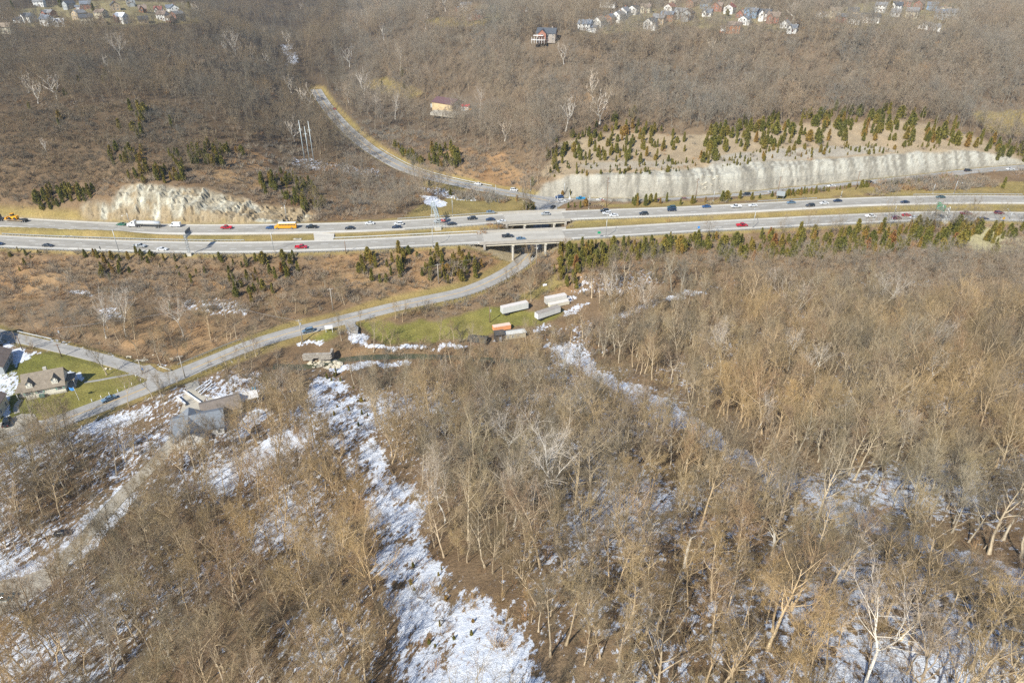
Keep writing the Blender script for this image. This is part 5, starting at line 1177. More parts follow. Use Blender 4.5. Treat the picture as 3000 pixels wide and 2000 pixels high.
# grey cross-gabled house in the near woods with brown annexe
p = onz(590, 1262, 0); p.z = float(gz(p.x, p.y)); g2 = empty('house', tuple(p), R(20), 'large grey-roofed house with crossing gables in the near woods', 'house')
M_GR = roofing('blue_grey_shingle', (.21,.235,.265)); M_BR2 = roofing('weathered_brown_shingle', (.22,.185,.155))
mb = MB(); gable_body(mb, 15, 10.5, 3.4, 2.6); build(mb, 'wall', siding(*SID['w']), g2); mb = MB(); gable_roof(mb, 15, 10.5, 3.4, 2.6, ov=.6); build(mb, 'roof', M_GR, g2)
Mx = Matrix.Translation((-2.6, -2.2, 0))@Matrix.Rotation(R(90), 4, 'Z'); tmp = MB(); gable_body(tmp, 13.5, 8.4, 3.4, 2.55); mb = MB(); mb.add(tmp.v, tmp.f, 0, Mx); build(mb, 'wing', siding(*SID['w']), g2)
tmp = MB(); gable_roof(tmp, 13.5, 8.4, 3.4, 2.55, ov=.6); mb = MB(); mb.add(tmp.v, tmp.f, 0, Mx); build(mb, 'wing_roof', M_GR, g2)
for x_ in (3.2, 6): window(g2, x_, -5.28, 1.7, 0)
window(g2, 7.53, 0, 1.7, math.pi/2); window(g2, -2.6, -8.98, 1.7, 0, 1.8, 1.3); clear_at(p.x, p.y, 10)
p = onz(652, 1208, 0); p.z = float(gz(p.x, p.y)); g3 = empty('house', tuple(p), R(28), 'brown-roofed annexe behind the grey cross-gabled house', 'house')
mb = MB(); gable_body(mb, 12, 9, 3.0, 2.2); build(mb, 'wall', siding(*SID['c']), g3); mb = MB(); gable_roof(mb, 12, 9, 3.0, 2.2, ov=.5); build(mb, 'roof', M_BR2, g3); window(g3, 0, -4.53, 1.6, 0, 1.6, 1.2); window(g3, 6.03, 0, 1.6, math.pi/2)
build(MB().box((9, 2, 2.6), (7, 5, .2)), 'canopy', M_TRIM, g3)
for x_, y_ in ((6.2, -.2), (12, -.2), (12, 4.2)): build(MB().box((x_, y_, 1.2), (.16, .16, 2.7)), 'canopy_post', M_TRIM, g3)
clear_at(p.x, p.y, 12); clear_at(*[float(v) for v in at(560, 1180, 0)], 8); clear_at(*[float(v) for v in at(610, 1140, 0)], 7)
# low walls and beams by the drive
M_SNOWB = mb_snow
for (a_x, a_y), (b_x, b_y), lab in [((540,1150),(590,1185),'snow-topped low wall beside the drive of the grey house'),((520,1168),(545,1190),'shorter snow-topped wall at the drive entrance')]:
    a = onz(a_x, a_y, 0); b_ = onz(b_x, b_y, 0); a.z = float(gz(a.x, a.y)); b_.z = float(gz(b_.x, b_.y)); o = empty('garden_wall', tuple(a), math.atan2(b_.y-a.y, b_.x-a.x), lab, 'low wall'); L = (b_-a).length
    build(MB().box((L/2, 0, .3), (L, .45, 1.2)), 'wall_body', M_CONCD, o); build(MB().box((L/2, 0, .97), (L, .5, .14)), 'snow_cap', M_SNOWB, o)
for k, (a_x, a_y, b_x, b_y) in enumerate([(572,1143,615,1113),(582,1150,618,1120),(588,1156,620,1128)]):
    a = onz(a_x, a_y, .6); b_ = onz(b_x, b_y, .6); o = empty('timber_beam', tuple(a), math.atan2(b_.y-a.y, b_.x-a.x), ('uppermost', 'middle', 'lowest')[k]+' of three parallel snow-covered beams by the grey house', 'beam', 'snow-covered beams'); L = (b_-a).length
    build(MB().box((L/2, 0, 0), (L, .25, .35)), 'beam', M_PALEP, o); build(MB().box((L/2, 0, .22), (L, .26, .1)), 'snow_cap', M_SNOWB, o)
    for x_ in (.4, L-.4): build(MB().box((x_, 0, -.5), (.2, .2, 1.0)), 'post', M_PALEP, o)
# semi trailers and huts on the field
def trailer(pa, pb, H, Wd, mat, rmat, label, wheels=(.12, .2), cat='trailer', name='semi_trailer', floor=1.15, z=None):
    a = onz(*pa, 0); b_ = onz(*pb, 0); ang = math.atan2(b_.y-a.y, b_.x-a.x); L = (b_-a).length; c = (a+b_)/2; nn = Vector((-math.sin(ang), math.cos(ang), 0)); c += nn*Wd/2; c.z = float(gz(c.x, c.y))
    o = empty(name, tuple(c), ang, label, cat); build(MB().box((0, 0, floor+H/2), (L, Wd, H)), 'body', mat, o); build(MB().box((0, 0, floor+H+.04), (L+.04, Wd+.04, .1)), 'roof', rmat, o)
    for s_4 in (-1, 1): build(MB().box((-L/2-.03, s_4*Wd/4, floor+H/2), (.06, Wd/2-.08, H-.2)), 'door', mat, o)
    tm = MB().tube([(0, -.15, 0), (0, .15, 0)], .5, 12).mesh('wheel', M_TYRE)
    for f in wheels:
        for s_4 in (-1, 1): put('wheel', tm, o, (-L/2+L*f, s_4*(Wd/2-.2), .5))
    build(MB().box((0, 0, floor-.15), (L*.98, Wd*.5, .3)), 'chassis', M_DARK, o); build(MB().box((L*.32, 0, .5), (.2, Wd*.7, 1)), 'landing_leg', M_DARK, o); clear_at(c.x, c.y, L/2+1.5); return o, L
M_TYRE = plain('tyre', (.03,.03,.03), .85); M_TW = seam_mat('trailer_white', (.70,.71,.70), 'X', .55); M_TG = seam_mat('trailer_greywhite', (.58,.57,.53), 'X', .5); M_OR = seam_mat('camper_orange', (.80,.36,.17), 'Z', .35); M_ROOFR = plain('rusty_white_roof', (.62,.58,.54), .7, var=.25, scale=.5)
trailer((1473,924),(1548,907), 2.8, 2.5, M_TW, M_ROOFR, 'white box trailer lying along the green field, left of the others')
trailer((1601,901),(1660,889), 2.7, 2.5, M_TG, M_ROOFR, 'grey-white box trailer at the back of the field by the straw'); trailer((1664,890),(1670,888), .5, 2.4, M_TG, M_ROOFR, 'flat end piece of the rear trailer', wheels=())
trailer((1612,908),(1668,896), 1.5, 2.3, plain('cream_paint', (.62,.58,.46), .6), M_ROOFR, 'long low cream boat-like trailer in front of the rear box trailer', floor=.5, wheels=(.4, .6))
trailer((1576,942),(1642,920), 2.5, 2.5, M_TW, plain('leafy_roof', (.30,.27,.24), .9, var=.5, scale=1), 'snow-dusted box trailer with dirty roof on the right of the field')
trailer((1447,970),(1497,962), 1.9, 2.3, M_OR, plain('pinkish_roof', (.70,.52,.42), .7, var=.2), 'orange camper trailer with pale roof at the field edge', floor=.6, wheels=(.45, .6), cat='camper', name='camper_trailer')
p = onz(1462, 992, -.2); p.z = float(gz(p.x, p.y)); o = empty('shack', tuple(p), R(15), 'dark wooden shack joined to a grey cabin below the orange camper', 'shack')
mb = MB(); gable_body(mb, 3.6, 3.6, 3.2, .8); build(mb, 'wall', plain('dark_boards', (.055,.045,.04), .9, var=.3), o); mb = MB(); gable_roof(mb, 3.6, 3.6, 3.2, .8, ov=.3); build(mb, 'roof', plain('tar_roof', (.07,.065,.06), .9, var=.3), o); build(MB().box((.2, -1.85, 1.0), (1.0, .08, 2.1)), 'door', plain('grey_door', (.3,.32,.36), .6), o)
mb = MB(); gable_body(mb, 9, 3.0, 2.5, .5, 6.4, .1); build(mb, 'cabin_wall', plain('old_cream_boards', (.42,.38,.28), .8, var=.2), o); mb = MB(); gable_roof(mb, 9, 3.0, 2.5, .5, 6.4, .1, .25); build(mb, 'cabin_roof', plain('pale_metal', (.50,.50,.47), .6), o)
for x_ in (3.4, 5.4, 7.6): window(o, x_, -1.43, 1.5, 0, .8, .8)
clear_at(p.x+3, p.y-1, 8)
p = onz(1400, 998, -.3); p.z = float(gz(p.x, p.y)); o = empty('ruined_shed', tuple(p), R(-10), 'collapsed dark shed with sagging roof among branches below the field', 'shed'); mb = MB(); gable_body(mb, 7, 5, 1.9, .9, z0=-.6); build(mb, 'wall', plain('brown_boards', (.17,.11,.075), .9, var=.3), o)
mb = MB(); gable_roof(mb, 7, 5, 1.9, .9, ov=.4); build(mb, 'roof', plain('mossy_roof', (.10,.095,.08), .95, var=.5, scale=1.2), o); clear_at(p.x, p.y, 6)
# stone ruin by the creek, built of blocks
p = onz(965, 1052, -2.2); o = empty('stone_ruin', tuple(p), R(4), 'grey roofless stone wall ruin beside the creek', 'ruin'); bm_ = [MB().box((0, 0, 0), (1.15, .9, .46)).mesh('stone', plain('ruin_stone_%d' % k, c_, .9, var=.25, scale=2, bump=.4)) for k, c_ in enumerate([(.33,.30,.26), (.38,.35,.30), (.29,.26,.22)])]
br_ = random.Random(9)
for lay_ in range(6):
    for k in range(9):
        if lay_ == 1 and k in (3, 4): continue
        if lay_ == 0 and k in (3, 4): continue
        put('stone', bm_[br_.randrange(3)], o, (-9.6+k*1.2+(lay_ % 2)*.5+br_.uniform(-.04, .04), br_.uniform(-.06, .06), .25+lay_*.48), (0, 0, br_.uniform(-.03, .03)))
    for k in range(3): put('stone', bm_[br_.randrange(3)], o, (.9+br_.uniform(-.05, .05), 1.0+k*1.0, .25+lay_*.48), (0, 0, R(90)))
o.location.x += 0; clear_at(p.x-4, p.y, 7)
rkm = []
for k in range(4):
    mb = MB(); pts = []
    for i_ in range(14):
        v = Vector((br_.gauss(0, 1), br_.gauss(0, 1), br_.gauss(0, .6))).normalized(); pts.append((v.x*.9, v.y*.7, v.z*.42))
    import bmesh
    bm = bmesh.new(); [bm.verts.new(v) for v in pts]; bmesh.ops.convex_hull(bm, input=bm.verts); me = bpy.data.meshes.new('rock'); bm.to_mesh(me); bm.free(); me.materials.append(plain('creek_rock', (.50,.45,.34), .9, var=.3, scale=1)); rkm.append(me)
rtodo = []
for k in range(60):
    ux, uy = br_.uniform(905, 1000), br_.uniform(1056, 1078); q_ = hit(ux, uy); s = br_.uniform(.5, 1.7)
    ro = tag(put('rock', rkm[k % 4], None, tuple(q_+Vector((0, 0, .1*s))), (br_.uniform(-.3, .3), br_.uniform(-.3, .3), br_.uniform(0, 6)), (s, s, s)), None, 'rock', 'boulders below the stone ruin')
    rtodo.append((ro, ('large', 'middling', 'small')[0 if s > 1.25 else 1 if s > .85 else 2]+' pale rock at the '+('upper', 'middle', 'lower')[min(2, int((uy-1056)/7.4))]+(' left', ' centre', ' right')[min(2, int((ux-905)/32))]+' of the ruin boulders', ux))
for k in range(46):
    ux, uy = [(br_.uniform(300, 540), br_.uniform(1035, 1085)), (br_.uniform(2055, 2110), br_.uniform(500, 555))][k % 2]; q_ = hit(ux, uy); s = br_.uniform(.4, 1.3)
    if any(float(grid_at(RD[kk][0], q_.x, q_.y)) < ROADS[kk][1]+1 for kk in ('val', 'north', 'front')): continue
    ro = tag(put('rock', rkm[k % 4], None, tuple(q_+Vector((0, 0, .1*s))), (br_.uniform(-.3, .3), br_.uniform(-.3, .3), br_.uniform(0, 6)), (s, s, s)), None, 'rock', 'rocks of the stream bed' if k % 2 == 0 else 'fallen blocks of the rock slide')
    rtodo.append((ro, ('large', 'small')[int(s < .85)]+(' grey rock in the stream bed, ' if k % 2 == 0 else ' fallen block in the grey rock slide, ')+('upper part' if uy < (1060 if k % 2 == 0 else 527) else 'lower part'), ux))
settle(rtodo)
# small white post row by the lawn, with the flag and yard things
pm = MB().box((0, 0, .4), (.16, .16, 1.3)).mesh('marker_post', M_SWHITE)
for k, (ux, uy) in enumerate([(270,1176),(297,1166),(321,1157),(346,1148),(367,1138),(387,1128),(413,1116),(398,1102)]):
    q_ = hit(ux, uy); lab = ['first', 'second', 'third', 'fourth', 'fifth', 'sixth', 'seventh', 'eighth'][k]+' white marker post from the left between lawn and road'
    o = empty('marker_post', tuple(q_), 0, lab, 'post', 'white posts along the lawn'); put('post', pm, o); build(MB().box((0, 0, 1.1), (.2, .2, .08)), 'cap', M_TRIM, o)
p = hit(232, 1172); o = empty('flagpole', tuple(p), 0, 'leaning pale pole with blue flag beside the cottage porch', 'flagpole'); H = height_for(p, 1135); build(MB().tube([(0, 0, 0), (-.5, .3, H)], .07, 6), 'pole', M_TRIM, o)
fl = MB(); fl.add([(-.5, .3, H), (-.5, .3, H-1.3), (-1.3, .1, H-1.5), (-2.2, .35, H-1.2), (-2.2, .35, H-.1), (-1.3, .1, H-.3)], [(0,1,2,5),(5,2,3,4)]); build(fl, 'flag', M_BLUE, o)
p = hit(1590, 905); 
for k, (ux, uy, w_b, c_b, lab) in enumerate([(1596,838,1.6,(.8,.8,.8),'round white tank on the rusty slope above the rear trailer'),(745,1140,1.3,(.05,.45,.7),'small bright blue tub in the snow patch of the near woods'),(640,1172,2.0,(.85,.85,.86),'white oval boat-like shape by the annexe')]):
    q_ = hit(ux, uy); o = empty('tank', tuple(q_), .4, lab, 'tank'); build(MB().tube([(-w_b*.5, 0, w_b*.35), (w_b*.5, 0, w_b*.35)], [w_b*.36, w_b*.36], 12), 'shell', plain('tank_%d' % k, c_b, .4), o); build(MB().box((0, 0, .1), (w_b*.7, w_b*.5, .25)), 'cradle', M_DARK, o)
# ---------------------------------------------------------------- vehicles
M_VG = plain('vehicle_glass', (.02,.028,.035), .08, var=.1, spec=.6); M_RIM = plain('rim', (.45,.45,.46), .35, .6); M_HL = plain('head_lamp', (.75,.77,.75), .2); M_TL = plain('tail_lamp', (.35,.015,.01), .3)
_pc = {}
def paint(c):
    if c not in _pc:
        cols = dict(white=(.74,.75,.75), black=(.018,.02,.024), dark=(.035,.042,.052), grey=(.20,.22,.24), silver=(.44,.46,.47), blue=(.03,.10,.26), darkblue=(.015,.035,.085), brightblue=(.02,.25,.48), red=(.42,.015,.02), crimson=(.50,.01,.03), maroon=(.16,.02,.045), green=(.02,.16,.09), teal=(.03,.09,.11), steel=(.14,.22,.30), yellow=(.82,.38,.012), tan=(.35,.30,.22))
        m, t, b = nt('paint_'+c); b.inputs['Base Color'].default_value = (*cols[c], 1); b.inputs['Roughness'].default_value = .28; b.inputs['Coat Weight'].default_value = .6; b.inputs['Coat Roughness'].default_value = .08
        f = noise(t, N(t, 'ShaderNodeTexCoord').outputs['Object'], 2.5, 4); t.links.new(mixc(t, f, tuple(v*.86 for v in cols[c]), tuple(min(1, v*1.1) for v in cols[c])), b.inputs['Base Color']); _pc[c] = m
    return _pc[c]
SPEC = { # length, width, hull outline (x,z), glasshouse (bottom x0,x1,z ; top x0,x1,z)
 'sedan': (4.8, 1.85, [(-2.4,.32),(-2.4,.86),(-2.25,1.02),(-1.6,1.04),(1.05,.98),(2.1,.82),(2.4,.62),(2.4,.32)], (-1.75,1.05,.98,-.95,.30,1.45), 1.45),
 'coupe': (4.7, 1.85, [(-2.35,.32),(-2.35,.84),(-2.2,1.0),(-1.5,1.0),(.85,.95),(2.0,.80),(2.35,.60),(2.35,.32)], (-1.7,.85,.95,-.7,.1,1.36), 1.4),
 'suv': (4.8, 1.95, [(-2.4,.40),(-2.4,1.05),(-2.35,1.15),(1.15,1.10),(2.2,1.0),(2.4,.78),(2.4,.40)], (-2.32,1.2,1.1,-2.0,.45,1.75), 1.42),
 'van': (5.6, 2.05, [(-2.8,.38),(-2.8,2.3),(-2.7,2.4),(1.4,2.35),(1.5,2.2),(2.15,1.3),(2.75,1.1),(2.8,.8),(2.8,.38)], None, 1.75),
 'pickup': (5.8, 2.0, [(-2.9,.48),(-2.9,.86),(.35,.86),(.4,1.15),(1.55,1.12),(2.65,1.02),(2.9,.85),(2.9,.48)], (-.75,1.5,1.12,-.5,.85,1.85), 1.85)}
_vm = {}
def vehicle_meshes(kind, colr):
    key = (kind, colr)
    if key in _vm: return _vm[key]
    L, Wd, prof, gh, wb = SPEC[kind]; c = Wd/2; mb = MB(); k = len(prof)
    # hull with tucked-in shoulders
    ys = [(-c*.94, 0), (-c, .5), (-c*.93, 1)]; vs = []
    zl = min(z for _, z in prof)
    rings = [(-c*.88, -.04), (-c, 0), (c, 0), (c*.88, -.04)]
    for y, sh in rings: vs += [(x*(1+sh*.6), y, z+(sh if z > .7 else 0)) for x, z in prof]
    fs = [tuple(range(k)), tuple(range(4*k-1, 3*k-1, -1))]+[(r_*k+i, (r_+1)*k+i, (r_+1)*k+(i+1) % k, r_*k+(i+1) % k) for r_ in range(3) for i in range(k)]
    mb.add(vs, fs)
    if kind == 'pickup':
        for s in (-1, 1): mb.box((-1.75, s*(c-.08), 1.02), (2.3, .12, .42))
        mb.box((-2.84, 0, 1.02), (.1, Wd-.2, .42)); mb.box((-.62, 0, 1.05), (.12, Wd-.2, .4))
    if gh:
        b0, b1, bz, t0, t1, tz = gh; mb.add([(t0, -c*.74, tz-.02), (t1, -c*.74, tz-.02), (t1, c*.74, tz-.02), (t0, c*.74, tz-.02), (t0+.08, -c*.66, tz+.05), (t1-.1, -c*.66, tz+.05), (t1-.1, c*.66, tz+.05), (t0+.08, c*.66, tz+.05)], [(0,1,5,4),(1,2,6,5),(2,3,7,6),(3,0,4,7),(4,5,6,7)])
        for s in (-1, 1):
            for fx in ((0, 0), (.45, .45), (1, 1)):
                xb = b0+(b1-b0)*fx[0]; xt = t0+(t1-t0)*fx[1]; mb.tube([(xb, s*c*.91, bz-.02), (xt, s*c*.745, tz)], .045, 4)
    body = mb.mesh('body', paint(colr))
    gl = MB()
    if gh: gl.add([(b0, -c*.90, bz-.03), (b1, -c*.90, bz-.03), (b1, c*.90, bz-.03), (b0, c*.90, bz-.03), (t0, -c*.73, tz-.01), (t1, -c*.73, tz-.01), (t1, c*.73, tz-.01), (t0, c*.73, tz-.01)], [(0,1,5,4),(1,2,6,5),(2,3,7,6),(3,0,4,7),(4,5,6,7)])
    else:
        gl.add([(1.52, -c*.8, 2.18), (2.12, -c*.84, 1.36), (2.12, c*.84, 1.36), (1.52, c*.8, 2.18)], [(0,1,2,3)], 0, Matrix.Translation((.03, 0, .03)))
        for s in (-1, 1): gl.box((1.0, s*(c+.005), 1.75), (.9, .03, .6))
    glass = gl.mesh('windows', M_VG)
    if 'wheel' not in _vm:
        w = MB(); w.tube([(0, -.12, 0), (0, .12, 0)], .34, 12); rm_ = MB(); rm_.tube([(0, -.135, 0), (0, .135, 0)], .2, 8); _vm['wheel'] = (w.mesh('wheel', M_TYRE), rm_.mesh('rim', M_RIM))
        _vm['hl'] = MB().box((0, 0, 0), (.08, .34, .14)).mesh('headlight', M_HL); _vm['tl'] = MB().box((0, 0, 0), (.08, .30, .18)).mesh('tail_light', M_TL)
    _vm[key] = (body, glass); return _vm[key]
def vehicle(kind, colr, pos, ang, label, group=None, extra=None):
    L, Wd, prof, gh, wb = SPEC[kind]; body, glass = vehicle_meshes(kind, colr); cat = {'sedan': 'car', 'coupe': 'car', 'suv': 'car', 'van': 'van', 'pickup': 'pickup truck'}[kind]
    o = empty({'sedan': 'car', 'coupe': 'car', 'suv': 'suv', 'van': 'van', 'pickup': 'pickup_truck'}[kind], tuple(pos), ang, label, cat, group)
    put('body', body, o); put('windows', glass, o); c = Wd/2; s = 1.0 if kind in ('sedan', 'coupe') else 1.15
    for x_ in (-wb, wb):
        for y_ in (-1, 1): w = put('wheel', _vm['wheel'][0], o, (x_-.05, y_*(c-.1), .34*s), (0, 0, 0), (s, 1, s)); put('rim', _vm['wheel'][1], w)
    zh = .62 if kind in ('sedan', 'coupe') else .8
    for y_ in (-1, 1): put('headlight', _vm['hl'], o, (L/2-.02, y_*c*.68, zh)); put('tail_light', _vm['tl'], o, (-L/2, y_*c*.72, zh+.1))
    return o
def on_road(path, px, py, rev):
    z0 = 0
    for _ in range(3):
        w = onz(px, py, z0); i = int(np.argmin((path[:, 0]-w.x)**2+(path[:, 1]-w.y)**2)); z0 = float(path[i, 2])
    w = onz(px, py, z0); a = path[max(i-1, 0)]; b = path[min(i+1, len(path)-1)]
    d = (b-a)*(-1 if rev else 1); return w+Vector((0, 0, .05)), math.atan2(d[1], d[0])
VL = [(FAR_C,1,[(356,660,'sedan','green','green sedan just ahead of the silver tank truck'),(515,664,'van','white','white van following the silver tank truck'),(664,670,'pickup','crimson','red pickup truck on the far carriageway behind the white van'),(793,670,'sedan','blue','blue car beside the front of the school bus'),(913,668,'pickup','black','black pickup truck following the school bus'),
  (1025,671,'sedan','black','black sedan alone in the middle of the far carriageway'),(1083,657,'sedan','white','white sedan on the far carriageway left of the sign bridge'),(1168,659,'suv','white','white wagon half behind a dark blue sedan'),(1162,668,'sedan','darkblue','dark blue sedan in front of a white wagon'),(1287,652,'pickup','silver','silver work truck with red load under the sign bridge'),(1323,659,'sedan','dark','dark car in the shade right of the sign bridge'),
  (1382,643,'suv','dark','dark green SUV on the outer lane right of the sign bridge'),(1436,646,'sedan','darkblue','dark blue hatchback nearing the far bridge'),(1469,652,'sedan','white','white sedan at the left end of the far bridge'),(1598,630,'suv','silver','silver SUV on the far bridge'),(1771,621,'suv','dark','dark SUV leading two white cars'),(1778,628,'suv','white','white SUV beside a dark SUV and a white car'),(1798,634,'sedan','white','lower white sedan of the trio right of the bridge'),
  (1885,629,'suv','dark','dark SUV alone between the trio and the pair of dark SUVs'),(1967,611,'suv','teal','upper of two dark SUVs side by side'),(1967,618,'suv','darkblue','lower, bluer of two dark SUVs side by side'),(2069,608,'sedan','blue','blue sedan ahead of the white pickup at right'),(2156,608,'pickup','white','white pickup truck with rack on the far carriageway'),(2205,605,'coupe','white','small white car behind the white pickup'),
  (2317,596,'sedan','steel','light steel-blue car on the far carriageway'),(2373,605,'suv','dark','dark hatchback on the inner lane of the far carriageway'),(2414,598,'sedan','white','white car between a dark and a blue car'),(2453,591,'sedan','darkblue','dark blue car on the outer lane behind the white car'),(2650,595,'sedan','darkblue','dark blue car alone left of the green sign'),(2755,580,'sedan','teal','dark green sedan above the green road sign')]),
 (NEAR_C,0,[(141,722,'coupe','dark','dark grey muscle car on the near carriageway at left'),(-4,717,'sedan','darkblue','dark car cut by the left picture edge'),(410,724,'pickup','silver','silver and black pickup truck left of the tall sign'),(476,733,'sedan','white','white sedan ahead of the silver pickup'),(883,727,'pickup','crimson','red pickup truck on the near carriageway'),(1487,695,'pickup','dark','black pickup truck on the near bridge'),(1526,702,'coupe','steel','slate blue coupe on the near bridge ahead of the black pickup'),
  (2173,663,'pickup','crimson','small red pickup on the near carriageway at right'),(2550,637,'pickup','white','white pickup truck left of two red cars'),(2626,642,'suv','maroon','lower and darker of two red cars at right'),(2655,633,'sedan','red','upper of two red cars at right'),(2678,641,'sedan','white','white car just ahead of two red cars'),(2829,629,'pickup','maroon','maroon and black pickup right of the green sign'),(2882,644,'sedan','darkblue','dark blue car near the right edge cedars'),(2926,627,'suv','maroon','maroon car farthest right on the near carriageway')]),
 (FRONT,1,[(1638,580,'suv','blue','blue SUV entering the junction'),(1701,584,'pickup','brightblue','bright blue pickup on the frontage road'),(1758,588,'sedan','white','white car half hidden behind the bright red car')]),
 (FRONT,0,[(1646,592,'suv','white','white SUV waiting at the junction'),(1766,593,'sedan','crimson','bright red car on the frontage road'),(1934,591,'suv','maroon','maroon car half hidden by a small cedar'),(2007,588,'suv','maroon','maroon car in the open on the frontage road')]),
 (FRONT,1,[(2186,572,'suv','dark','dark SUV on the frontage road under the rock cut'),(2435,548,'sedan','white','white sedan on the frontage road at right'),(2959,498,'sedan','white','white car far right on the frontage road')]),
 (FRONT,0,[(2260,566,'sedan','silver','silver car beside a row of small cedars'),(2546,537,'suv','black','black SUV on the frontage road left of the thicket'),(2835,502,'suv','dark','dark green SUV on the frontage road far right')]),
 (SIDE,0,[(1400,541,'sedan','white','white sedan on the curving side road'),(965,307,'sedan','white','white car on the far bend of the side road'),(944,291,'sedan','grey','grey car highest on the far bend of the side road')]),(SIDE,1,[(1506,559,'suv','white','white SUV on the side road near the junction'),(980,321,'sedan','red','red car on the far bend of the side road')]),
 (VAL,1,[(903,972,'suv','steel','blue-grey SUV on the valley road beside the transformer pole'),(320,1172,'sedan','steel','blue-grey sedan on the valley road beside the lawn'),(1561,750,'sedan','black','black car coming out from under the bridge')])]
for path, rev, lst in VL:
    for px, py, kind, c, lab in lst:
        p, a = on_road(path, px, py, rev); 
        if path is VAL and px == 1561: a = a
        vehicle(kind, c, p, a, lab, 'traffic on the roads')
p = onz(1619, 609, 3.3); vehicle('sedan', 'black', p, R(-115), 'black car at the stop line of the junction', 'traffic on the roads')
p, a = on_road(FAR_C, 1289, 652, 1); o = empty('cargo_load', tuple(p+Vector((1.9, 0, 1.0))), a, 'red and white load on the silver work truck', 'cargo'); build(MB().box((0, 0, .35), (2.6, 1.7, .8), taper=(.85, .8)), 'bundle', plain('red_load', (.50,.12,.10), .7), o); build(MB().box((0, 0, .8), (.4, 1.5, .1)), 'strap', M_SWHITE, o)
p = onz(21, 1240, .2); p.z = float(gz(p.x, p.y)); p.z = .15; vehicle('pickup', 'black', p, R(115), 'black pickup parked on the drive at the left edge')
p = hit(187, 1566); vehicle('sedan', 'black', p, R(10), 'dark old car left in the woods beside the snowy drive'); clear_at(p.x, p.y, 3)
p = hit(18, 1762); p.z = max(p.z, 3.1); vehicle('suv', 'teal', p, R(8), 'grey-green car on the concrete drive at lower left'); clear_at(p.x, p.y, 4)
p = hit(1437, 624); vehicle('sedan', 'steel', p, R(5), 'blue-grey car parked in the dry field left of the far bridge')
p = hit(1308, 324); vehicle('sedan', 'silver', p+Vector((3, -3, .2)), R(20), 'silver car parked before the tan barn')
# school bus
p, a = on_road(FAR_C, 838, 669, 1); o = empty('school_bus', tuple(p), a, 'yellow school bus with white roof on the far carriageway', 'school bus', 'traffic on the roads')
mb = MB(); mb.prism([(-5.6,.55),(-5.6,2.75),(-5.45,3.0),(3.6,3.0),(3.75,2.75),(3.95,1.75),(5.4,1.55),(5.6,1.3),(5.6,.55)], -1.2, 1.2); build(mb, 'body', paint('yellow'), o)
build(MB().box((-.95, 0, 3.06), (9.0, 2.25, .14), taper=(.98, .85)), 'roof', M_SWHITE, o)
wm_ = MB().box((0, 0, 0), (.62, .05, .62)).mesh('window', M_VG)
for k in range(11):
    for s in (-1, 1): put('window', wm_, o, (-5.0+k*.78, s*1.21, 2.3))
build(MB().add([(3.66, -1.0, 2.75), (3.66, 1.0, 2.75), (3.98, 1.0, 1.85), (3.98, -1.0, 1.85)], [(0,3,2,1)]), 'windscreen', M_VG, o, (.02, 0, .02))
for z_ in (1.15, 1.65): 
    for s in (-1, 1): build(MB().box((-.6, s*1.215, z_), (9.8, .04, .07)), 'black_rail', M_DARK, o)
def text_obj(s_, size, mat, parent, loc, rot):
    cu = bpy.data.curves.new('lettering', 'FONT'); cu.body = s_; cu.size = size; cu.align_x = 'CENTER'; cu.extrude = .01; cu.materials.append(mat); tmp_ = bpy.data.objects.new('lettering', cu); me_ = bpy.data.meshes.new_from_object(tmp_); me_.materials.clear(); me_.materials.append(mat); ob = bpy.data.objects.new('lettering', me_); ob.location = loc; ob.rotation_euler = rot; COL.objects.link(ob); ob.parent = parent
text_obj('SCHOOL BUS', .32, M_DARK, o, (-5.63, 0, 2.72), (R(90), 0, R(-90)))
bw = MB().tube([(0, -.16, 0), (0, .16, 0)], .5, 12).mesh('wheel', M_TYRE)
for x_ in (-3.3, 4.1):
    for s in (-1, 1): w = put('wheel', bw, o, (x_, s*1.1, .5)); put('rim', _vm['wheel'][1], w, (0, 0, 0), (0, 0, 0), (1.3, 1.25, 1.3))
for s in (-1, 1): put('headlight', _vm['hl'], o, (5.6, s*.85, 1.0)); put('tail_light', _vm['tl'], o, (-5.62, s*.95, 1.2))
build(MB().box((5.7, 0, .65), (.15, 2.3, .3)), 'bumper', M_DARK, o)
# tank truck
p, a = on_road(FAR_C, 424, 665, 1); o = empty('tank_truck', tuple(p), a, 'white tractor pulling a polished tank trailer on the far carriageway', 'tank truck', 'traffic on the roads')
build(MB().tube([(-8.9,0,2.35),(-8.6,0,2.35),(3.2,0,2.35),(3.5,0,2.35)], [.7,1.08,1.08,.7], 18), 'tank', plain('polished_tank', (.72,.72,.70), .25, .55, var=.05), o, smooth=True)
for x_ in (-6, -3, 0): build(MB().tube([(x_,0,2.35),(x_+.08,0,2.35)], 1.12, 18), 'tank_band', M_GALV, o)
build(MB().box((-2.7,0,1.1), (11.5,.9,.3)), 'frame', M_DARK, o); build(MB().box((-2.7,0,3.48), (9,.5,.1)), 'catwalk', M_GALV, o)
build(MB().prism([(4.4,.7),(4.4,3.3),(4.8,3.55),(6.3,3.0),(6.7,2.0),(8.6,1.75),(8.8,1.3),(8.8,.6)], -1.15, 1.15), 'cab', paint('white'), o)
build(MB().add([(6.34,-1.0,2.95),(6.34,1.0,2.95),(6.74,1.0,2.05),(6.74,-1.0,2.05)], [(0,3,2,1)]), 'windscreen', M_VG, o, (.03,0,.02))
for s in (-1, 1): build(MB().box((5.7, s*1.16, 2.4), (.9,.04,.7)), 'side_window', M_VG, o); build(MB().tube([(4.2, s*.9, 1.2),(4.2, s*.9, 3.9)], .1, 8), 'exhaust', M_RIM, o)
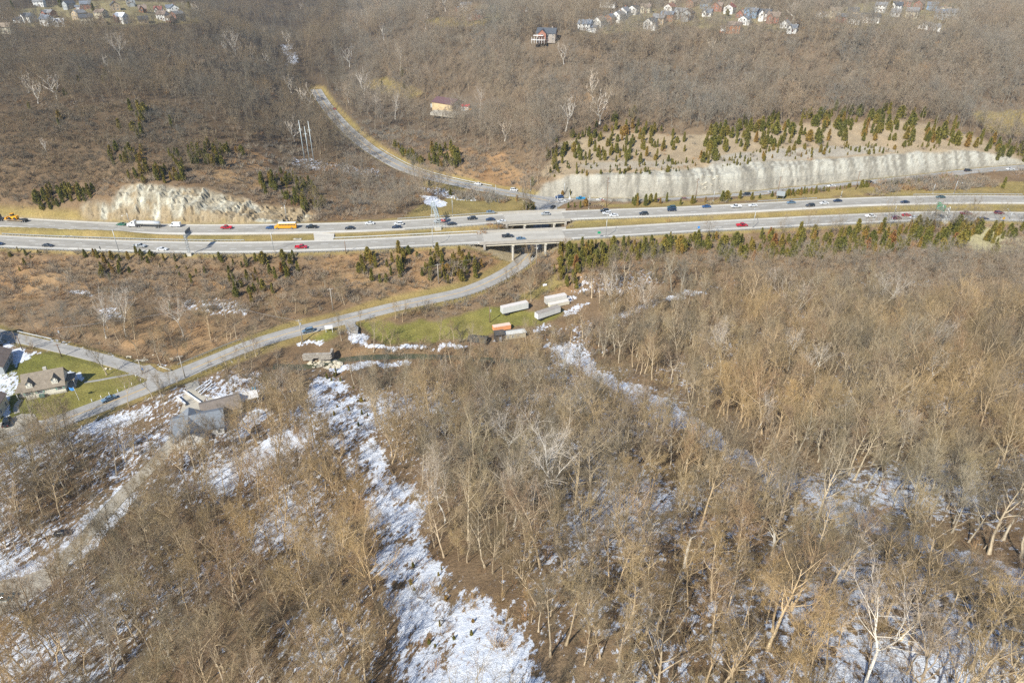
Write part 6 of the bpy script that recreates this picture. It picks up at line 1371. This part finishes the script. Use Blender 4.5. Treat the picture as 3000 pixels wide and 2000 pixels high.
for x_ in (-8.2,-6.9,2.6,3.9,7.7):
    for s in (-1, 1): w = put('wheel', bw, o, (x_, s*1.05, .5)); put('rim', _vm['wheel'][1], w, (0,0,0), (0,0,0), (1.4,1.25,1.4))
# lowboy with the yellow machine
p, a = on_road(FAR_C, 40, 648, 1); o = empty('lowboy_truck', tuple(p), a, 'dark tractor with a lowboy trailer at the left picture edge', 'truck', 'traffic on the roads')
build(MB().box((-1.0,0,.95), (11,2.6,.3)), 'deck', plain('trailer_tan', (.38,.27,.16), .8), o); build(MB().box((-6.2,0,1.2), (3.4,2.4,.35)), 'rear_deck', M_DARK, o); build(MB().box((5.6,0,1.5), (3.0,1.4,.35)), 'gooseneck', M_DARK, o)
build(MB().prism([(7.2,.7),(7.2,3.1),(7.6,3.3),(9.2,2.9),(9.6,1.9),(11.2,1.7),(11.4,.7)], -1.15, 1.15), 'cab', paint('dark'), o)
for x_ in (-7.5,-6.3,-5.1,5.8,7.0,10.4):
    for s in (-1, 1): w = put('wheel', bw, o, (x_, s*1.0, .5)); put('rim', _vm['wheel'][1], w, (0,0,0), (0,0,0), (1.2,1.25,1.2))
m_ = empty('wheel_loader', tuple(p+Vector((0,0,1.1))), a, 'bright yellow construction machine with black cab riding on the lowboy trailer', 'loader')
build(MB().prism([(-3.2,.5),(-3.2,1.9),(-2.6,2.1),(-.9,2.0),(-.4,1.0),(-.4,.5)], -.95, .95), 'engine_hood', paint('yellow'), m_); build(MB().prism([(-.4,.6),(-.4,1.6),(.6,1.6),(1.6,1.0),(1.6,.6)], -.7, .7), 'front_frame', paint('yellow'), m_)
build(MB().box((-.5,0,2.5), (1.4,1.3,1.1), taper=(.9,.85)), 'cab', M_VG, m_); build(MB().box((-.5,0,3.12), (1.7,1.6,.16)), 'cab_roof', paint('yellow'), m_)
build(MB().bar((1.0,-.5,1.3),(3.0,-.5,.7),.16), 'lift_arm', paint('yellow'), m_); build(MB().bar((1.0,.5,1.3),(3.0,.5,.7),.16), 'lift_arm', paint('yellow'), m_); build(MB().prism([(2.8,.1),(2.8,1.2),(3.2,1.3),(3.9,.2)], -1.25, 1.25), 'bucket', paint('yellow'), m_)
lw = MB().tube([(0,-.28,0),(0,.28,0)], .72, 14).mesh('wheel', M_TYRE)
for x_ in (-2.2, 1.0):
    for s in (-1, 1): put('wheel', lw, m_, (x_, s*1.05, .72))
# excavator by the barn
p = hit(1378, 326); m_ = empty('excavator', tuple(p), R(200), 'small yellow digger among clutter right of the tan barn', 'excavator'); build(MB().box((0,0,1.5), (2.4,1.8,1.2), taper=(.9,.9)), 'cab', paint('yellow'), m_); build(MB().box((0,.9,.4), (2.8,.5,.8)), 'track', M_DARK, m_); build(MB().box((0,-.9,.4), (2.8,.5,.8)), 'track', M_DARK, m_); build(MB().tube([(1,0,1.6),(2.8,0,3.2),(4.2,0,1.2)], .2, 5), 'boom', paint('yellow'), m_)
# ---------------------------------------------------------------- planting
def keepout(q):
    ok = np.ones(len(q), bool)
    for x, y, r in built_clear: ok &= (q[:, 0]-x)**2+(q[:, 1]-y)**2 > r*r
    return ok
q = np.concatenate([jitter(22, 240, 4.1), jitter(240, 520, 5.6), jitter(520, 800, 7.2), jitter(800, 1250, 9.5)])
x, y = q[:, 0], q[:, 1]; z = gz(x, y)
ok = inframe(x, y, z, 160, 18) & ~grid_at(notree | roadclear, x, y)
scr = grid_at(scrub, x, y); thn = grid_at(thinwood, x, y)
dn = fbm(x, y, 35, 3, 51); _qa, _qb = sight(x, y, z)
ok &= (rg.random(len(x)) < np.where(grid_at(LEFTH, x, y), .30, np.where(thn, .55, np.where(scr, np.where((_qa > 1600) & (_qb < 740), 0, .05), np.clip(.40+dn*1.0, 0, 1)))))
# houses stand in thinner planting on the ridge tops
_pa, _pb = sight(x, y, z)
ok &= ~((_pa < 1750) & (_pb > 860) & (_pb < 1130) & (rg.random(len(x)) < .45))
ok &= ~((grid_at(yard, x, y) > .3) & (rg.random(len(x)) < .45))
ok &= keepout(q)
q = q[ok]; x, y = q[:, 0], q[:, 1]; z = gz(x, y); thn = thn[ok]; scr = scr[ok]
dist = np.sqrt(x*x+y*y+(z-CAMH)**2)
hs = .62+.5*rg.random(len(x)); hs *= np.where(scr | thn, .62, 1.0)*np.where(y < 150, .92, 1)
px_, py_ = sight(x, y, z)
hs *= np.where((px_ < 900) & (py_ < 560), .78, 1)
_m = (1-sstep(1080, 1350, py_))*sstep(640, 720, py_)
hs *= 1-_m*np.where(px_ < 1750, .42, .30)
hs *= 1-.24*sstep(1000, 1300, py_)
_dd = grid_at(dr['drv'], x, y-9); hs *= np.where(_dd < 11, .7, 1)
_ry = grid_at(yard, x, y-12) > .3; hs *= np.where(_ry, .6, 1)
vis = (px_ > -20) & (px_ < 3020) & (py_ < 2080)
size_px = hs*20*FPX/dist
order = np.argsort(-np.where(vis, size_px, 0))
NIND = 290
ind = order[:NIND]; rest = order[NIND:]
def region_of(px, py):
    if px < 1000 and py > 1250:
        if px > 650: return 'just left of the snow clearing'
        return 'along the curving snowy drive' if py < 1750 else 'in woods below the curving drive'
    if px < 1000: return 'between valley road and snow patches'
    if px < 1300: return 'right of the snow clearing edge' if py > 1300 else 'at the clearing head near the creek'
    if px < 1750: return 'in woods right of the clearing' if py < 1650 else 'on the slope at bottom centre'
    if px < 2350: return 'below the long diagonal snow streak' if py > 1400 else 'beside the long diagonal snow streak'
    return 'on the wooded slope at far right' if py < 1500 else 'among bottom right snow patches'
LOOK = ['slim high-crowned', 'slender bare-trunked', 'stout wide-limbed', 'round fine-twigged', 'low-forked', 'thin twiggy', 'heavy-limbed', 'low bushy']
todo = []
for i in ind:
    k = int(rg.integers(0, 8)); pale = rg.random() < .035
    if y[i] < 75: k = [0, 1, 3, 5, 7, 1][int(rg.integers(0, 6))]
    s = float(hs[i]); rz = float(rg.random()*6.28)
    reg_ = region_of(px_[i], py_[i]); lx, ly = float(rg.normal()*.06), float(rg.normal()*.07)
    if pale: kk = int(rg.integers(0, 2)); tm, cm, h = near_pale[kk]; look = ('pale spreading', 'pale forked')[kk]
    else: tm, cm = near_me[k]; look = LOOK[k]
    szw = 'tall ' if s > .72 else 'short ' if s < .52 else ''
    # the lean is about the world axes, so the tilt is set after the turn
    o = empty('bare_tree', (float(x[i]), float(y[i]), float(z[i])-.15), 0, None, 'tree', 'bare trees of the near woods')
    o.rotation_mode = 'QUATERNION'; o.rotation_quaternion = Matrix.Rotation(ly, 4, 'Y').to_quaternion()@Matrix.Rotation(lx, 4, 'X').to_quaternion()@Matrix.Rotation(rz, 4, 'Z').to_quaternion()
    lean = ' leaning right' if ly > .06 else ' leaning left' if ly < -.06 else ''
    todo.append((o, szw+look+' tree'+lean+' '+reg_, float(px_[i]))); o.scale = (s*1.05, s*1.05, s)
    put('trunk', tm, o); put('crown', cm, o)
settle(todo)
farm = dist[rest] > 330
def sc(name, sel, coll, nk, pale_p, hh):
    ix = rest[sel]; k = rg.integers(0, nk-1, len(ix)); k = np.where(rg.random(len(ix)) < pale_p, nk-1, k)
    s = hs[ix]*hh; turn = np.stack([rg.normal(size=len(ix))*.04, rg.normal(size=len(ix))*.04, rg.random(len(ix))*6.28], 1)
    w = s*(.9+.3*rg.random(len(ix)))
    return scatter(name, np.stack([x[ix], y[ix], z[ix]-.15], 1), k, turn, np.stack([w, w, s], 1), coll)
sc('woodland', ~farm, lib('near_stock', MIDM), 9, .012, 1.0)
lh = (px_[rest] < 1010) & (py_[rest] < 660)
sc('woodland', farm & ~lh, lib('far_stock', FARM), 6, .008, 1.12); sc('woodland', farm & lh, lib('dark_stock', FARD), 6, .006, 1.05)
# undergrowth
def bushes(name, q, prob, coll, nk, smin, smax, kinds=None):
    x, y = q[:, 0], q[:, 1]; z = gz(x, y); px, py = sight(x, y, z)
    ok = (px > -60) & (px < 3060) & (py < 2060) & (py > -20) & keepout(q)
    ok &= rg.random(len(q)) < prob(x, y); x, y, z = x[ok], y[ok], z[ok]; n = len(x)
    s = smin+(smax-smin)*rg.random(n)**1.6
    scatter(name, np.stack([x, y, z-.05], 1), rg.integers(0, nk, n), np.stack([np.zeros(n), np.zeros(n), rg.random(n)*6.28], 1), np.stack([s*1.1, s*1.1, s], 1), coll)
rc2 = (dr['far'] < 9.4) | (dr['near'] < 9.4) | (dr['front'] < 7.5) | (dr['side'] < 7) | (dr['val'] < 6) | (dr['north'] < 4) | (dr['drv'] < 3)
def pb(x, y):
    sn = grid_at(snow, x, y); nt_ = grid_at(notree, x, y); rr = grid_at(rc2, x, y); clr = grid_at(s1 > .42, x, y); band = grid_at(notree & (GY < 215) & (GX > 15) & (s1 < .42), x, y)
    d = fbm(x, y, 14, 3, 61); p = np.clip((d-.36)*3.0, 0, .9); p *= np.where(sn > .6, .3, 1)*np.where(dry_at(x, y) > .6, .06, 1)
    p = np.where(clr, np.clip((d-.36)*1.9, 0.05, .5), p)
    p = np.where(band, np.where(sn > .6, .12, .75), p)
    return np.where(rr | (nt_ & ~clr & ~band), 0, p)
def dry_at(x, y): return grid_at(np.maximum(dry, green), x, y)
bushes('undergrowth', jitter(28, 320, 2.9), pb, lib('brush_stock', BUSH), 5, .45, 1.05)
def pf(x, y):
    sc_ = grid_at(scrub & (tanm < .3), x, y); nt_ = grid_at(notree, x, y); rr = grid_at(rc2, x, y); d = fbm(x, y, 22, 3, 62)
    p = np.where(sc_, np.clip((d-.16)*4.2, 0, 1), .22); p *= np.where(dry_at(x, y) > .6, .02, 1)*np.where(grid_at(tanm, x, y) > .3, .25, 1)*np.where(grid_at(rust, x, y) > .5, .62, 1)
    return np.where(rr | nt_, 0, p)
wd_ = lambda x, y: np.where(grid_at((snow > .45) & (GY < 330) & ~rc2, x, y), np.clip((fbm(x, y, 6, 3, 63)-.38)*3.2, .04, .85), 0)
bushes('weeds', jitter(40, 300, 1.5), wd_, lib('weed_stock', BUSH[:1]+BUSH[2:3]+BUSH[4:5]), 3, .14, .5)
lhx = lambda x, y: grid_at(LEFTH, x, y)
bushes('undergrowth', jitter(215, 700, 3.0), lambda x, y: pf(x, y)*(~lhx(x, y)), lib('far_brush_stock', FBUSH), 3, .45, 1.1)
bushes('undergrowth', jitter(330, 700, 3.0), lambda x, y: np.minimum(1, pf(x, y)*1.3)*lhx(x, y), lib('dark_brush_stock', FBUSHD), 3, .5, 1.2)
THK = [(2560,548),(2600,525),(2680,516),(2780,518),(2900,530),(2935,546),(2820,556),(2740,560),(2580,566)]
REED = [(1330,566),(1380,562),(1440,572),(1500,590),(1490,598),(1420,590),(1340,578)]
thk = inpoly(WX, WY, THK) | inpoly(WX, WY, REED)
bushes('undergrowth', jitter(360, 480, 2.3), lambda x, y: np.where(grid_at(thk & ~rc2, x, y), .95, 0), bpy.data.collections['far_brush_stock'], 3, .7, 1.35)
bushes('undergrowth', jitter(310, 350, 2.0), lambda x, y: np.where(grid_at(inpoly(PX, PY, [(1395,690),(1430,655),(1490,652),(1500,675)]) | inpoly(PX, PY, [(1640,650),(1675,648),(1680,668),(1640,668)]), x, y), .8, 0), bpy.data.collections['far_brush_stock'], 3, .5, .9)
# evergreens (red cedars)
CZ = [([(1240,470),(1262,440),(1285,470),(1270,490)], 7, (4, 6)),([(1265,440),(1335,430),(1350,480),(1330,500),(1280,495)], 20, (5, 8)),([(1150,425),(1180,440),(1240,480),(1210,485)], 20, (3.5, 6)),
 ([(1560,490),(1610,440),(1640,400),(1720,385),(1800,350),(1860,330),(1920,380),(1980,400),(2020,420),(2020,470),(1900,480),(1700,470),(1620,505)], 116, (4, 8)),
 ([(2040,470),(2060,390),(2200,360),(2300,340),(2400,330),(2480,320),(2560,320),(2640,330),(2720,340),(2790,360),(2850,400),(2950,430),(3010,450),(3010,485),(2850,435),(2700,415),(2500,415),(2300,430),(2150,450),(2060,495)], 218, (4.5, 9)),
 ([(1580,520),(1640,480),(1800,480),(2040,470),(2040,500),(1900,512),(1700,516)], 65, (1.6, 4)), ([(2060,470),(2300,430),(2700,415),(2860,430),(2700,445),(2400,462),(2100,492)], 116, (1.4, 4.5)),
 ([(1640,735),(1900,712),(2100,700),(2100,730),(1900,760),(1700,800),(1620,800)], 105, (4, 8)), ([(2100,700),(2300,690),(2500,678),(2700,668),(2700,735),(2400,760),(2100,770)], 115, (4, 8.5)), ([(2700,668),(2880,660),(2860,700),(2780,745),(2700,730)], 38, (5, 9)), ([(2880,680),(3010,665),(3010,700),(2900,720)], 12, (3, 7)),
 ([(1040,745),(1200,740),(1180,830),(1060,830)], 20, (4, 8)),([(1180,742),(1420,745),(1400,830),(1250,830),(1180,800)], 49, (2.5, 7.5)),([(740,760),(900,750),(860,860),(740,880)], 13, (4, 7)),([(640,760),(760,760),(760,900),(680,870)], 20, (3, 6)),
 ([(240,745),(460,740),(450,790),(300,830)], 23, (3, 5.5)),([(20,730),(120,740),(100,800),(20,790)], 7, (2, 4)),([(460,750),(640,745),(600,850),(480,830)], 12, (2, 4)),([(1640,790),(1700,790),(1700,850),(1640,850)], 12, (3, 6)),
 ([(80,600),(150,565),(280,560),(270,590),(120,630)], 32, (4, 7)),([(345,525),(420,500),(540,500),(560,540),(400,540)], 20, (4, 8)),([(310,440),(430,430),(440,480),(330,485)], 17, (4, 6.5)),([(480,450),(640,420),(700,450),(660,490),(520,490)], 32, (4, 7)),
 ([(760,540),(830,505),(930,560),(965,610),(900,620),(820,590),(760,570)], 49, (3.5, 8)),([(380,320),(430,330),(430,400),(390,395)], 6, (5, 8)),([(540,450),(640,420),(620,480),(560,480)], 9, (4, 6)),
 ([(1850,598),(1960,594),(1960,590),(1850,592)], 6, (4, 6)),([(2290,572),(2440,556),(2440,562),(2290,580)], 20, (2, 4)),([(2440,553),(2560,542),(2560,548),(2440,560)], 13, (2, 3.5)),([(2600,538),(2860,515),(2880,520),(2620,545)], 12, (2, 3)),([(1560,600),(1570,625),(1540,625),(1535,610)], 10, (2, 4)),
 ([(0,300),(300,200),(600,250),(560,420),(200,400)], 9, (4, 6)),([(930,1150),(1040,1130),(1100,1260),(1000,1250)], 12, (1, 2)),([(1150,1500),(1240,1480),(1400,1850),(1250,1950)], 13, (.8, 1.8)),([(930,1085),(1000,1085),(1010,1120),(940,1120)], 7, (1.5, 2.5))]
single = [(353,385,8),(412,375,5),(416,395,7),(404,350,5),(503,372,7),(312,228,6),(240,222,6),(350,215,6),(710,455,6),(2920,470,6),(2937,552,7),(1860,602,6.5),(1867,603,5.5),(1890,603,7),(1716,604,4.5),(1683,607,3),(1700,609,4),(1665,610,3.5),(1648,572,3),(1670,571,3.5),(1934,597,3.5),(1993,600,4),(2027,597,5),(2035,595,4),(2066,594,3.5),(2115,589,6),(2128,588,6),(2167,582,5),(2202,585,4.5),(2225,582,3),
 (2261,577,3.5),(2308,573,4),(2354,568,4.5),(2390,560,3.5),(2524,545,4),(2850,682,8),(2920,690,7),(2888,705,6),(2965,700,6),(2910,745,6),(500,905,4),(1120,265,8),(1185,262,9),(1178,225,8),(40,30,9),(180,22,11),(275,35,8),(555,25,8),(2605,38,10),(2778,30,7),(2793,32,7),(2806,34,7),(1160,28,6),(2130,48,6),(1258,545,4),(1320,572,4),(2135,1165,3),(1560,545,6),(1515,590,4)]
ced = []
for poly, n_, (a, b_) in CZ:
    xs = [p[0] for p in poly]; ys = [p[1] for p in poly]; c_ = 0; tries = 0
    while c_ < n_ and tries < n_*30:
        tries += 1; ux, uy = rg.uniform(min(xs), max(xs)), rg.uniform(min(ys), max(ys))
        if not inpoly(np.array(ux), np.array(uy), poly): continue
        ux = float(ux); h = a+(b_-a)*rg.random()**1.3; p = hit(ux, uy)
        if any(float(grid_at(dr[k], p.x, p.y)) < ROADS[k][1]+1.8 for k in dr): continue
        if any((p.x-c[0])**2+(p.y-c[1])**2 < (.22*h+.7)**2 for c in ced[-160:]): continue
        ced.append((p.x, p.y, p.z, h, rg.random() < .03)); c_ += 1
for ux, uy, h in single: p = hit(ux, uy); ced.append((p.x, p.y, p.z, h, False))
p = hit(1687, 790); ced.append((p.x, p.y, p.z, 8, True)); p = hit(827, 800); ced.append((p.x, p.y, p.z, 6, True))
ced.sort(key=lambda c: -c[3]/math.sqrt(c[0]**2+c[1]**2))
def creg(px, py):
    if py > 1000: return 'in the snow clearing'
    if py > 655 and px > 1640: return ('on the bank right of the bridge' if px < 2100 else 'in the belt under the near carriageway' if px < 2680 else 'near the green road sign at far right')
    if py > 735: return 'on the embankment left of the bridge' if px > 1000 else 'in embankment scrub' if px > 620 else 'on the left embankment'
    if px > 1540 and py > 520: return 'beside the frontage road'
    if px > 2040: return 'in belt above the grey cut' if py < 440 else 'on tan terrace above the grey cut'
    if px > 1540: return 'at left end of upper belt'
    if px > 1130: return 'on the slope above the side road'
    if px > 740: return 'right of the pale cut'
    if py > 490: return 'on the rim of the pale rock cut' if px > 330 else 'in the row left of the pale rock cut'
    return 'on the brown hillside at upper left'
CL = ['full cedar', 'columnar cedar', 'broad cedar', 'pointed cedar', 'very slim cedar']
ctodo = []
for x_, y_, z_, h, rusty in ced[:285]:
    k = int(rg.integers(0, 5)); u_, v_ = sight(x_, y_, z_); s = h/5*.9
    sz = 'tall ' if h > 6.5 else 'small ' if h < 3.5 else ''
    lab = ('rust-brown cedar ' if rusty else sz+CL[k]+' ')+creg(float(u_), float(v_))
    o = empty('cedar_tree', (x_, y_, z_-.1), float(rg.random()*6.28), None, 'tree', 'cedars of the roadside slopes')
    w = s*float(rg.uniform(.75, 1.2)); o.scale = (w, w, s*1.05)
    tm, cm = RUST_ME if rusty else CED_ME[k]
    put('trunk', tm, o); put('foliage', cm, o); ctodo.append((o, lab, float(u_)))
settle(ctodo)
rs = ced[285:]
if rs:
    a = np.array([c[:4] for c in rs]); n_ = len(a); s = a[:, 3]/5; w = s*rg.uniform(.8, 1.15, n_)
    scatter('cedar_woods', a[:, :3]-[0, 0, .1], rg.integers(0, 5, n_), np.stack([np.zeros(n_), np.zeros(n_), rg.random(n_)*6.28], 1), np.stack([w, w, s], 1), lib('cedar_stock', CED_J))
# standout pale trees, each placed where it stands
STAND = [(2315,945,2,.85,'big white-barked sycamore with a fan of bare limbs, right of centre in the woods'),(2575,935,1,.95,'white-limbed forked sycamore in the woods near the right edge'),(370,985,1,.95,'white-barked forked tree with curved trunk in the wood below the highway at left'),
 (538,985,1,.9,'white-barked forked tree right of its twin, in the wood below the highway'),(312,990,0,.8,'leaning pale-trunked tree left of the white forked trees'),(1865,940,2,.8,'pale many-limbed tree beside the snowy track below the cedars'),(1885,935,1,.8,'pale bent tree touching the snowy track'),
 (1795,945,0,.9,'pale tall tree left of the snowy track'),(1625,1500,0,1.0,'pale stout tree in the brown wood below the clearing edge'),(1305,1535,1,.85,'pale slender tree with crooked trunk at right edge of the snow clearing'),(2110,1100,1,.9,'tall pale tree above the diagonal snow streak'),
 (1115,345,1,.85,'white-trunked tree right of the side road curve'),(1158,350,0,.8,'white-trunked tree beside the side road, rightmost of the pair'),(1405,345,0,.9,'pale slim tree just right of the tan metal barn'),(1173,215,0,.95,'tall white-trunked tree left of the tan metal barn'),(690,160,2,.9,'white-limbed tree high on the left hillside'),(360,190,1,1.0,'pale forked tree high on the left hillside')]
for ux, uy, k, s, lab in STAND:
    p = hit(ux, uy); tm, cm, h = near_pale[k]
    o = empty('pale_tree', (p.x, p.y, p.z-.15), float(rg.random()*6.28), lab, 'tree', 'pale-barked trees'); o.scale = (s, s, s); put('trunk', tm, o); put('crown', cm, o)
for ux, uy, h, lab in [(2005,1665,8,'broken pale snag with forked tip among the bottom right trees'),(1730,1630,7,'broken-off pale snag standing in the brown wood'),(2260,1630,7,'reddish broken snag below the diagonal snow streak')]:
    p = hit(ux, uy); a, b_ = make_snag(h); o = empty('dead_snag', (p.x, p.y, p.z-.1), 0, lab, 'snag'); put('trunk', a, o); put('branch_stubs', b_, o)
p = hit(313, 1098); tm, cm = near_me[2]; o = empty('bare_tree', (p.x, p.y, p.z-.1), 1.2, 'lone dark spreading tree on the green lawn beside the house', 'tree'); o.scale = (.72, .72, .62); put('trunk', tm, o); put('crown', cm, o)
# ---------------------------------------------------------------- haze over the valley
mb = MB(); mb.box((0, 1650, 62), (5600, 3660, 220)); m = bpy.data.materials.new('haze'); m.use_nodes = True; t = m.node_tree; t.nodes.clear()
o_ = t.nodes.new('ShaderNodeOutputMaterial'); v_ = t.nodes.new('ShaderNodeVolumePrincipled'); v_.inputs['Color'].default_value = (.62,.80,1,1); v_.inputs['Density'].default_value = 0.00008; v_.inputs['Anisotropy'].default_value = .2
t.links.new(v_.outputs[0], o_.inputs['Volume']); hz = build(mb, 'haze', m); tag(hz, kind='stuff'); scene.cycles.volume_bounces = 0
